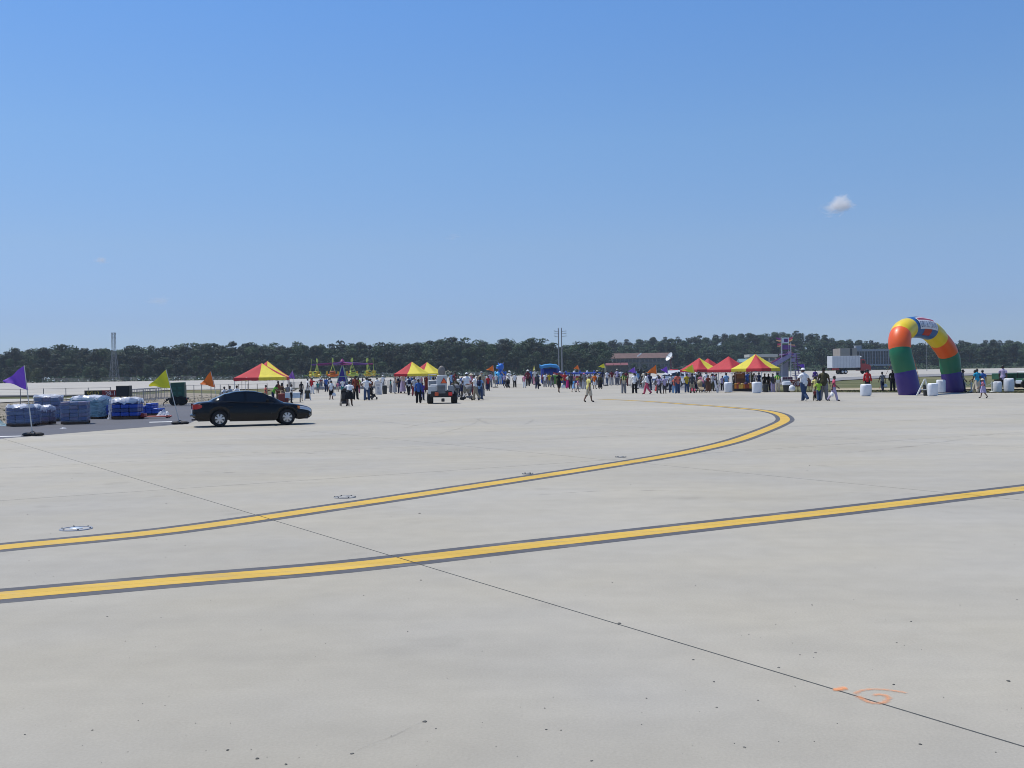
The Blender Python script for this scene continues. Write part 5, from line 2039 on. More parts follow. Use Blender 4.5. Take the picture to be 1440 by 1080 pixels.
q = MB(); q.rbox((0, -.2, .64), (.78, .48, .09), .03); q.build('lid', mat('dark_red_lid', (.26, .04, .035), .4), t, 40)

# ------------------------------------------------------------------ pushchairs
m_frame = mat('pushchair_frame', (0.12, 0.12, 0.13), 0.4, 0.4, 0.1, 8)
def stroller_proto():
    t = thing('pushchair', 'x', 'pushchair', (0, 0, -60))
    fr = MB()
    for s in (-1, 1):
        x = s * .23
        fr.tube([(x, .50, 1.0), (x, .35, .82), (x, -.38, .12)], .015, 5)
        fr.tube([(x, .05, .52), (x, .40, .12)], .015, 5)
    fr.tube([(-.23, .50, 1.0), (.23, .50, 1.0)], .018, 6)
    fr.tube([(-.23, -.1, .38), (.23, -.1, .38)], .012, 5)
    fr.build('frame', m_frame, t)
    st = MB()
    st.loft([[(x, y, z) for x, y, z in ((-.21, .30, .86), (.21, .30, .86))], [(-.21, .18, .48), (.21, .18, .48)], [(-.21, -.20, .44), (.21, -.20, .44)], [(-.20, -.32, .22), (.20, -.32, .22)]], False)
    st.loft([[(x, y, z - .04) for x, y, z in ((-.21, .32, .84), (.21, .32, .84))], [(-.21, .20, .46), (.21, .20, .46)], [(-.21, -.20, .40), (.21, -.20, .40)]], False)
    st.build('seat', m_bag, t, 60)
    hd = MB()
    P = []
    for i in range(7):
        a = R(-20 + 115 * i / 6)
        P.append([Vector((.23 * math.cos(b), .16 - .30 * math.sin(a) * math.sin(b) + .05, .80 + .32 * math.cos(a) * math.sin(b))) for b in [math.pi * j / 8 for j in range(9)]])
    hd.loft(P, False)
    hd.build('canopy', m_bag, t, 60)
    wm = MB(); wm.lathe([(.02, -.02), (.09, -.022), (.11, -.015), (.11, .015), (.09, .022), (.02, .02)], 16, (0, 0, 0), Matrix.Rotation(R(90), 3, 'Y'))
    me = wm.mesh('wheel', m_rubber, 40)
    for x in (-.24, .24):
        for y in (-.38, .40):
            link('wheel', me, t, (x, y, .11))
    bk = MB(); bk.rbox((0, .12, .22), (.36, .36, .14), .04); bk.build('basket', m_bag, t, 50)
    return t
st0 = stroller_proto()
st_first = [True]
def pushchair(px, py, rz, label, col='black', sc=1.0):
    p = at(px, py)
    a = R(rz) + math.atan2(-p.x, p.y)
    if st_first[0]:
        st_first[0] = False
        st0.location, st0.rotation_euler = p, (0, 0, a)
        t = tag(st0, label, None, 'pushchairs in the crowd')
    else:
        t = copy_thing(st0, p, a, label, 'pushchairs in the crowd')
    t.scale = (sc, sc, sc)
    m = cloth('pushchair_' + col, PAL[col])
    for c in t.children:
        if c.name.split('.')[0] in ('seat', 'canopy', 'basket'):
            swap_mat(c, 0, m)
    return t
pushchair(484.5, 571, 185, 'dark pushchair held by the woman in white shirt and black skirt', 'darkgrey', 1.05)
pushchair(523, 562, 150, 'black pushchair beside the man in white shirt and jeans left of the boards', 'black', 1.0)
pushchair(645, 561.5, 100, 'grey pushchair just right of the tow tractor', 'grey', 1.1)
pushchair(657.5, 562.5, -75, 'grey and black pushchair pushed by the man in khaki trousers', 'grey', 1.1)
pushchair(685, 549, 0, 'dark blue pushchair in front of the person in the red shirt', 'navy', 1.0)
pushchair(713, 545.5, -20, 'black pushchair below the person in a white cap near the blue creature', 'black', 1.0)
pushchair(985.5, 552, 20, 'sand-coloured pushchair left of the all-red canopy', 'tan', 1.05)
pushchair(974.5, 552.6, 10, 'pale pink pushchair left of the sand-coloured one', 'rose', .85)
# ------------------------------------------------------------------ the crowd, from left to right
def P(*a, **k):
    return person(*a, **k)
# behind the sedan and under its canopies
p = None
for i, (px, hd, col, lab) in enumerate(((315, 1.22, 'white', 'person in white sitting behind the rear roof of the sedan, leftmost of three'), (324, 1.28, 'lightgrey', 'person in light grey sitting behind the sedan roof, middle of three'), (333, 1.3, 'white', 'person in white sitting right of two others behind the sedan roof'))):
    P(px, 0, hd, lab, 'sit', (30, -20, 10)[i], ('tee', col), ('trousers', 'navy'), D=82, group='people sitting behind the sedan')
m_chair = mat('chair_plastic', (0.30, 0.31, 0.33), .5)
def chair(px, D, rz, label, h=.46):
    p = gy(px, D)
    t = thing('folding_chair', label, 'chair', p, R(rz) + math.atan2(-p.x, p.y), 'folding chairs')
    q = MB(); q.rbox((0, .08, h), (.42, .42, .04), .015); q.build('seat', m_chair, t)
    q = MB(); q.rbox((0, .31, h + .32), (.42, .03, .26), .012); q.build('backrest', m_chair, t)
    for s in (-1, 1):
        q = MB(); q.tube([(s * .19, -.12, 0), (s * .19, .30, h + .44)], .013, 5); q.build('leg', m_darkmet, t)
        q = MB(); q.tube([(s * .19, .34, 0), (s * .19, -.08, h)], .013, 5); q.build('leg', m_darkmet, t)
for px, rz, lab in ((315, 30, 'folding chair under the leftmost person in white behind the sedan'), (324, -20, 'folding chair under the middle person behind the sedan roof'), (333, 10, 'folding chair under the right-hand person in white behind the sedan')):
    chair(px, 82, rz, lab, .34)
P(374, 566, 542, 'person in a red top at the left under the canopy behind the sedan', 'fold', 70, ('tee', 'coral'), ('trousers', 'khaki'))
P(384, 566.5, 541, 'person bending in a bright green top under the canopy behind the sedan', 'bend', 60, ('tee', 'green'), ('trousers', 'navy'), hair=('longhair', 'k'))
P(391.5, 565, 536.5, 'tall person in a brown-red top under the canopy behind the sedan', 'stand', 40, ('shirt', 'brownred'), ('trousers', 'brown'))
P(397, 566, 539, 'person in brown standing left of the white-shirted one by the cloth-covered table', 'stand', 120, ('tee', 'brown'), ('longskirt', 'tan'), hair=('longhair', 'k'))
P(404.5, 564, 541, 'person in grey behind the cloth-covered table near the canopy leg', 'stand', 10, ('tee', 'grey'), ('trousers', 'darkgrey'))
P(410, 567, 541, 'person in a white shirt seen from the side at the cloth-covered table', 'fold', 80, ('tee', 'offwhite'), ('trousers', 'black'))
P(424, 556, 537, 'person in dark clothes beyond the nose of the sedan, left of the one in red', 'stand', 170, ('tee', 'black'), ('trousers', 'grey'))
P(423.5, 564, 545, 'dark-dressed child by the black A-frame sign', 'stand', 0, ('tee', 'black'), ('shorts', 'offwhite'))
P(432.5, 554, 533, 'person in a white top left of the one in red at the ride barriers', 'stroll', 100, ('tee', 'white'), ('trousers', 'lightgrey'))
P(439, 554, 532, 'person in a bright red top at the barriers of the aeroplane ride', 'point', 150, ('tee', 'red'), ('trousers', 'white'))
P(447, 553, 537, 'child in pale teal at the ride barriers right of the person in red', 'stand', 180, ('tee', 'teal'), ('shorts', 'grey'))
P(459, 551, 531, 'person in a blue shirt and dark trousers before the yellow ride cars', 'fold', 200, ('tee', 'blue'), ('trousers', 'navy'))
P(464.5, 549, 532, 'person in pale clothes just behind the woman in black shorts', 'stand', 170, ('tee', 'offwhite'), ('trousers', 'beige'))
P(466, 562, 536, 'woman in white top and black shorts with a white bag, left of the ride tower', 'stroll', 175, ('tee', 'white'), ('shorts', 'black'), skin='m', extra=(('bag0', 'white'),))
P(482, 553, 534, 'child in white with teal shorts in front of the purple ride tower', 'fold', 180, ('tee', 'white'), ('shorts', 'teal'))
P(475, 551, 537, 'child in pink-grey at the foot of the ride tower', 'stand', 160, ('tee', 'pink'), ('shorts', 'beige'))
P(491.5, 571, 537, 'stout woman in a white shirt and black skirt pushing a pushchair', 'pushwide', 178, ('tee', 'white'), ('skirt', 'black'), wide=1.12)
P(500.5, 562, 529, 'person in a brown-red shirt and black trousers behind the stout woman', 'stand', 150, ('shirt', 'brownred'), ('trousers', 'black'))
P(504, 553, 531, 'person in a yellow-green top right of the one in brown-red', 'stand', 190, ('tee', 'lime'), ('trousers', 'pink'), hair=('longhair', 'k'))
P(495, 549, 531, 'dark-haired person in grey left of the one in brown-red', 'stand', 180, ('tee', 'darkgrey'), ('trousers', 'grey'))
P(516, 563, 531, 'man in a white T-shirt and blue jeans standing with a black pushchair', 'hip', 185, ('tee', 'white'), ('trousers', 'jeans'), tall=1.0, wide=1.1)
P(521.5, 555, 533, 'person in brown-red behind the man in white T-shirt and jeans', 'stand', 170, ('tee', 'brownred'), ('trousers', 'maroon'))
P(530.5, 554, 531.5, 'person in a white top directly behind the white sandwich board', 'stand', 190, ('tee', 'white'), ('trousers', 'lightgrey'))
P(538.5, 548, 528, 'person in a white sun hat and white shirt above the black bin', 'stand', 160, ('tee', 'white'), ('trousers', 'grey'), hair=('sunhat', 'white'))
P(549.5, 553, 534, 'person in a grey-green dress right of the black bin', 'stand', 100, ('tank', 'teal'), ('longskirt', 'grey'), hair=('longhair', 'k'))
P(555, 553.5, 530.5, 'person in a pink-grey top and long grey skirt left of the canopy pair', 'fold', 60, ('tee', 'offwhite'), ('longskirt', 'lightgrey'), skin='m')
P(562, 553, 528.5, 'man in navy left of the canopy pair', 'stand', 200, ('tee', 'navy'), ('trousers', 'navy'))
P(566.5, 553, 526.5, 'person in a white sun hat and lilac skirt beside the man in navy', 'stand', 160, ('tee', 'offwhite'), ('longskirt', 'lilac'), hair=('sunhat', 'white'))
P(574.5, 556, 530, 'person in a white T-shirt with a navy backpack walking away under the canopy', 'stroll', 200, ('tee', 'white'), ('trousers', 'black'), extra=(('backpack', 'navy'),))
P(582.5, 557, 531, 'person in a pale top and dark red trousers right of the navy backpack', 'stroll', 170, ('tee', 'lightgrey'), ('trousers', 'maroon'), extra=(('bag0', 'black'),))
P(578.5, 550, 528, 'person in deep blue half hidden behind the navy backpack', 'stand', 180, ('tee', 'blue'), ('trousers', 'navy'))
P(588.8, 567, 534, 'man in a blue shirt and black trousers facing the camera left of the tow tractor', 'stand', 0, ('shirt', 'blue'), ('trousers', 'black'))
P(594.5, 563, 538.5, 'child in purple holding a pale bag between the blue shirt and the tow tractor', 'stand', 20, ('tee', 'purple'), ('trousers', 'navy'), extra=(('bag0', 'lilac'),))
P(588.5, 550, 526, 'person in a white shirt under the mostly yellow canopy', 'stand', 160, ('tee', 'white'), ('trousers', 'grey'))
P(600.5, 551, 526, 'person in a long brown-red dress left of the tow tractor', 'stand', 190, ('tee', 'maroon'), ('longskirt', 'brownred'))
P(604.5, 549, 524.5, 'person in a light blue shirt behind the tow tractor', 'stand', 170, ('tee', 'lightblue'), ('trousers', 'grey'))
P(610.5, 548, 527, 'person in black left behind the seat of the tow tractor', 'stand', 180, ('tee', 'black'), ('trousers', 'black'))
P(635.5, 549, 524.5, 'person in a white shirt right behind the tow tractor', 'stand', 180, ('tee', 'lightblue'), ('trousers', 'jeans'))
P(640.5, 551, 523, 'person in a maroon shirt right of the tow tractor', 'stand', 150, ('tee', 'maroon'), ('trousers', 'navy'))
P(644.5, 556, 530, 'person in black among the pushchairs right of the tow tractor', 'stand', 200, ('tee', 'black'), ('trousers', 'navy'))
P(649.5, 558, 529.5, 'person with black hair and a white top bending beside the man in a white cap', 'bend', 260, ('tee', 'white'), ('shorts', 'navy'))
P(656.5, 561, 525, 'man in a white cap and loose white shirt among the pushchairs', 'stout', 175, ('tee', 'white'), ('shorts', 'khaki'), hair=('cap', 'white'), wide=1.05)
P(663, 556, 525.5, 'person in a pale pink top behind the man in a white cap', 'stand', 150, ('tee', 'pink'), ('trousers', 'maroon'), skin='l', hair=('sunhat', 'cream'))
P(669, 563, 528, 'man in a white polo shirt and khaki trousers pushing a pushchair to the left', 'push', 262, ('tee', 'white'), ('trousers', 'khaki'), skin='m')
P(675.5, 562, 530, 'person in a navy and light blue top right of the man in khaki trousers', 'stand', 150, ('tee', 'lightblue'), ('trousers', 'jeans'), hair=('longhair', 'k'), extra=(('backpack', 'navy'),))
P(677.5, 557, 523, 'tall man in a tan shirt behind the man in khaki trousers', 'stand', 170, ('tee', 'tan'), ('trousers', 'grey'), skin='l', hair=('hair', 'g'))
P(686.5, 549.5, 529, 'person in a red top behind a navy pushchair', 'stand', 10, ('tee', 'red'), ('trousers', 'navy'))
P(690, 545, 524, 'person in lilac grey below the orange pennant by the blue creature', 'stand', 180, ('tee', 'lilac'), ('trousers', 'grey'))
P(698, 543, 526, 'person in a pale grey top in front of the blue inflatable creature', 'stroll', 170, ('tee', 'offwhite'), ('shorts', 'grey'))
P(704, 541, 525, 'person in pale blue right at the foot of the blue inflatable creature', 'stand', 180, ('tee', 'lightblue'), ('trousers', 'lightgrey'))
P(709.5, 543, 526, 'person in a pale lilac shirt right of the blue inflatable creature', 'stand', 150, ('tee', 'lilac'), ('trousers', 'darkgrey'))
P(715.5, 545, 522, 'person in a white cap and white shirt with a black pushchair', 'push', 30, ('tee', 'white'), ('trousers', 'black'), hair=('cap', 'white'))
P(724, 545, 525.5, 'person in a white shirt and black trousers walking alone in the open', 'stand', 175, ('tee', 'white'), ('trousers', 'black'))
P(737.5, 545.5, 527, 'woman in a pink top and white trousers left of the maroon pair', 'stand', 160, ('tee', 'pink'), ('trousers', 'white'))
P(742.5, 543, 520.5, 'person in maroon with a broad white hat', 'stand', 180, ('shirt', 'maroon'), ('trousers', 'black'), hair=('sunhat', 'white'))
P(747, 540, 520, 'person in navy left of the narrow yellow pennant', 'stand', 180, ('tee', 'blue'), ('trousers', 'navy'))
P(752, 541, 520, 'person in a pale pink shirt and white cap below the narrow yellow pennant', 'stand', 200, ('tee', 'offwhite'), ('trousers', 'pink'), hair=('cap', 'white'))
P(755.5, 547, 526, 'person in dark clothes carrying a big black bag towards the castle', 'stroll', 170, ('shirt', 'darkgrey'), ('trousers', 'navy'), extra=(('bag0', 'black'),))
P(766.5, 544.5, 525, 'person in a white top and grey trousers at the foot of the blue castle', 'stand', 170, ('tee', 'white'), ('trousers', 'grey'))
P(772.5, 544, 525, 'person in grey-blue left of the green wheeled container', 'stand', 190, ('tee', 'mustard'), ('trousers', 'grey'))
P(777, 545, 527, 'person in dark grey touching the green wheeled container', 'stroll', 150, ('tee', 'darkgrey'), ('trousers', 'grey'))
P(786.3, 552, 524.5, 'woman in a black top and black shorts with a white bag, nearest the castle', 'stroll', 30, ('tee', 'black'), ('shorts', 'black'), skin='m', hair=('longhair', 'b'), extra=(('bag1', 'white'),))
P(794.5, 546, 524, 'person in a bright red shirt in front of the striped obstacle course', 'fold', 180, ('tee', 'red'), ('trousers', 'jeans'))
P(799, 547, 527, 'woman in a magenta skirt beside the man in dark grey', 'stand', 170, ('tee', 'offwhite'), ('longskirt', 'magenta'))
P(803, 547, 525, 'man in a dark grey shirt and black trousers left of two small children', 'stand', 160, ('tee', 'darkgrey'), ('trousers', 'black'))
P(807, 551.3, 534, 'small child in a blue dress walking with a pink-grey one', 'stroll', 120, ('tank', 'skyblue'), ('skirt', 'lightblue'), skin='l')
P(812.5, 551.3, 534, 'small child in pink-grey right of the one in a blue dress', 'stroll', 80, ('tee', 'pink'), ('shorts', 'grey'), skin='l', extra=(('bag1', 'white'),))
P(817, 547, 526, 'person in olive behind the two small children', 'stand', 190, ('tee', 'olive'), ('trousers', 'grey'))
P(821.5, 547.5, 525, 'person in a pink hat and grey clothes left of the man in yellow', 'stand', 190, ('tee', 'grey'), ('trousers', 'lightgrey'), hair=('sunhat', 'pink'))
P(828, 565.5, 528, 'man in a pale yellow shirt and beige shorts standing alone on the open apron', 'stroll', 118, ('tee', 'yellow'), ('shorts', 'beige'), skin='m', hair=('hair', 'g'))
P(836.5, 547, 526, 'person in a bright orange shirt and white shorts right of the man in yellow', 'stand', 160, ('tee', 'orange'), ('shorts', 'white'))
P(844, 547, 527, 'person in a dark robe right of the bright orange shirt', 'stand', 150, ('shirt', 'olive'), ('longskirt', 'black'))
P(840, 541, 521, 'person in a white hat at the right end of the obstacle course', 'stand', 180, ('tee', 'navy'), ('trousers', 'navy'), hair=('sunhat', 'cream'))
P(847.5, 541, 521, 'person in navy behind the dark robe', 'stand', 180, ('tee', 'navy'), ('trousers', 'grey'))
P(854, 541.5, 521.5, 'person in white behind the short row of barriers', 'stroll', 200, ('tee', 'white'), ('trousers', 'jeans'))
P(860.5, 541.5, 521, 'person in dark red behind the short row of barriers', 'stand', 180, ('tee', 'maroon'), ('trousers', 'lightgrey'))
P(868, 541.5, 519.5, 'person in a pale cap and lilac shirt behind the barriers', 'stand', 160, ('tee', 'lilac'), ('trousers', 'navy'), hair=('cap', 'cream'))
P(873.5, 541, 520.5, 'person in white with black hair left of the safety vest', 'stand', 200, ('tee', 'white'), ('trousers', 'grey'))
P(881, 543, 522, 'person in maroon directly behind the man in the safety vest', 'stand', 180, ('tee', 'maroon'), ('trousers', 'maroon'))
P(877.3, 553.3, 524.5, 'man in a dark green safety vest with pale stripes and grey trousers', 'stand', 180, ('tee', 'beige'), ('trousers', 'grey'), skin='m', extra=(('vest', 'vest'), ('stripes', 'yellow')))
P(892.5, 553.3, 525, 'man in a white shirt and black trousers standing with folded arms', 'fold', 170, ('shirt', 'white'), ('trousers', 'black'), wide=1.05)
P(897.5, 544, 519, 'person in pale blue behind the man with folded arms', 'stand', 180, ('tee', 'lightblue'), ('trousers', 'darkgrey'))
P(909.5, 554.5, 525, 'woman in a white top and pink-red trousers striding left and pointing', 'walk', 262, ('shirt', 'white'), ('trousers', 'rose'), hair=('longhair', 'k'), skin='m')
P(914, 549, 525, 'person in dark blue behind the woman in pink-red trousers', 'stand', 150, ('tee', 'navy'), ('trousers', 'navy'))
P(906, 546, 522, 'person in pale yellow below the large orange pennant', 'stand', 160, ('tee', 'cream'), ('trousers', 'beige'))
P(926.8, 553.7, 529, 'girl in a lilac top and dark trousers, left one of a pair', 'stroll', 160, ('tee', 'lilac'), ('trousers', 'darkgrey'), hair=('longhair', 'k'))
P(934.7, 553.7, 529.5, 'girl in a pale top and dark shorts, right one of a pair', 'stand', 190, ('tee', 'lilac'), ('shorts', 'darkgrey'))
P(944, 552.5, 527, 'person in a white cap and pale shirt in front of the rescue vehicle', 'stand', 170, ('tee', 'lightgrey'), ('trousers', 'navy'), hair=('cap', 'white'))
P(948.5, 553, 531, 'child in coral and white beside the long-haired person in jeans', 'stand', 170, ('tee', 'coral'), ('trousers', 'lightblue'))
P(953, 553.3, 525, 'long-haired person in a coral top and wide blue jeans before the rescue vehicle', 'stand', 210, ('tee', 'coral'), ('trousers', 'jeans'), hair=('longhair', 'k'), wide=1.1)
P(966, 552, 526, 'person in a mustard yellow top and jeans below the yellow-green pennant', 'stand', 185, ('tee', 'mustard'), ('trousers', 'jeans'), wide=1.05)
P(973.5, 552.8, 525.5, 'man in a dark grey T-shirt and grey shorts left of the pushchairs', 'stand', 170, ('tee', 'darkgrey'), ('shorts', 'khaki'))
P(978.5, 548, 524, 'person in a white hat behind the man in dark grey', 'stand', 180, ('tee', 'white'), ('trousers', 'navy'), hair=('sunhat', 'white'))
P(983, 548, 523, 'person in a dark green top under the small red and yellow canopy', 'stand', 190, ('tee', 'olive'), ('trousers', 'black'))
P(988.5, 551, 527, 'person in a pink top leaning over a sand-coloured pushchair', 'bend', 230, ('tee', 'pink'), ('trousers', 'jeans'), hair=('longhair', 'k'))
P(993, 547, 524, 'person in white at the left leg of the all-red canopy', 'stand', 170, ('tee', 'white'), ('trousers', 'darkgrey'))
P(996, 552, 528, 'woman in a long dark brown dress left of the slim sandwich board', 'stand', 200, ('tee', 'brownred'), ('longskirt', 'brown'))
P(1001.5, 550.5, 526, 'person in a white and grey shirt under the all-red canopy', 'fold', 150, ('tee', 'lightgrey'), ('trousers', 'olive'))
P(1007.5, 550, 526, 'person in grey reaching left under the all-red canopy', 'point', 260, ('tee', 'grey'), ('trousers', 'darkgrey'))
P(1016, 549, 529, 'child in lilac in the shade of the all-red canopy', 'stand', 180, ('tee', 'lilac'), ('trousers', 'black'))
P(1021.5, 550.5, 525, 'person in a sky-blue shirt behind a white-bagged bin', 'stand', 200, ('tee', 'lightblue'), ('trousers', 'navy'), wide=1.1)
P(1033.5, 547, 524.5, 'person in brown in the shade behind the food counter, leftmost', 'stand', 20, ('tee', 'brown'), ('trousers', 'black'))
P(1042.5, 547, 523.5, 'person in a white cap behind the food counter', 'stand', 0, ('tee', 'brown'), ('trousers', 'black'), hair=('cap', 'white'))
P(1051.5, 547, 522.5, 'person in pale lilac behind the food counter, right of the white cap', 'stand', 340, ('tee', 'lilac'), ('trousers', 'black'))
P(1057, 548.5, 523, 'person in olive by the brown cabinet of the food canopy', 'stand', 150, ('tee', 'olive'), ('trousers', 'darkgrey'))
P(1067.5, 549, 524, 'person in navy behind the white bin at the food canopy corner', 'stand', 180, ('tee', 'navy'), ('trousers', 'black'))
P(1075.5, 550.5, 526, 'person in a black and white top behind the dark bin', 'stand', 160, ('tee', 'black'), ('trousers', 'olive'), extra=(('bag1', 'white'),))
P(1081, 550, 526, 'person in black right of the dark bin under the food canopy', 'stand', 190, ('tee', 'black'), ('trousers', 'black'))
P(1087, 551.5, 526, 'person in wide lilac trousers and a dark top at the right of the food canopy', 'stand', 190, ('tee', 'darkgrey'), ('trousers', 'lilac'), wide=1.05)
P(1093.8, 551.5, 524.5, 'person in a bright green safety vest at the right leg of the food canopy', 'stand', 180, ('tee', 'offwhite'), ('trousers', 'beige'), extra=(('vest', 'green'), ('stripes', 'yellow')))
P(1130.5, 564, 519, 'big man in a white T-shirt, white cap and jeans striding left', 'walkbig', 225, ('tee', 'white'), ('trousers', 'jeans'), hair=('cap', 'white'), shoe='w', extra=(('bag1', 'white'),), wide=1.1)
P(1147, 562.5, 529.5, 'person in a pale yellow top left of the olive-shirted man', 'stand', 170, ('tee', 'yellow'), ('trousers', 'beige'), extra=(('bag0', 'white'),))
P(1151.5, 564, 535, 'girl in a bright lime top and jeans beside the olive-shirted man', 'stroll', 190, ('tee', 'lime'), ('trousers', 'jeans'), hair=('longhair', 'k'))
P(1145.8, 563.5, 548, 'toddler with bare legs left of the girl in lime', 'stroll', 150, ('tee', 'maroon'), ('shorts', 'black'))
P(1158.5, 563.5, 518.5, 'big man in an olive-black shirt and grey trousers', 'stout', 180, ('tee', 'olive'), ('trousers', 'grey'), hair=('cap', 'black'), wide=1.0)
P(1172.5, 564, 529.5, 'child in a dark red top and pale trousers striding right with a white bag', 'walk', 100, ('tee', 'rose'), ('trousers', 'lilac'), extra=(('bag0', 'white'),))
P(1146.5, 541, 520, 'person in purple and red far behind the olive-shirted man', 'stand', 180, ('shirt', 'purple'), ('trousers', 'maroon'))
P(1220, 552, 520.3, 'person in an orange-red shirt behind a lone white-bagged bin', 'stand', 175, ('shirt', 'red'), ('trousers', 'black'))
P(1241, 549.8, 523.5, 'person in grey-blue with a white bag left of the arch', 'stroll', 200, ('tee', 'grey'), ('trousers', 'navy'), extra=(('bag0', 'white'),))
P(1255.5, 550.3, 520, 'man in dark clothes close to the near leg of the arch', 'stand', 180, ('shirt', 'black'), ('trousers', 'black'))
P(1353.8, 551.5, 520.5, 'man in navy jeans leaning out behind the far leg of the arch', 'stroll', 90, ('tee', 'grey'), ('trousers', 'navy'))
P(1372.5, 552.3, 521, 'person with a dark ponytail left of the turquoise shirt', 'walk', 265, ('tee', 'offwhite'), ('trousers', 'beige'), hair=('longhair', 'k'))
P(1374.5, 552.5, 519.5, 'person in a turquoise shirt and beige trousers by the rope posts', 'stroll', 200, ('tee', 'turquoise'), ('trousers', 'beige'))
P(1382, 552.3, 521, 'person in a deep blue shirt right of the turquoise one', 'stand', 190, ('tee', 'blue'), ('trousers', 'skyblue'))
P(1382.7, 560, 533, 'small girl in a pale pink dress striding left in front of the rope posts', 'walk', 262, ('tank', 'pink'), ('skirt', 'lilac'), skin='m', hair=('sunhat', 'cream'))
P(1410.5, 551, 514.5, 'tall person in a grey top and black trousers between the white bins', 'stroll', 170, ('tee', 'lilac'), ('trousers', 'black'))
P(1179.3, 527.4, 1.75, 'person standing beside the rear wheel of the box truck', 'stand', 180, ('tee', 'black'), ('trousers', 'beige'), D=226)
# ------------------------------------------------------------------ denser crowd behind
_rc = random.Random(11)
_spots = [('behind the ride barriers left of the tower', 452, 545), ('right of the ride tower', 508, 545), ('under the left canopy of the pair', 571, 546), ('under the right canopy of the pair', 597, 545), ('behind the pushchairs right of the tractor', 652, 546),
          ('left of the orange pennant by the blue creature', 681, 541), ('in front of the blue castle', 769, 541), ('before the obstacle course, left part', 790, 541.5), ('before the obstacle course, middle', 815, 541.5), ('before the obstacle course, right end', 832, 541.5),
          ('behind the row of barriers', 862, 539.5), ('below the purple pennant', 888, 541), ('below the large orange pennant', 917, 545), ('behind the pushchairs by the red canopies', 991, 546), ('in the shade of the food canopy', 1047, 546.5)]
_cols = ['white', 'maroon', 'lilac', 'navy', 'red', 'lightgrey', 'black', 'cream', 'blue', 'pink']
_names = dict(white='white', maroon='maroon', lilac='lilac', navy='navy', red='red', lightgrey='pale grey', black='black', cream='cream', blue='blue', pink='pink')
for _i, (_w, _px, _py) in enumerate(_spots):
    for _k in range(7):
        _c1 = _cols[(_i * 3 + _k) % 10]
        _x = _px + _rc.uniform(-15, 15)
        _y = _py + _rc.uniform(-1.6, 1.2)
        _yh = HOR + SLOPE * (_x - 720)
        _h = (_y - _yh) * _rc.uniform(.80, .92)
        person(_x, _y, _y - _h, 'far person in %s %s' % (_names[_c1], _w), _rc.choice(['stand', 'stroll', 'fold', 'hip', 'stand']), _rc.uniform(100, 260), ('tee', _c1), (_rc.choice(['trousers', 'shorts', 'trousers']), _rc.choice(['jeans', 'khaki', 'black', 'grey'])),
               _rc.choice('ddml'), _rc.choice([('hair', 'k'), ('hair', 'b'), ('longhair', 'k'), ('cap', 'white'), ('sunhat', 'cream')]), group='far crowd of visitors')
# ------------------------------------------------------------------ blue inflatables
m_ib = mat('inflatable_bright_blue', (0.012, 0.13, 0.52), 0.4, 0, 0.1, 1.2, 0.1, coat=.2)
m_il = mat('inflatable_light_blue', (0.05, 0.36, 0.66), 0.4, 0, 0.1, 1.2, 0.1, coat=.2)
m_id = mat('inflatable_deep_blue', (0.012, 0.045, 0.30), 0.4, 0, 0.1, 1.2, 0.1, coat=.2)
m_iy = mat('inflatable_sun_yellow', (0.66, 0.45, 0.03), 0.4, 0, 0.1, 1.2, coat=.2)
m_ir = mat('inflatable_red_panel', (0.36, 0.04, 0.04), 0.4, 0, 0.1, 1.2, coat=.2)
m_iw = mat('inflatable_white_panel', (0.66, 0.66, 0.74), 0.4, 0, 0.1, 1.2, coat=.2)
p = gy(704, 165)
k = p.y / FOC
t = thing('inflatable_creature', 'tall bright blue inflatable figure with a light blue belly behind the crowd', 'inflatable', p)
q = MB(); q.ell((0, 0, 9 * k), (7.6 * k, 7 * k, 11 * k), 18, 12); q.build('body', m_ib, t, 60)
q = MB(); q.ell((-3.2 * k, -3.4 * k, 10 * k), (5.2 * k, 4.2 * k, 8 * k), 16, 10); q.build('belly', m_il, t, 60)
q = MB(); q.ell((.6 * k, 0, 24 * k), (4.3 * k, 4 * k, 5.2 * k), 16, 10); q.ell((-3 * k, -2 * k, 23 * k), (3.2 * k, 3 * k, 1.9 * k), 14, 8); hd = q.build('head', m_ib, t, 60)
q = MB(); q.ell((-3.3 * k, -2.6 * k, 25.6 * k), (2.4 * k, 1.8 * k, 1.3 * k), 12, 7); q.build('snout_top', m_il, hd, 60)
for s in (-1, 1):
    q = MB(); q.tube([(s * 2.4 * k + .6 * k, 0, 27 * k), (s * 3.6 * k + .6 * k, 0, 29.2 * k), (s * 3.9 * k + .8 * k, .2, 30.4 * k)], [1.1 * k, .8 * k, .2 * k], 8); q.build('horn', m_id if s > 0 else m_ib, hd, 60)
    q = MB(); q.ell((s * 6.2 * k, -2 * k, 14 * k), (2 * k, 2.4 * k, 4.6 * k), 12, 8, Matrix.Rotation(R(18 * s), 3, 'Y')); q.build('arm', m_ib if s > 0 else m_il, t, 60)
    q = MB(); q.ell((s * 4.6 * k, -5 * k, 2.2 * k), (3.2 * k, 4.4 * k, 2.3 * k), 12, 8); q.build('foot', m_ib, t, 60)
q = MB(); q.tube([(1.5 * k, -6.5 * k, 17.5 * k), (4.2 * k, -5.4 * k, 14 * k), (6.3 * k, -3.6 * k, 8 * k), (6.8 * k, -2.6 * k, 3 * k)], .55 * k, 6); q.build('stripe', m_iy, t, 60)

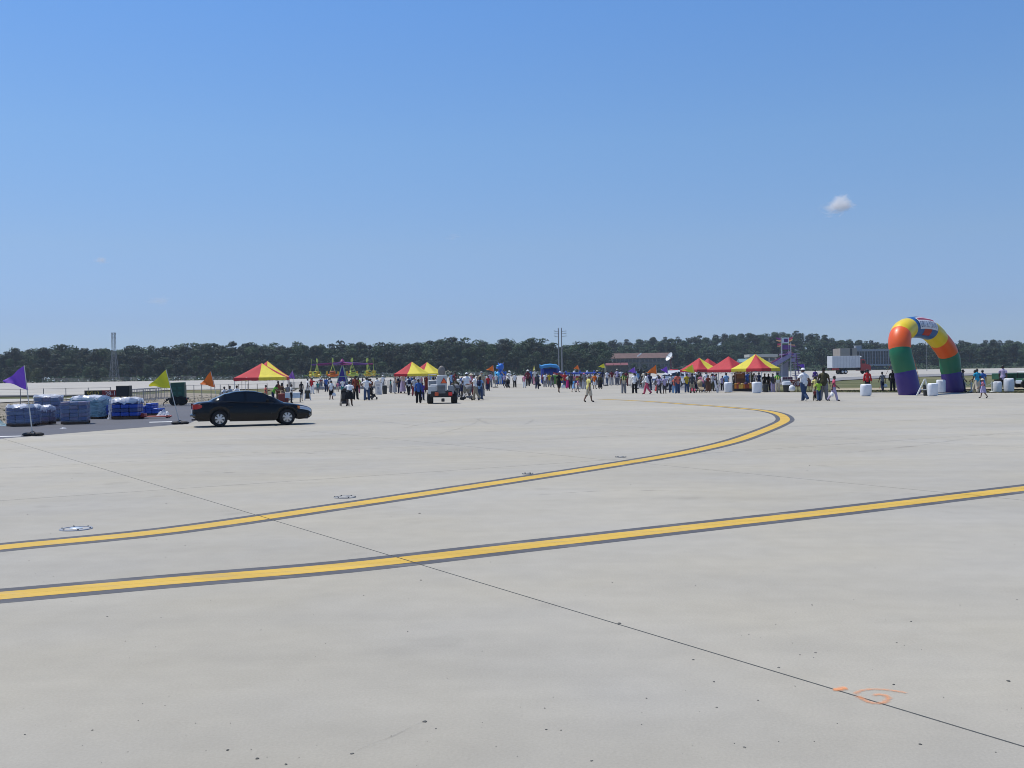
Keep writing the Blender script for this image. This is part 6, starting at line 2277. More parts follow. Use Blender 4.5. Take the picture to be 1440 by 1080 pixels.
p = gy(774, 172)
k = p.y / FOC
t = thing('inflatable_castle', 'open-fronted blue bouncy castle with an arched roof left of the obstacle course', 'inflatable', p)
for x in (-11, 11):
    q = MB(); q.tube([(x * k, -5 * k, 0), (x * k, -5 * k, 20 * k)], 2.3 * k, 12); q.build('column', m_id, t, 60)
    q = MB(); q.tube([(x * k, 6 * k, 0), (x * k, 6 * k, 20 * k)], 2.3 * k, 12); q.build('column', m_id, t, 60)
q = MB()
q.loft([[(x * k, y * k, (z + dz) * k) for x, z in ((-15, 24.8), (-12.5, 23.2), (-9, 24.4), (0, 25.4), (9, 24.2), (12.5, 21), (13.2, 17.5))] for y, dz in ((-8, -3.6), (-8.2, 0), (0, 1.4), (8.2, 0), (8, -3.6))], False)
q.build('roof', mat('inflatable_sea_blue', (0.02, 0.22, 0.50), .4, 0, .1, 1.2, coat=.2), t, 60)
q = MB(); q.rbox((0, 7 * k, 11 * k), (22 * k, 1.6 * k, 18 * k), .8 * k); q.build('back_wall', m_id, t, 60)
q = MB(); q.rbox((0, 0, 1.6 * k), (25 * k, 15 * k, 3.2 * k), 1.2 * k); q.build('base_cushion', m_ib, t, 60)

p = gy(812, 166)
k = p.y / FOC
t = thing('obstacle_course', 'long low inflatable obstacle course banded blue, white, red and yellow', 'inflatable', p)
for z, r, m, nm in ((13.2, 1.5, m_id, 'top_tube'), (11.0, 1.6, m_iw, 'white_tube'), (8.6, 1.7, m_ir, 'red_tube'), (5.4, 2.2, m_iy, 'yellow_tube'), (1.8, 2.0, m_id, 'base_tube')):
    for x0, x1 in ((-27, -9), (-9, 10), (10, 33)):
        q = MB()
        n = 8
        q.tube([((x0 + .2 + (x1 - x0 - .4) * i / n) * k, 0, z * k) for i in range(n + 1)], [r * k * (.9 if i in (0, n) else 1.0 + .04 * math.sin(i * 2)) for i in range(n + 1)], 12)
        q.build(nm, m, t, 60)
q = MB()
q.loft([[((-34 + i * 2.4) * k, -2.6 * k, (z + 4.2 * (1 - i / 7) ** 2 * .6) * k) for z in zz] for i, zz in [(i, (9.0, 13.2)) for i in range(7)]], False)
q.build('entry_ramp_side', m_ir, t, 60)
for i, x in enumerate((-24, -16, -4, 4, 14, 24)):
    q = MB(); q.lathe([(1.5 * k, 13 * k), (1.6 * k, 15.5 * k), (1.2 * k, 16.8 * k), (.2 * k, 17.3 * k)], 12, (x * k, 2 * k, 0)); q.build('turret', m_id if i % 2 else m_iw, t, 60)

# ------------------------------------------------------------------ white rescue vehicle
def build_suv():
    p0, p1 = gy(922, 128), gy(972, 124)
    p = (p0 + p1) / 2
    t = thing('rescue_vehicle', 'white four-wheel-drive rescue vehicle with a red light bar behind the crowd', 'car', p, math.atan2(p1.y - p0.y, p1.x - p0.x))
    L = (p1 - p0).length
    s = L / 4.9
    t.scale = (s, s, s)
    mw = mat('white_car_paint', (0.72, 0.73, 0.74), 0.22, 0, 0.04, 3, coat=.6)
    # nose to the photograph's left (-x)
    top = [(-2.45, .55), (-2.42, .95), (-2.25, 1.06), (-1.15, 1.15), (-.98, 1.18), (-.35, 1.72), (-.1, 1.80), (1.6, 1.82), (2.15, 1.76), (2.38, 1.15), (2.45, 1.0), (2.45, .5)]
    low = [(1.95, .42)] + [(1.55 + .42 * math.cos(a), .42 + .42 * math.sin(a)) for a in [math.pi * i / 8 for i in range(1, 8)]] + [(1.13, .42), (-1.1, .42)] + [(-1.52 + .42 * math.cos(a), .42 + .42 * math.sin(a)) for a in [math.pi * i / 8 for i in range(1, 8)]] + [(-1.94, .42)]
    out = top + low
    q = MB()
    rings = []
    for y, ins in ((-.92, .05), (-.88, 0), (.88, 0), (.92, .05)):
        rings.append([(x * (1 - ins * .3), y * (.80 if z > 1.3 else 1), z - (ins if z > 1 else 0)) for x, z in out])
    q.loft(rings, True, True, True)
    q.build('body', mw, t, 35)
    q = MB(); q.box((0, 0, .5), (4.3, 1.5, .3)); q.build('underbody', m_darkmet, t)
    for sd in (-1, 1):
        for pts in ([(-.85, 1.22), (-.33, 1.66), (.25, 1.70), (.25, 1.22)], [(.35, 1.22), (.35, 1.70), (1.15, 1.71), (1.15, 1.22)], [(1.25, 1.22), (1.25, 1.71), (2.0, 1.68), (2.2, 1.22)]):
            q = MB()
            f = lambda z: sd * (.92 - .184 * min(1, max(0, (z - 1.18) / .3)) + .004)
            q.add([(x, f(z), z) for x, z in pts], [tuple(range(len(pts)))])
            q.build('side_window', m_glass, t)
        q = MB(); q.rbox((-.2, sd * .93, .86), (4.0, .02, .12), .01); q.build('side_stripe', mat('blue_vinyl_stripe', (.05, .10, .32), .4), t)
        q = MB(); q.rbox((-.75, sd * 1.03, 1.22), (.12, .2, .16), .04); q.build('side_mirror', mw, t)
        q = MB(); q.rbox((-2.43, sd * .65, .88), (.06, .36, .16), .03); q.build('headlight', m_head, t)
        for x in (-1.52, 1.55):
            q = MB(); q.lathe([(.2, -.11), (.34, -.12), (.38, 0), (.34, .12), (.2, .11)], 22, (x, sd * .80, .38), Matrix.Rotation(R(90), 3, 'X'), False); w = q.build('wheel', m_rubber, t, 40)
            q = MB(); q.lathe([(.01, .02), (.21, .0), (.22, -.03)], 16, (x, sd * .90, .38), Matrix.Rotation(R(-90 * sd), 3, 'X')); q.build('rim', m_alloy, w, 40)
    q = MB(); q.add([(-.93, -.72, 1.24), (-.93, .72, 1.24), (-.38, .62, 1.70), (-.38, -.62, 1.70)], [(0, 1, 2, 3)]);
    q.v = [(x - .025, y, z + .02) for x, y, z in q.v]
    q.build('windscreen', m_glass, t)
    q = MB(); q.rbox((.15, 0, 1.88), (.34, 1.1, .12), .04); q.build('light_bar', mat('red_beacon', (.62, .05, .07), .25), t)
    q = MB(); q.rbox((-2.48, 0, .56), (.16, 1.7, .18), .05); q.build('bumper', m_trimb, t)
    return t
build_suv()

# black speaker on a stand left of the woman in pink-red trousers
p = at(902, 544)
k = p.y / FOC
t = thing('speaker_stand', 'black column speaker on a pole behind the woman in pink-red trousers', 'speaker', p)
q = MB(); q.tube([(0, 0, 0), (0, 0, 27 * k)], .05, 6); q.build('pole', m_darkmet, t)
q = MB(); q.rbox((0, 0, 20 * k), (3.2 * k, .3, 10 * k), .03); q.build('cabinet', m_sblk, t)
for s in (-1, 1):
    q = MB(); q.rbox((s * 4 * k, .1, 21 * k), (3.6 * k, .25, 3.4 * k), .03); q.tube([(0, .1, 21 * k), (s * 4 * k, .1, 21 * k)], .03, 5); q.build('side_speaker', m_sblk, t)
q = MB(); q.lathe([(.35, 0), (.33, .04), (.05, .06)], 12); q.build('base', m_darkmet, t)
q_p = at(922.8, 550)
t = thing('traffic_cone', 'small red cone left of the two girls by the rescue vehicle', 'cone', q_p)
q = MB(); q.lathe([(.13, .03), (.11, .1), (.03, .62), (.01, .63)], 14); q.build('cone_body', mat('red_cone', (.62, .05, .03), .5), t, 40)
q = MB(); q.box((0, 0, .015), (.34, .34, .03)); q.build('base', m_sblk, t)

# ------------------------------------------------------------------ striped giant slide
def build_slide():
    D = 150
    p = gy(1100, D)
    k = D / FOC
    t = thing('giant_slide', 'purple giant slide with flags on top rising behind the yellow and red canopy', 'ride', p)
    mp = mat('slide_purple', (0.20, 0.08, 0.28), 0.45, 0, 0.15, 2)
    mpa = mat('slide_pale_purple', (0.38, 0.31, 0.48), 0.45, 0, 0.15, 2)
    mo = mat('slide_orange_trim', (0.62, 0.25, 0.16), 0.5, 0, 0.2, 3)
    g0 = -p.z
    def X(px, py, dy=0):
        return pt(px, py, D + dy) - p
    # three lanes side by side, running down to the left
    for j in range(3):
        y0, y1 = -1.4 + j * .95, -1.4 + (j + 1) * .95 - .05
        q = MB()
        path = [(1112, 497.5), (1106, 501.5), (1100, 505), (1094, 509.5), (1088, 512.5), (1081, 516.5), (1072, 519)]
        rg = []
        for px, py in path:
            c = X(px, py)
            rg.append([c + Vector((0, y, z)) for y, z in ((y0, .22), (y0 + .06, .22), (y0 + .06, .02), (y1 - .06, .02), (y1 - .06, .22), (y1, .22), (y1, -.18), (y0, -.18))])
        q.loft(rg, True, True, True)
        q.build('slide_lane', (mo, mpa, mp)[j], t, 40)
    q = MB()
    pts = [(1113, 501.5), (1104, 507.5), (1096, 512), (1086, 517.5), (1078, 521)]
    q.loft([[X(px, py, -1.6), X(px, py - 6.4, -1.6), X(px, py - 6.4, -1.5), X(px, py, -1.5)] for px, py in pts], True, True, True)
    sd_ = q.build('side_panel', mpa, t)
    q = MB()
    q.loft([[X(px, py - 4, 1.5), X(px, py - 9.5, 1.5), X(px, py - 9.5, 1.6), X(px, py - 4, 1.6)] for px, py in pts], True, True, True)
    q.build('far_rail', mat('slide_pink_trim', (0.70, 0.28, 0.25), 0.5, 0, 0.2, 3), t)
    for x0, x1, y0, y1 in ((1114, 1119.5, 496.5, 502), (1112.5, 1118, 504, 509), (1100, 1111, 485, 491)):
        q = MB()
        q.loft([[X(x, y0, -1.1), X(x, y1, -1.1), X(x, y1, -1.0), X(x, y0, -1.0)] for x in (x0, x1)], True, True, True)
        q.build('tower_panel', mpa if x0 > 1105 else mp, t)
    q = MB()
    rnd = random.Random(4)
    for i in range(9):
        f = (i + .5) / 9
        px, py = 1113 + (1078 - 1113) * f, 501.5 + (521 - 501.5) * f
        c = X(px, py - 2.7, -1.63)
        q.add([c + Vector((x, 0, z)) for x, z in ((-.10, -.12), (.1, -.16), (.12, .12), (-.1, .16))], [(0, 1, 2, 3)])
    q.build('light_ornament', mat('slide_pale_spot', (.42, .36, .5), .5), sd_)
    # tower posts and platform
    posts = []
    for px, y in ((1099.5, -1.3), (1099.5, 1.4), (1112, -1.3), (1112, 1.4), (1118, 0)):
        q = MB(); q.tube([X(px, 543, y) * 1.0 if False else Vector((X(px, 520, y).x, X(px, 520, y).y, 0)), X(px, 481.5 if px < 1115 else 497, y)], .065, 6); q.build('post', m_pole, t)
    q = MB(); a = X(1106, 498.5); q.rbox((a.x, 0, a.z), (13 * k, 3.0, .22), .04); q.build('platform', mp, t)
    for z in (491, 495):
        q = MB(); q.tube([X(1099, z, -1.3), X(1113, z, -1.3)], .05, 5); q.build('railing', mp, t)
    q = MB()
    for i in range(11):
        a, b_ = X(1118.5, 497.5 + i * 3.4), 0
        q.box((a.x + .1, 0, a.z), (.7, 1.6, .08))
    q.build('stair_tread', mpa, t)['kind'] = 'stuff'
    for y in (-.85, .85):
        q = MB(); q.tube([X(1117, 497, 0) + Vector((0, y, 0)), Vector((X(1123, 530).x, y, 0))], .07, 5); q.build('stair_string', mp, t)
    # white truss below the chute
    q = MB(); q.loft([[Vector((X(x, 520).x, 1.2, 0.05)), Vector((X(x, 520).x, 1.2, X(x, z).z)), Vector((X(x, 520).x, 1.26, X(x, z).z)), Vector((X(x, 520).x, 1.26, 0.05))] for x, z in ((1094, 519), (1104, 513), (1112, 507))], True, True, True)
    q.build('skirt_panel', mat('slide_white_skirt', (.50, .51, .56), .6), t)
    # banner and flags on top
    q = MB(); q.loft([[X(x, y, -1.35), X(x, y + 8, -1.35), X(x, y + 8, -1.30), X(x, y, -1.30)] for x, y in ((1099.4, 475), (1104, 474.6), (1109, 474.8))], True, True, True)
    bn = q.build('banner', mat('slide_white_banner', (.8, .82, .86), .6), t)
    q = MB(); q.add([X(1102.5, 476.3, -1.38), X(1108, 476.3, -1.38), X(1108, 481, -1.38), X(1102.5, 481, -1.38)], [(0, 1, 2, 3)]); q.build('printed_picture', mat('slide_violet_print', (.16, .05, .24), .5), bn)
    mf = [mat('slide_flag_violet', (.22, .06, .26), .7, trans=.35), mat('slide_flag_pale_orange', (.78, .45, .24), .7, trans=.35), mat('slide_flag_magenta', (.55, .06, .18), .7, trans=.35)]
    for (x0, y0, x1, y1, h, m) in ((1098.5, 475.5, 1091.5, 475, 2.6, 0), (1098.5, 478, 1091.5, 478.6, 2, 1), (1098.5, 482, 1093, 484, 2.2, 2), (1098.5, 484.6, 1092.6, 487, 1.6, 1), (1109, 475, 1115, 474.6, 2.6, 2), (1109.5, 477.6, 1114.6, 477.4, 2.6, 1), (1110, 483, 1118, 485.4, 2, 1), (1112, 485, 1119.5, 487, 1.6, 0)):
        q = MB()
        q.loft([[X(x0 + (x1 - x0) * f, y0 + (y1 - y0) * f + .5 * math.sin(f * 5), -.9 + .25 * math.sin(f * 6)), X(x0 + (x1 - x0) * f, y0 + (y1 - y0) * f + h * (1 - .5 * f) + .5 * math.sin(f * 5), -.9 + .25 * math.sin(f * 6))] for f in [i / 5 for i in range(6)]], False)
        q.build('flag', mf[m], t, 60, fix=False)
    for px in (1098.6, 1109.3):
        q = MB(); q.tube([X(px, 500, -1.1), X(px, 474, -1.1)], .05, 5); q.build('flag_pole', m_pole, t)
    return t
build_slide()
# low purple ticket wagon behind the right canopies
p = gy(1104, 132)
k = p.y / FOC
t = thing('ticket_wagon', 'low wagon with purple and white panels behind the right edge of the food canopy', 'wagon', p, R(2))
q = MB(); q.rbox((0, 0, 6.6 * k), (15 * k, 2.2, 7.6 * k), .06); q.build('wagon_body', mat('wagon_white', (.56, .54, .55), .5, 0, .1, 2), t)
for i in range(4):
    q = MB(); q.rbox(((-5.3 + i * 3.5) * k, -1.12, 8.6 * k), (3.0 * k, .05, 3.4 * k), .02); q.build('side_panel', mat('wagon_plum', (.12, .03, .07), .5, 0, .2, 2), t)
for x in (-4, 4):
    q = MB(); q.lathe([(.1, -.1), (.35, -.1), (.38, 0), (.35, .1), (.1, .1)], 18, (x * k, -.95, .38), Matrix.Rotation(R(90), 3, 'X')); q.build('wheel', m_rubber, t, 40)

# ------------------------------------------------------------------ box truck
def build_truck():
    D = 226
    p = gy(1190, D)
    k = D / FOC
    t = thing('box_truck', 'white box truck with a red cab parked on the far runway left of the arch', 'truck', p, R(9))
    mw = mat('truck_box_white', (0.56, 0.58, 0.60), 0.45, 0, 0.06, 1)
    mr = mat('truck_red', (0.30, 0.02, 0.022), 0.35, 0, 0.08, 2, coat=.4)
    q = MB(); q.rbox((-3.6 * k, 0, 17.2 * k), (42 * k, 2.5, 16.6 * k), .06); bx = q.build('cargo_box', mw, t)
    for i in range(9):
        q = MB(); q.box(((-22 + i * 4.6) * k, -1.262, 17.2 * k), (.06, .02, 16 * k)); q.build('box_rib', mat('truck_box_seam', (.42, .44, .47), .5), bx)
    q = MB(); q.rbox((6.5 * k, -1.27, 15.5 * k), (5.2 * k, .03, 11 * k), .02); q.build('side_door', mat('truck_door_white', (.50, .52, .55), .45), bx)
    q = MB(); q.box((-2 * k, 0, 6.9 * k), (46 * k, 1.6, 2.8 * k)); q.build('chassis', m_darkmet, t)
    q = MB(); q.rbox((-19 * k, 0, 7.2 * k), (10 * k, 2.3, 3 * k), .05); q.build('rear_deck', mr, t)
    q = MB()
    prof = [(18, 4.6), (18, 20), (20, 21), (24, 20.5), (26, 14.2), (32, 12.6), (33.5, 11), (33.5, 4.6)]
    q.prism([(x * k, z * k) for x, z in prof], -1.15, 1.15)
    cab = q.build('cab', mr, t)
    for s in (-1, 1):
        q = MB(); q.prism([(19.4 * k, 14.5 * k), (19.4 * k, 19 * k), (23.6 * k, 19 * k), (25 * k, 14.5 * k)], s * 1.155, s * 1.165); q.build('side_window', m_glass, cab)
        q = MB(); q.rbox((33.7 * k, s * .8, 8.5 * k), (.06, .3, .22), .03); q.build('headlight', m_head, cab)
        for x in (-9, -4.5, 28):
            q = MB(); q.lathe([(.15, -.14), (.46, -.16), (.52, 0), (.46, .16), (.15, .14)], 20, (x * k, s * 1.02, .52), Matrix.Rotation(R(90), 3, 'X')); w = q.build('wheel', m_rubber, t, 40)
            q = MB(); q.lathe([(.01, .02), (.26, .0), (.28, -.04)], 14, (x * k, s * 1.20, .52), Matrix.Rotation(R(-90 * s), 3, 'X')); q.build('rim', m_alloy, w, 40)
    q = MB(); q.add([(24.2 * k, -1.0, 20.1 * k), (24.2 * k, 1.0, 20.1 * k), (26.1 * k, 1.0, 14.5 * k), (26.1 * k, -1.0, 14.5 * k)], [(0, 1, 2, 3)]); q.v = [(x + .03, y, z + .02) for x, y, z in q.v]; q.build('windscreen', m_glass, cab)
    q = MB(); q.ell((19.5 * k, 0, 24.0 * k), (2.6 * k, 1.0, 1.5 * k), 12, 7); q.build('wind_deflector', mw, t, 50)
    q = MB(); q.rbox((33.8 * k, 0, 5.4 * k), (.12, 2.3, .3), .04); q.build('bumper', m_chrome, t)
    return t
build_truck()

# ------------------------------------------------------------------ green cart and utility truck at the right edge
p = gy(1419, 96)
k = p.y / FOC
t = thing('green_trailer', 'dark green low trailer behind the tall white bins at the right edge', 'trailer', p)
mg = mat('trailer_green', (0.012, 0.075, 0.035), .5, 0, .2, 3)
q = MB(); q.rbox((0, 0, 15.5 * k), (35 * k, 2.0, 8.5 * k), .05); q.build('trailer_body', mg, t)
for i in range(7):
    q = MB(); q.box(((-15 + i * 5) * k, -1.02, 15.5 * k), (.08, .04, 8 * k)); q.build('side_stake', mg, t)
for x in (-8, 9):
    for s in (-1, 1):
        q = MB(); q.lathe([(.1, -.1), (.36, -.11), (.40, 0), (.36, .11), (.1, .1)], 18, (x * k, s * .85, .40), Matrix.Rotation(R(90), 3, 'X')); q.build('wheel', m_rubber, t, 40)
q = MB(); q.box((0, 0, 9.5 * k), (32 * k, 1.4, 3 * k)); q.build('chassis', m_darkmet, t)
p = gy(1441, 93)
k = p.y / FOC
t = thing('utility_cart', 'dark green utility cart with a white roof cut by the right edge of the photo', 'cart', p)
q = MB(); q.rbox((2 * k, 0, 9 * k), (20 * k, 1.5, 8 * k), .12); q.build('cart_body', mg, t, 40)
q = MB(); q.rbox((1.5 * k, 0, 31 * k - 9 * k), (14 * k, 1.5, 1.6 * k), .06); q.build('roof', mat('cart_white_roof', (.66, .68, .68), .4), t)
for x in (-5, 8):
    for s in (-1, 1):
        q = MB(); q.tube([(x * k, s * .68, 12 * k), (x * k * .95, s * .68, 22 * k)], .04, 5); q.build('roof_post', m_darkmet, t)
        q = MB(); q.lathe([(.08, -.1), (.30, -.1), (.33, 0), (.30, .1), (.08, .1)], 18, (x * k * 1.1, s * .65, .33), Matrix.Rotation(R(90), 3, 'X')); q.build('wheel', m_rubber, t, 40)
q = MB(); q.rbox((-7.6 * k, 0, 8 * k), (2.4 * k, 1.2, 5 * k), .1); q.build('front_panel', mat('cart_pale_panel', (.42, .48, .55), .4), t, 40)
q = MB(); q.rbox((2 * k, 0, 13.6 * k), (6 * k, 1.2, 1.6 * k), .08); q.rbox((5 * k, 0, 16.5 * k), (1.2 * k, 1.2, 5 * k), .05); q.build('seat', m_bag, t, 40)

# white flat objects lying in the open on the runway side: marker panels in the grass
# ------------------------------------------------------------------ inset lights, paint marks, debris
m_lring = mat('light_ring_metal', (0.30, 0.31, 0.33), 0.5, 0.3, 0.15, 9)
m_lens2 = mat('worn_light_cover', (0.27, 0.27, 0.26), 0.6, 0, 0.3, 12)
m_lens = mat('light_lens', (0.46, 0.52, 0.58), 0.3, 0.0, 0.1, 9)
for px, py, wpx, lab in ((107, 744, 45, 'round metal inset light left of the curved line, nearest the camera'), (485, 699.5, 32, 'round inset light in the concrete just above the curved line'), (742, 666.5, 16, 'inset light in the concrete near the middle of the curved line'), (873, 643, 16, 'small inset light where the curved line starts to bend')):
    p = at(px, py)
    r = wpx / 2 / FOC * p.y
    t = thing('inset_light', lab, 'ground light', p)
    q = MB(); q.lathe([(r, .001), (r * .97, .012), (r * .80, .014), (r * .78, .006)], 28, cap=False); q.build('ring', m_lring if px < 200 else m_lens2, t, 40)
    q = MB(); q.lathe([(r * .80, .005), (r * .74, .007), (.001, .008)], 24, cap=False); q.build('cover_plate', mat('cover_concrete', (.34, .33, .31), .7, 0, .15, 8), t)
    q = MB(); q.ell((0, 0, .012), (r * .42, r * .34, .016), 16, 6); q.build('lens', m_lens if px < 200 else m_lens2, t, 50)
    for a in range(6):
        q = MB(); q.lathe([(.012, .012), (.012, .020), (.001, .020)], 6, (r * .89 * math.cos(a * 1.047), r * .89 * math.sin(a * 1.047), 0)); q.build('bolt', m_darkmet, t)

m_spray, _n, _l, _b = new_mat('orange_spray_paint')
_b.inputs['Base Color'].default_value = (0.78, 0.31, 0.12, 1)
_b.inputs['Roughness'].default_value = 0.8
_tc = _n.new('ShaderNodeTexCoord')
_nz = _n.new('ShaderNodeTexNoise'); _nz.inputs['Scale'].default_value = 38; _nz.inputs['Detail'].default_value = 5
_l.new(_tc.outputs['Object'], _nz.inputs['Vector'])
_at = _n.new('ShaderNodeAttribute'); _at.attribute_name = 'edge'
_ma = _n.new('ShaderNodeMath'); _ma.operation = 'MULTIPLY_ADD'; _ma.inputs[1].default_value = 0.9; _ma.inputs[2].default_value = -0.55
_l.new(_nz.outputs['Fac'], _ma.inputs[0])
_ad = _n.new('ShaderNodeMath'); _ad.operation = 'ADD'; _ad.use_clamp = True
_l.new(_ma.outputs[0], _ad.inputs[0]); _l.new(_at.outputs['Fac'], _ad.inputs[1])
_l.new(_ad.outputs[0], _b.inputs['Alpha'])
def spray(pts, w, label, strength=0.8, m=None, name='spray_mark'):
    """a sprayed line: full paint in the middle thinning to its sides"""
    path = smooth_path([at(*p, .004) for p in pts], 5)
    vs, fs, ed = [], [], []
    for i, p in enumerate(path):
        d = path[min(i + 1, len(path) - 1)] - path[max(i - 1, 0)]
        d.normalize()
        nn = Vector((-d.y, d.x, 0))
        ends = min(1, i / 3, (len(path) - 1 - i) / 3)
        for s, e in ((-1, 0), (-.5, .55), (0, 1), (.5, .55), (1, 0)):
            vs.append(p + nn * w * s)
            ed.append(e * strength * ends)
    for i in range(len(path) - 1):
        for k in range(4):
            fs.append((i * 5 + k, i * 5 + k + 1, i * 5 + k + 6, i * 5 + k + 5))
    me = bpy.data.meshes.new('spray_mark')
    me.from_pydata([tuple(v) for v in vs], [], fs)
    a = me.attributes.new('edge', 'FLOAT', 'POINT')
    a.data.foreach_set('value', ed)
    me.materials.append(m or m_spray)
    for f in me.polygons:
        pass
    o = link(name, me)
    o['kind'] = 'structure'
    o['label'] = label
    return o
spray([(1170, 969.5), (1176, 970), (1181, 969.6), (1187, 968.3), (1192, 968)], .042, 'orange sprayed dot beside the long joint', 1.0)
spray([(1204, 978), (1212, 983), (1224, 988.5), (1238, 989.5), (1247, 986), (1249, 982), (1244, 978), (1236, 977.3), (1226, 979)], .030, 'orange sprayed loop beside the long joint', .62)
spray([(1202, 977.5), (1206, 973.5), (1218, 970.5), (1236, 969.8), (1254, 971.5), (1266, 973.5), (1278, 975.5)], .026, 'orange sprayed arc above the loop', .55)

m_tyre = m_spray.copy()
m_tyre.name = 'tyre_rubber_mark'
m_tyre.node_tree.nodes['Principled BSDF'].inputs['Base Color'].default_value = (0.12, 0.118, 0.112, 1)
m_tyre.node_tree.nodes['Noise Texture'].inputs['Scale'].default_value = 2.5
for pts, w in (([(560, 604), (590, 597), (625, 592.5), (650, 590)], .16), ([(610, 612), (640, 604), (668, 595), (676, 586)], .15), ([(668, 587), (676, 592), (690, 596), (720, 598)], .18), ([(735, 599), (745, 594), (752, 588)], .16),
               ([(545, 585), (600, 580), (660, 578)], .2), ([(905, 584), (960, 586), (1020, 584)], .2), ([(440, 590), (520, 592), (600, 600)], .22), ([(1150, 640), (1280, 628), (1430, 606)], .14), ([(150, 640), (330, 636), (520, 640)], .12), ([(700, 700), (860, 690), (1010, 692)], .10), ([(60, 668), (220, 662), (400, 668)], .12)):
    spray(pts, w, 'faint dark tyre mark on the concrete', .20, m_tyre, 'tyre_mark')
spray([(486, 1064), (520, 1048), (552, 1036), (585, 1020), (603, 1013)], .008, 'thin dotted crack in the nearest concrete', .24, m_tyre, 'crack')
# bits of rubber and stones on the concrete
mb = MB()
rnd = random.Random(21)
spots = [(975, 928, 6), (871, 877, 9), (1008, 995, 5), (766, 996, 4), (909, 982, 4), (768, 1026, 5), (789, 1027, 4), (597, 1015, 9), (613, 1025, 4), (550, 1035, 3), (495, 1060, 9), (1095, 939, 7), (1147, 918, 6), (1144, 925, 3), (1125, 921, 4), (1091, 878, 3), (1142, 851, 4),
         (1281, 874, 4), (1261, 904, 4), (1418, 958, 8), (1257, 963, 6), (1066, 985, 5), (1004, 959, 5), (1294, 1047, 8), (1095, 1043, 3), (1047, 1051, 7), (1118, 965, 3), (35, 1033, 4), (130, 1027, 5), (320, 1055, 7), (362, 1067, 9), (402, 1075, 7), (275, 1017, 3), (367, 886, 3), (151, 867, 4), (832, 1070, 6), (1053, 892, 3), (1430, 843, 3), (1350, 851, 3), (1400, 1058, 4), (978, 824, 3), (590, 722, 6), (592, 816, 5), (550, 727, 3)]
for _ in range(110):
    spots.append((rnd.uniform(0, 1440), 640 + 440 * rnd.random() ** .7, rnd.choice((1.2, 1.6, 2.2, 2.6))))
for px, py, w in spots:
    c = at(px, py)
    s = w * .40 / FOC * c.y
    n = 7
    ph = rnd.random() * 6
    base = [(c.x + s * rnd.uniform(.6, 1.1) * math.cos(a + ph), c.y + s * rnd.uniform(.6, 1.5) * math.sin(a + ph)) for a in [2 * math.pi * i / n for i in range(n)]]
    hgt = s * rnd.uniform(.12, .35)
    mb.slot(0 if rnd.random() < .8 else 1)
    mb.loft([[(x, y, .001) for x, y in base], [(c.x + (x - c.x) * .6, c.y + (y - c.y) * .6, .001 + hgt) for x, y in base]], True, False, True)
deb = mb.build('debris', [mat('rubber_crumb', (.085, .085, .078), .9, 0, .3, 30), mat('stone_crumb', (.14, .135, .12), .9, 0, .3, 30)])
deb['kind'] = 'stuff'
deb['label'] = 'scattered dark crumbs of rubber and stone on the concrete'

# rough edge of grass along the apron, and tufts over the near field
mb = MB()
rnd = random.Random(5)
def tuft(x, y, h):
    z = gz(y) - .09
    for _ in range(5):
        a = rnd.random() * 6.28
        w = h * .35
        lx, ly = math.cos(a), math.sin(a)
        ox, oy = rnd.uniform(-.15, .15), rnd.uniform(-.15, .15)
        mb.slot(0 if rnd.random() < .6 else 1)
        mb.add([(x + ox - ly * w, y + oy + lx * w, z), (x + ox + ly * w, y + oy - lx * w, z), (x + ox + lx * h * .5, y + oy + ly * h * .5, z + h * rnd.uniform(.7, 1.2))], [(0, 1, 2)])
for i in range(2600):
    px = rnd.uniform(1080, 1460)
    py = 551.4 - 3.2 * rnd.random() ** 1.6
    p = at(px, py)
    tuft(p.x, p.y, rnd.uniform(.06, .13))
for i in range(1500):
    px = rnd.uniform(-10, 345)
    f = rnd.random()
    lo = 597 - (597 - 563) * max(0, px) / 340
    hi = 566 - 14 * max(0, px) / 340
    p = at(px, hi + 1.5 + (lo - hi - 3) * f)
    tuft(p.x, p.y, rnd.uniform(.06, .16))
gr = mb.build('grass', [mat('grass_green', (.10, .115, .05), .9, 0, .3, 2), mat('grass_straw', (.24, .20, .105), .9, 0, .3, 2)], fix=False)
gr['kind'] = 'stuff'
gr['label'] = 'rough mown grass along the apron edges'
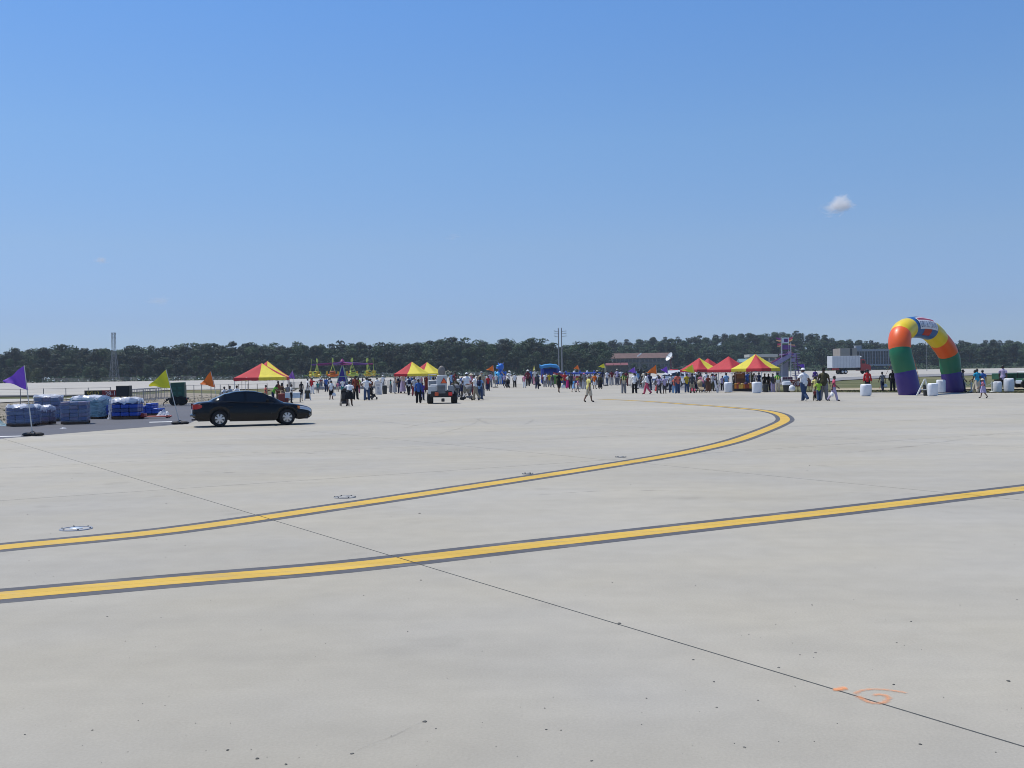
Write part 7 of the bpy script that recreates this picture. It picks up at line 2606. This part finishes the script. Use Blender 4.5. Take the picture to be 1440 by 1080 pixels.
# ------------------------------------------------------------------ far buildings
m_win = mat('far_window_glass', (0.03, 0.04, 0.055), 0.12, 0, 0.1, 1, spec=0.6)
def hotel():
    D = 560
    p = gy(902, D)
    k = D / FOC
    t = thing('brick_hotel', 'long low building with a brown roof in front of the wooded hill', 'building', p)
    zt = (pt(902, 517, D).z - p.z, pt(902, 503, D).z - p.z, pt(902, 496.5, D).z - p.z)
    w = 84 * k
    q = MB(); q.box((0, 0, zt[1] / 2), (w * .97, 11, zt[1])); wl_ = q.build('wall', mat('hotel_wall', (.185, .178, .175), .85, 0, .12, .4), t)
    q = MB(); q.prism([(-6.2, zt[1] - .3), (6.2, zt[1] - .3), (0, zt[2])], -w / 2, w / 2, 'YZ'); q.build('roof', mat('hotel_roof', (.125, .075, .065), .85, 0, .2, .5), t)
    me = MB().box((0, 0, 0), (1.35, .12, 1.5)).mesh('window', m_win)
    mb_ = MB().box((0, 0, 0), (2.0, .5, .12)).mesh('balcony_slab', mat('hotel_slab', (.20, .19, .185), .8))
    n = 15
    for r in range(3):
        for i in range(n):
            x = -w / 2 + w * (i + .5) / n
            z = zt[1] - 1.4 - r * 2.9
            link('window', me, t, (x, -5.53, z))
            link('balcony_slab', mb_, t, (x, -5.7, z - 1.0))
    for i in (2, 7, 12):
        q = MB(); q.rbox((-w / 2 + w * i / n, 1.5, zt[2] - .2), (1.0, 1.0, 1.4), .05); q.build('chimney', mat('hotel_roof', (.20, .125, .105)), t)
    return t
hotel()
def office():
    D = 545
    p = gy(1217, D)
    k = D / FOC
    t = thing('office_block', 'dark glass office block with pale vertical fins and a beige wing, left of the arch', 'building', p, R(-2))
    z = lambda py, px=1217: pt(px, py, D).z - p.z
    x = lambda px: (px - 1217) * k
    q = MB(); q.box(((x(1202) + x(1262)) / 2, 4, z(492) / 2), (x(1262) - x(1202), 12, z(492))); q.build('wall', mat('office_dark_wall', (.07, .075, .09), .5, 0, .15, .5), t)
    q = MB(); q.box(((x(1178.5) + x(1201.5)) / 2, 2, z(490, 1190) / 2), (x(1201.5) - x(1178.5), 14, z(490, 1190))); bw = q.build('wing', mat('office_beige_wall', (.36, .31, .27), .8, 0, .1, .3), t)
    q = MB(); q.box((x(1193.5), -5.05, z(490, 1190) / 2), (1.1, .12, z(490, 1190) * .98)); q.build('dark_recess', m_darkmet, bw)
    mf = mat('office_fin', (.30, .32, .36), .6, 0, .08, .5)
    q = MB(); q.box(((x(1203) + x(1262)) / 2, -2.3, z(492.6)), (x(1262) - x(1203), .9, 1.2)); q.build('roof_band', mf, t)
    q = MB(); q.box(((x(1203) + x(1262)) / 2, -2.3, z(513.5)), (x(1262) - x(1203), .9, 1.0)); q.build('base_band', mf, t)
    hgt = z(493.4) - z(512.4)
    fm = MB().box((0, 0, 0), (.28, .55, hgt)).mesh('fin', mf)
    wm = MB().box((0, 0, 0), (60 * k / 16 - .5, .1, hgt / 4 - .5)).mesh('window', m_win)
    for i in range(17):
        xx = x(1203) + (x(1262) - x(1203)) * i / 16
        link('fin', fm, t, (xx, -2.35, z(512.4) + hgt / 2))
        if i < 16:
            for r in range(4):
                link('window', wm, t, (xx + (x(1262) - x(1203)) / 32, -2.06, z(512.4) + hgt * (r + .5) / 4))
    q = MB(); q.rbox((x(1209), 3, z(489)), (3.2, 3, 2.4), .1); q.build('roof_plant', mat('roof_plant_grey', (.30, .33, .36), .6), t)
    return t
office()
def low_building():
    D = 470
    p = gy(1072, D)
    k = D / FOC
    t = thing('flat_building', 'pale flat-roofed building behind the peak of the food canopy', 'building', p)
    z = lambda py: pt(1072, py, D).z - p.z
    q = MB(); q.box((0, 3, z(503) / 2), (38 * k, 9, z(503))); q.build('wall', mat('flat_building_wall', (.36, .35, .32), .8, 0, .1, .4), t)
    q = MB(); q.box((0, 2.6, z(500.2)), (39.5 * k, 10.5, z(498.5) - z(502.6))); q.build('roof', mat('flat_building_roof', (.44, .43, .38), .8, 0, .1, .4), t)
    for i in range(4):
        q = MB(); q.box(((-13 + i * 8.7) * k, -1.55, z(505.5)), (6.5 * k, .14, 1.3)); q.build('window', m_win, t)
    q = MB(); q.box((-24 * k, 3, z(509) / 2), (15 * k, 7, z(509))); q.build('annex_wall', mat('annex_wall', (.30, .31, .31), .8), t)
    q = MB(); q.prism([(-.9, z(509)), (7.2, z(509)), (3, z(504))], -32 * k, -16.4 * k, 'YZ'); q.build('annex_roof', mat('annex_teal_roof', (.16, .27, .29), .6, 0, .1, .5), t)
low_building()
D = 380
p = gy(868, D)
k = D / FOC
t = thing('red_kiosk', 'low row of stalls with a red roof at the foot of the brown-roofed building', 'stall', p)
z = lambda py: pt(868, py, D).z - p.z
q = MB(); q.box((0, 2, z(514) / 2), (31 * k, 3.5, z(514.5))); q.build('wall', mat('kiosk_wall', (.06, .065, .06), .8), t)
for i in range(3):
    q = MB(); q.prism([(-.6, z(513.6)), (4.4, z(513.6)), (1.8, z(510.2))], (-15.5 + i * 10.6) * k, (-5.6 + i * 10.6) * k, 'YZ'); q.build('roof', mat('kiosk_red_roof', (.17, .045, .05), .6, 0, .15, .5), t)

# ------------------------------------------------------------------ masts, pylons and fences far off
m_gal = mat('weathered_galvanised', (0.19, 0.20, 0.21), 0.7, 0.1, 0.1, 1)
def lattice_tower():
    D = 436
    p = gy(161, D)
    k = D / FOC
    t = thing('lattice_tower', 'slim grey lattice tower rising from the tree line at the left', 'tower', p)
    top = pt(161, 468.5, D).z - p.z
    w0, w1 = 2.5 * 2.2 * k, 2.1 * k
    f = lambda z: w0 + (w1 - w0) * min(1, z / (top * .62))
    lv = [0, .13, .26, .39, .52, .62, .72, .82, .91, 1.0]
    for sx in (-1, 1):
        for sy in (-1, 1):
            q = MB(); q.tube([(sx * f(a * top), sy * f(a * top), a * top) for a in lv], .10, 4); q.build('leg', m_gal, t)
    q = MB()
    for a, b_ in zip(lv, lv[1:]):
        za, zb = a * top, b_ * top
        for s in (-1, 1):
            q.tube([(-f(za), s * f(za), za), (f(zb), s * f(zb), zb)], .045, 4)
            q.tube([(f(za), s * f(za), za), (-f(zb), s * f(zb), zb)], .045, 4)
            q.tube([(s * f(za), -f(za), za), (s * f(zb), f(zb), zb)], .045, 4)
        q.tube([(-f(zb), -f(zb), zb), (f(zb), -f(zb), zb), (f(zb), f(zb), zb), (-f(zb), f(zb), zb), (-f(zb), -f(zb), zb)], .045, 4)
    q.build('bracing', m_gal, t)['kind'] = 'stuff'
    q = MB(); q.box((0, 0, top + .1), (w1 * 2.6, w1 * 2.6, .18)); q.build('top_platform', m_gal, t)
lattice_tower()
for i, (bx, tx, ty, lab) in enumerate(((786.0, 784.7, 461.5, 'tall grey power pole, left one of the pair at the middle'), (790.5, 789.3, 461, 'tall grey power pole with three cross-arms, right one of the pair'))):
    D = 415
    p = gy(bx, D)
    t = thing('power_pole', lab, 'pole', p, 0, 'pair of power poles')
    h = pt(tx, ty, D).z - p.z
    q = MB(); q.tube([(0, 0, 0), (0, 0, h)], [.30, .18], 8); q.build('mast', m_gal, t, 50)
    for j, py in enumerate((466, 469.5, 473)):
        zz = pt(tx, py, D).z - p.z
        q = MB(); q.tube([(-.2 if i else -1.5, 0, zz), (1.9 if i else .3, 0, zz + .1)], .10, 5); ca = q.build('cross_arm', m_gal, t)
        q = MB(); xx = 1.8 if i else -1.4; q.lathe([(.05, 0), (.13, .08), (.05, .2), (.13, .3), (.05, .42)], 8, (xx, 0, zz + .05)); q.build('insulator', mat('insulator_brown', (.12, .07, .05), .3), ca)
# big white dish behind the crowd
D = 178
p = gy(944, D)
t = thing('satellite_dish', 'large white dish aerial tilted on a mast above the rescue vehicle', 'aerial', p)
c = pt(943.2, 503, D) - p
k = D / FOC
r = 6.8 * k
q = MB(); q.lathe([(.01, 0), (r * .4, .06), (r * .75, .2), (r, .38), (r * 1.01, .42), (r, .40), (r * .75, .26), (r * .4, .12), (.01, .06)], 24, c, Vector((-.79, -.30, .53)).to_track_quat('Z', 'Y').to_matrix())
q.build('dish', mat('dish_white', (.72, .73, .74), .4, 0, .05, 2), t, 50)
q = MB(); q.tube([c, c + Vector((-.75, -.3, .5))], .04, 5); q.build('feed_arm', m_darkmet, t)
q = MB(); q.tube([(0, 0, 0), (.02, .2, c.z * .6), c + Vector((0, .1, -.05))], [.16, .12, .09], 6); q.build('mast', mat('dish_mast_maroon', (.12, .05, .06), .6), t)
q = MB(); q.tube([c + Vector((.1, .2, -.1)), (.8, .3, c.z * .45)], .06, 5); q.tube([(.8, .3, c.z * .45), (0, .2, c.z * .3)], .06, 5); q.build('strut', m_darkmet, t)
for px, py, D, lab in ((899, 497.5, 300, 'mast with a tilted pale floodlight before the brown-roofed building'), (1303.5, 481, 300, 'pale light mast seen through the opening of the arch')):
    p = gy(px, D)
    t = thing('light_mast', lab, 'light mast', p)
    h = pt(px, py + 2, D).z - p.z
    q = MB(); q.tube([(0, 0, 0), (0, 0, h)], [.10, .06], 6); q.build('mast', m_gal, t)
    q = MB(); q.box((.1, 0, h + .1), (1.5 if px < 1000 else .5, .5, .3 if px < 1000 else 1.2), 0, Matrix.Rotation(R(-38 if px < 1000 else 0), 3, 'Y')); q.build('lamp_head', mat('lamp_head_white', (.62, .64, .66), .4), t)
pf = thing('perimeter_fence', 'long low grey fence at the foot of the tree line', 'fence', gy(60, 432))
o = pf.location.copy()
pm_ = MB().tube([(0, 0, 0), (0, 0, 1.7)], .07, 4).mesh('post', m_gal)
prev = None
for i in range(46):
    g = gy(60 + i * 16.6, 432) - o
    link('post', pm_, pf, g)
    if prev is not None:
        if i % 9 not in (0, 5):
            q = MB()
            for z in (.3, .75, 1.2, 1.65):
                q.tube([prev + Vector((0, 0, z)), g + Vector((0, 0, z))], .035, 4)
            q.build('fence_panel', m_gal, pf)
    prev = g

# ------------------------------------------------------------------ hill and trees
m_forest = mat('forest_floor', (0.022, 0.032, 0.016), 0.95, 0, 0.4, 0.1)
SKYL = [(-400, 494), (-60, 492), (0, 492), (15, 489), (35, 486.5), (60, 487), (92, 483), (110, 485), (125, 489), (160, 486), (180, 481), (200, 483), (235, 484), (250, 481), (290, 482), (330, 479), (345, 483), (400, 481), (425, 479), (450, 483), (480, 480), (520, 482), (560, 480),
        (590, 479), (620, 473.5), (660, 474), (700, 476), (740, 472), (775, 477), (830, 480), (850, 478), (880, 478), (900, 475), (940, 474), (965, 474), (1000, 470), (1040, 468), (1075, 466), (1105, 463.5), (1130, 467), (1155, 471), (1180, 474), (1200, 478), (1235, 480), (1300, 481),
        (1330, 478), (1355, 478.5), (1375, 484), (1395, 476.5), (1430, 479), (1470, 477), (1800, 480)]
def skyline(px):
    for (a, u), (b, w) in zip(SKYL, SKYL[1:]):
        if px <= b:
            return u + (w - u) * (px - a) / (b - a)
    return SKYL[-1][1]
def hill_h(x, y):
    px = 720 + x / y * FOC
    if px < 760:
        return 0.0
    sm = sum(skyline(px + d) for d in (-40, -20, 0, 20, 40)) / 5 + 1.0
    top = max(0.0, pt(px, sm, 850).z - gz(850) - 15.5) * min(1, (px - 760) / 90)
    t = min(1, max(0, (y - 590) / 240))
    return top * t * t * (3 - 2 * t)
mb = MB()
N, M_ = 64, 16
P_ = []
for j in range(M_ + 1):
    y = 585 + 500 * j / M_
    P_.append([Vector((x, y, gz(y) - .15 + hill_h(x, y))) for x in [y * (-.16 + .78 * i / N) for i in range(N + 1)]])
mb.loft(P_, False)
hill = mb.build('hill', m_forest, None, 60)
hill['kind'] = 'structure'

def leaf_mat(name, col):
    m, n, l, b = new_mat(name)
    b.inputs['Roughness'].default_value = 0.7
    b.inputs['Specular IOR Level'].default_value = 0.25
    oi = n.new('ShaderNodeObjectInfo')
    g = n.new('ShaderNodeNewGeometry')
    nz = n.new('ShaderNodeTexNoise')
    nz.inputs['Scale'].default_value = 0.35
    nz.inputs['Detail'].default_value = 3
    l.new(g.outputs['Position'], nz.inputs['Vector'])
    ad = n.new('ShaderNodeMath'); ad.operation = 'ADD'
    l.new(oi.outputs['Random'], ad.inputs[0]); l.new(nz.outputs['Fac'], ad.inputs[1])
    cr = n.new('ShaderNodeValToRGB')
    e = cr.color_ramp.elements
    e[0].position = 0.45; e[0].color = (col[0] * .55, col[1] * .58, col[2] * .68, 1)
    e[1].position = 1.35 / 1.5; e[1].color = (col[0] * 1.45, col[1] * 1.35, col[2] * 1.0, 1)
    mr = n.new('ShaderNodeMapRange'); mr.inputs['From Max'].default_value = 1.6
    l.new(ad.outputs[0], mr.inputs['Value'])
    l.new(mr.outputs[0], cr.inputs[0])
    l.new(cr.outputs[0], b.inputs['Base Color'])
    return m
m_pine = leaf_mat('pine_foliage', (0.015, 0.036, 0.020))
m_leafy = leaf_mat('broadleaf_foliage', (0.022, 0.052, 0.024))
m_bright = leaf_mat('pale_foliage', (0.085, 0.115, 0.040))
m_bark = mat('bark', (0.085, 0.065, 0.05), 0.9, 0, 0.3, 2)

def crown_mesh(kind, seed, leaves=1500):
    """unit-height crown: leaf clumps spread over and through a set of uneven lobes"""
    rnd = random.Random(seed)
    lobes = []
    if kind == 'pine':
        for i in range(11):
            z = rnd.uniform(.50, .95)
            r = .17 * (1.12 - abs(z - .72) * 1.5)
            a = rnd.random() * 6.28
            d = rnd.uniform(.02, .16) * (1.1 - z * .6)
            lobes.append((Vector((d * math.cos(a), d * math.sin(a), z)), r * rnd.uniform(.55, 1.0), .62))
        for i in range(5):
            a = rnd.random() * 6.28
            lobes.append((Vector((.17 * math.cos(a), .17 * math.sin(a), rnd.uniform(.16, .46))), rnd.uniform(.08, .14), .8))
    else:
        for i in range(15):
            z = rnd.uniform(.18, .90)
            w = .26 * math.sin(math.pi * min(.96, z * .82 + .16))
            a = rnd.random() * 6.28
            d = w * rnd.uniform(.15, .95)
            lobes.append((Vector((d * math.cos(a), d * math.sin(a), z)), rnd.uniform(.10, .175), .82))
    vs, fs = [], []
    tot = sum(r * r for _, r, _ in lobes)
    for c, r, fl in lobes:
        n = int(leaves * r * r / tot)
        for _ in range(n):
            d = Vector((rnd.gauss(0, 1), rnd.gauss(0, 1), rnd.gauss(.15, 1))).normalized()
            rr = r * (1 - .5 * rnd.random() ** 2.2)
            p = c + Vector((d.x * rr, d.y * rr, d.z * rr * fl))
            if p.z < 0.01:
                p.z = .01
            s = rnd.uniform(.013, .030)
            nn = (d + Vector((rnd.uniform(-.8, .8), rnd.uniform(-.8, .8), rnd.uniform(-.5, .9)))).normalized()
            u = nn.orthogonal().normalized()
            u.rotate(Matrix.Rotation(rnd.random() * 6.28, 3, nn))
            v = nn.cross(u)
            o = len(vs)
            vs += [tuple(p + u * s), tuple(p + v * s * .8), tuple(p - u * s), tuple(p - v * s * .8)]
            fs.append((o, o + 1, o + 2, o + 3))
    me = bpy.data.meshes.new('crown')
    me.from_pydata(vs, [], fs)
    return me, vs, fs
def trunk_mesh(kind, seed):
    rnd = random.Random(seed)
    q = MB()
    top = .9 if kind == 'pine' else .62
    q.tube([(0, 0, 0), (.004, .003, top * .4), (-.004, .006, top * .75), (0, 0, top)], [.016, .012, .009, .003], 6)
    for i in range(6):
        z = top * rnd.uniform(.45, .95)
        a = rnd.random() * 6.28
        l_ = rnd.uniform(.08, .17)
        q.tube([(0, 0, z), (l_ * .5 * math.cos(a), l_ * .5 * math.sin(a), z + l_ * .25), (l_ * math.cos(a), l_ * math.sin(a), z + l_ * .45)], [.006, .004, .001], 4)
    return q.mesh('trunk', m_bark, 50)
KINDS = []
for i in range(4):
    me, vs, fs = crown_mesh('pine', 10 + i)
    me.materials.append(m_pine)
    KINDS.append(('pine_tree', me, trunk_mesh('pine', i), vs, fs))
for i in range(5):
    me, vs, fs = crown_mesh('leafy', 40 + i, 1700)
    me.materials.append(m_leafy)
    KINDS.append(('broadleaf_tree', me, trunk_mesh('leafy', i), vs, fs))
_rt = random.Random(99)
TL = {('pine_tree', 0): ('tall dark pine standing in the tree line left of the power poles', 'pines of the tree line'),
      ('broadleaf_tree', 0): ('dark broad-crowned tree standing in the tree line left of the power poles', 'broadleaf trees of the tree line'),
      ('pine_tree', 1): ('tall bluish pine on the wooded rise right of the power poles', 'pines of the wooded hill'),
      ('broadleaf_tree', 1): ('bluish broad-crowned tree on the wooded rise right of the power poles', 'broadleaf trees of the wooded hill')}
n_tree = 0
def tree(px, D, ytop, z0=None, kind=None, label=None, group=None, mt=None):
    global n_tree
    p = gy(px, D)
    p.z = gz(D) - .1 + (hill_h(p.x, D) if D > 585 else 0)
    top = pt(px, ytop, D).z
    h = max(4.0, top - p.z)
    K = kind or KINDS[_rt.randrange(len(KINDS))] if kind is None else kind
    rightside = 1 if px > 800 else 0
    lab, grp = TL[(K[0], rightside)]
    t = thing(K[0], label or lab, 'tree', p, _rt.random() * 6.28, group or grp)
    wd = h * _rt.uniform(.95, 1.3)
    if rightside:
        wd = max(wd, 18 * _rt.uniform(.9, 1.15))
    if h < 9:
        wd = h * _rt.uniform(1.1, 1.5)
    t.scale = (wd, wd, h)
    c = link('crown', K[1], t)
    if mt:
        swap_mat(c, 0, mt)
    link('trunk', K[2], t)
    n_tree += 1
rows_left = [(446, .52, 19), (462, .76, 18), (486, .93, 15.5), (512, 1.0, 12.0)]
for D, f, step in rows_left:
    px = -70 + _rt.uniform(0, step)
    while px < 856:
        dd = D + _rt.uniform(-7, 7)
        yh = HOR + SLOPE * (px - 720)
        base = yh + 3
        tt = base - (base - skyline(px)) * f * _rt.uniform(.86, 1.03)
        tree(px, dd, tt)
        px += step * _rt.uniform(.7, 1.3) * (0.82 if f < .6 else 1)
rows_right = [(600, .42, 22), (655, .58, 19), (715, .74, 18), (780, .90, 16), (850, 1.0, 12)]
for D, f, step in rows_right:
    px = (850 if D > 620 else 944) + _rt.uniform(0, step)
    while px < 1510:
        dd = D + _rt.uniform(-14, 14)
        if D > 620 or not (1170 < px < 1262):
            yh = HOR + SLOPE * (px - 720)
            base = yh + 2
            g = gy(px, dd)
            gh = hill_h(g.x, dd)
            zt = gz(dd) + gh + _rt.uniform(11, 16.5)
            if f >= 1:
                zt = pt(px, skyline(px) + _rt.uniform(-.8, 2.2), dd).z
            top = pt(px, 0, dd).z
            top = HOR + SLOPE * (px - 720) - (zt - EYE) / dd * FOC
            tree(px, dd, top)
        px += step * _rt.uniform(.7, 1.3)
# lower growth with its own look
tree(52, 405, 515, kind=KINDS[5], label='pale green bushy tree behind the purple pennant', group='young trees', mt=m_bright)
tree(38, 412, 512, kind=KINDS[6], label='young green tree left of the lattice tower above the purple pennant', group='young trees', mt=m_bright)
tree(866, 520, 507, kind=KINDS[5], label='round light green tree at the left end of the brown-roofed building', group='young trees', mt=m_bright)
for px, D, y, w in ((892, 500, 510, 'second from the left'), (906, 505, 511, 'third from the left'), (925, 500, 511, 'fourth from the left'), (880, 510, 512, 'leftmost')):
    tree(px, D, y, kind=KINDS[7], label='low dark tree in front of the brown-roofed building, ' + w, group='trees before the brown-roofed building')
for px, D, y, w in ((1392, 470, 500, 'left one'), (1412, 480, 497, 'middle one'), (1436, 475, 500, 'right one'), (1352, 500, 503, 'just right of the arch')):
    tree(px, D, y, kind=KINDS[4 + int(px) % 4], label='bushy tree nearest the runway behind the white bins, ' + w, group='trees at the right edge')
print('trees', n_tree)
# the depth of the wood behind: nobody could count it
VS, FS = [], []
for i in range(560):
    px = _rt.uniform(-160, 850) if i % 3 == 0 else _rt.uniform(800, 1600)
    D = _rt.uniform(520, 550) if px < 850 else _rt.uniform(615, 870)
    K = KINDS[_rt.randrange(len(KINDS))]
    g = gy(px, D)
    base = gz(D) + (hill_h(g.x, D) if D > 585 else 0)
    yh = HOR + SLOPE * (px - 720)
    if px < 850:
        h = min(24, max(10, pt(px, yh + 2 - (yh + 2 - skyline(px)) * _rt.uniform(.8, .99), D).z - base))
        wd = h * 1.3
    else:
        h = _rt.uniform(10, 14.5)
        wd = _rt.uniform(16, 21)
    ca, sa = math.cos(i), math.sin(i)
    o = len(VS)
    sel = range(0, len(K[4]), 2)
    VS += [(g.x + (x * ca - y * sa) * wd, D + (x * sa + y * ca) * wd, base + zz * h) for x, y, zz in K[3]]
    FS += [tuple(q + o for q in K[4][s]) for s in sel]
me = bpy.data.meshes.new('woods')
me.from_pydata(VS, [], FS)
me.materials.append(m_leafy)
w = link('woods', me)
w['kind'] = 'stuff'
w['label'] = 'dark depth of the wood behind the front trees'
# undergrowth along the edge of the wood
VS, FS = [], []
for i in range(9000):
    px = _rt.uniform(-120, 1560)
    D = _rt.uniform(433, 462) if px < 860 else _rt.uniform(520, 610)
    g = gy(px, D)
    hh = 1.2 + 2.2 * (.5 + .5 * math.sin(px * .13) * math.sin(px * .041 + 2))
    c = Vector((g.x + _rt.uniform(-2, 2), D, gz(D) + hh * _rt.random()))
    n_ = Vector((_rt.uniform(-1, 1), _rt.uniform(-1, .2), _rt.uniform(-.2, 1))).normalized()
    u = n_.orthogonal().normalized() * _rt.uniform(.3, .6)
    v = n_.cross(u)
    o = len(VS)
    VS += [tuple(c + u), tuple(c + v), tuple(c - u), tuple(c - v)]
    FS.append((o, o + 1, o + 2, o + 3))
me = bpy.data.meshes.new('undergrowth')
me.from_pydata(VS, [], FS)
me.materials.append(m_leafy)
w = link('undergrowth', me)
w['kind'] = 'stuff'
w['label'] = 'low scrub along the edge of the wood'

# ------------------------------------------------------------------ small clouds, far above and outside the haze
def cloud(px, py, wpx, hpx, dens, label, seed, D=2600):
    c = pt(px, py, D)
    k = D / FOC
    q = MB()
    q.ell((0, 0, 0), (1, 1, 1), 20, 12)
    m = bpy.data.materials.new('cloud_vapour')
    m.use_nodes = True
    n, l = m.node_tree.nodes, m.node_tree.links
    n.clear()
    out = n.new('ShaderNodeOutputMaterial')
    pv = n.new('ShaderNodeVolumePrincipled')
    pv.inputs['Color'].default_value = (0.97, 0.97, 0.97, 1)
    pv.inputs['Anisotropy'].default_value = 0.0
    tc = n.new('ShaderNodeTexCoord')
    mp = n.new('ShaderNodeMapping')
    mp.inputs['Location'].default_value = (seed * 3.1, seed, 0)
    l.new(tc.outputs['Object'], mp.inputs['Vector'])
    nz = n.new('ShaderNodeTexNoise')
    nz.inputs['Scale'].default_value = 1.9
    nz.inputs['Detail'].default_value = 5
    nz.inputs['Roughness'].default_value = 0.62
    nz.inputs['Distortion'].default_value = 0.5
    l.new(mp.outputs[0], nz.inputs['Vector'])
    ln = n.new('ShaderNodeVectorMath'); ln.operation = 'LENGTH'
    l.new(tc.outputs['Object'], ln.inputs[0])
    # density = noise - distance from the middle
    mr = n.new('ShaderNodeMapRange'); mr.inputs['From Min'].default_value = 0.1; mr.inputs['From Max'].default_value = 1.0; mr.inputs['To Min'].default_value = 0.12; mr.inputs['To Max'].default_value = -0.34
    l.new(ln.outputs['Value'], mr.inputs['Value'])
    ad = n.new('ShaderNodeMath'); ad.operation = 'ADD'
    l.new(nz.outputs['Fac'], ad.inputs[0]); l.new(mr.outputs[0], ad.inputs[1])
    m2 = n.new('ShaderNodeMapRange'); m2.inputs['From Min'].default_value = 0.40; m2.inputs['From Max'].default_value = 0.78; m2.inputs['To Max'].default_value = dens
    l.new(ad.outputs[0], m2.inputs['Value'])
    l.new(m2.outputs[0], pv.inputs['Density'])
    l.new(pv.outputs[0], out.inputs['Volume'])
    o = q.build('cloud', m, None, False, c)
    o.scale = (wpx / 2 * k, hpx * k, hpx / 2 * k)
    return tag(o, label, 'cloud', 'small clouds')
cloud(1180, 288, 76, 44, 0.085, 'small white cloud high above the right-hand canopies', 1)
cloud(143, 366, 36, 20, 0.045, 'tiny faint wisp of cloud at the left, above the tree line', 2)
cloud(224, 423, 64, 24, 0.02, 'faint low wisp of cloud right of the lattice tower', 3)
cloud(637, 333, 40, 16, 0.014, 'barely visible wisp of cloud near the middle of the sky', 4)

# ------------------------------------------------------------------ haze
HAZE = 0.00011
q = MB()
q.box((0, 722, 29.4), (2640, 1590, 61))
m = bpy.data.materials.new('haze_air')
m.use_nodes = True
n, l = m.node_tree.nodes, m.node_tree.links
n.clear()
out = n.new('ShaderNodeOutputMaterial')
pv = n.new('ShaderNodeVolumePrincipled')
pv.inputs['Color'].default_value = (0.72, 0.83, 1.0, 1)
pv.inputs['Density'].default_value = HAZE
pv.inputs['Anisotropy'].default_value = 0.2
l.new(pv.outputs[0], out.inputs['Volume'])
hz_ = q.build('haze', m)
hz_['kind'] = 'stuff'
hz_['label'] = 'thin humid haze over the airfield'
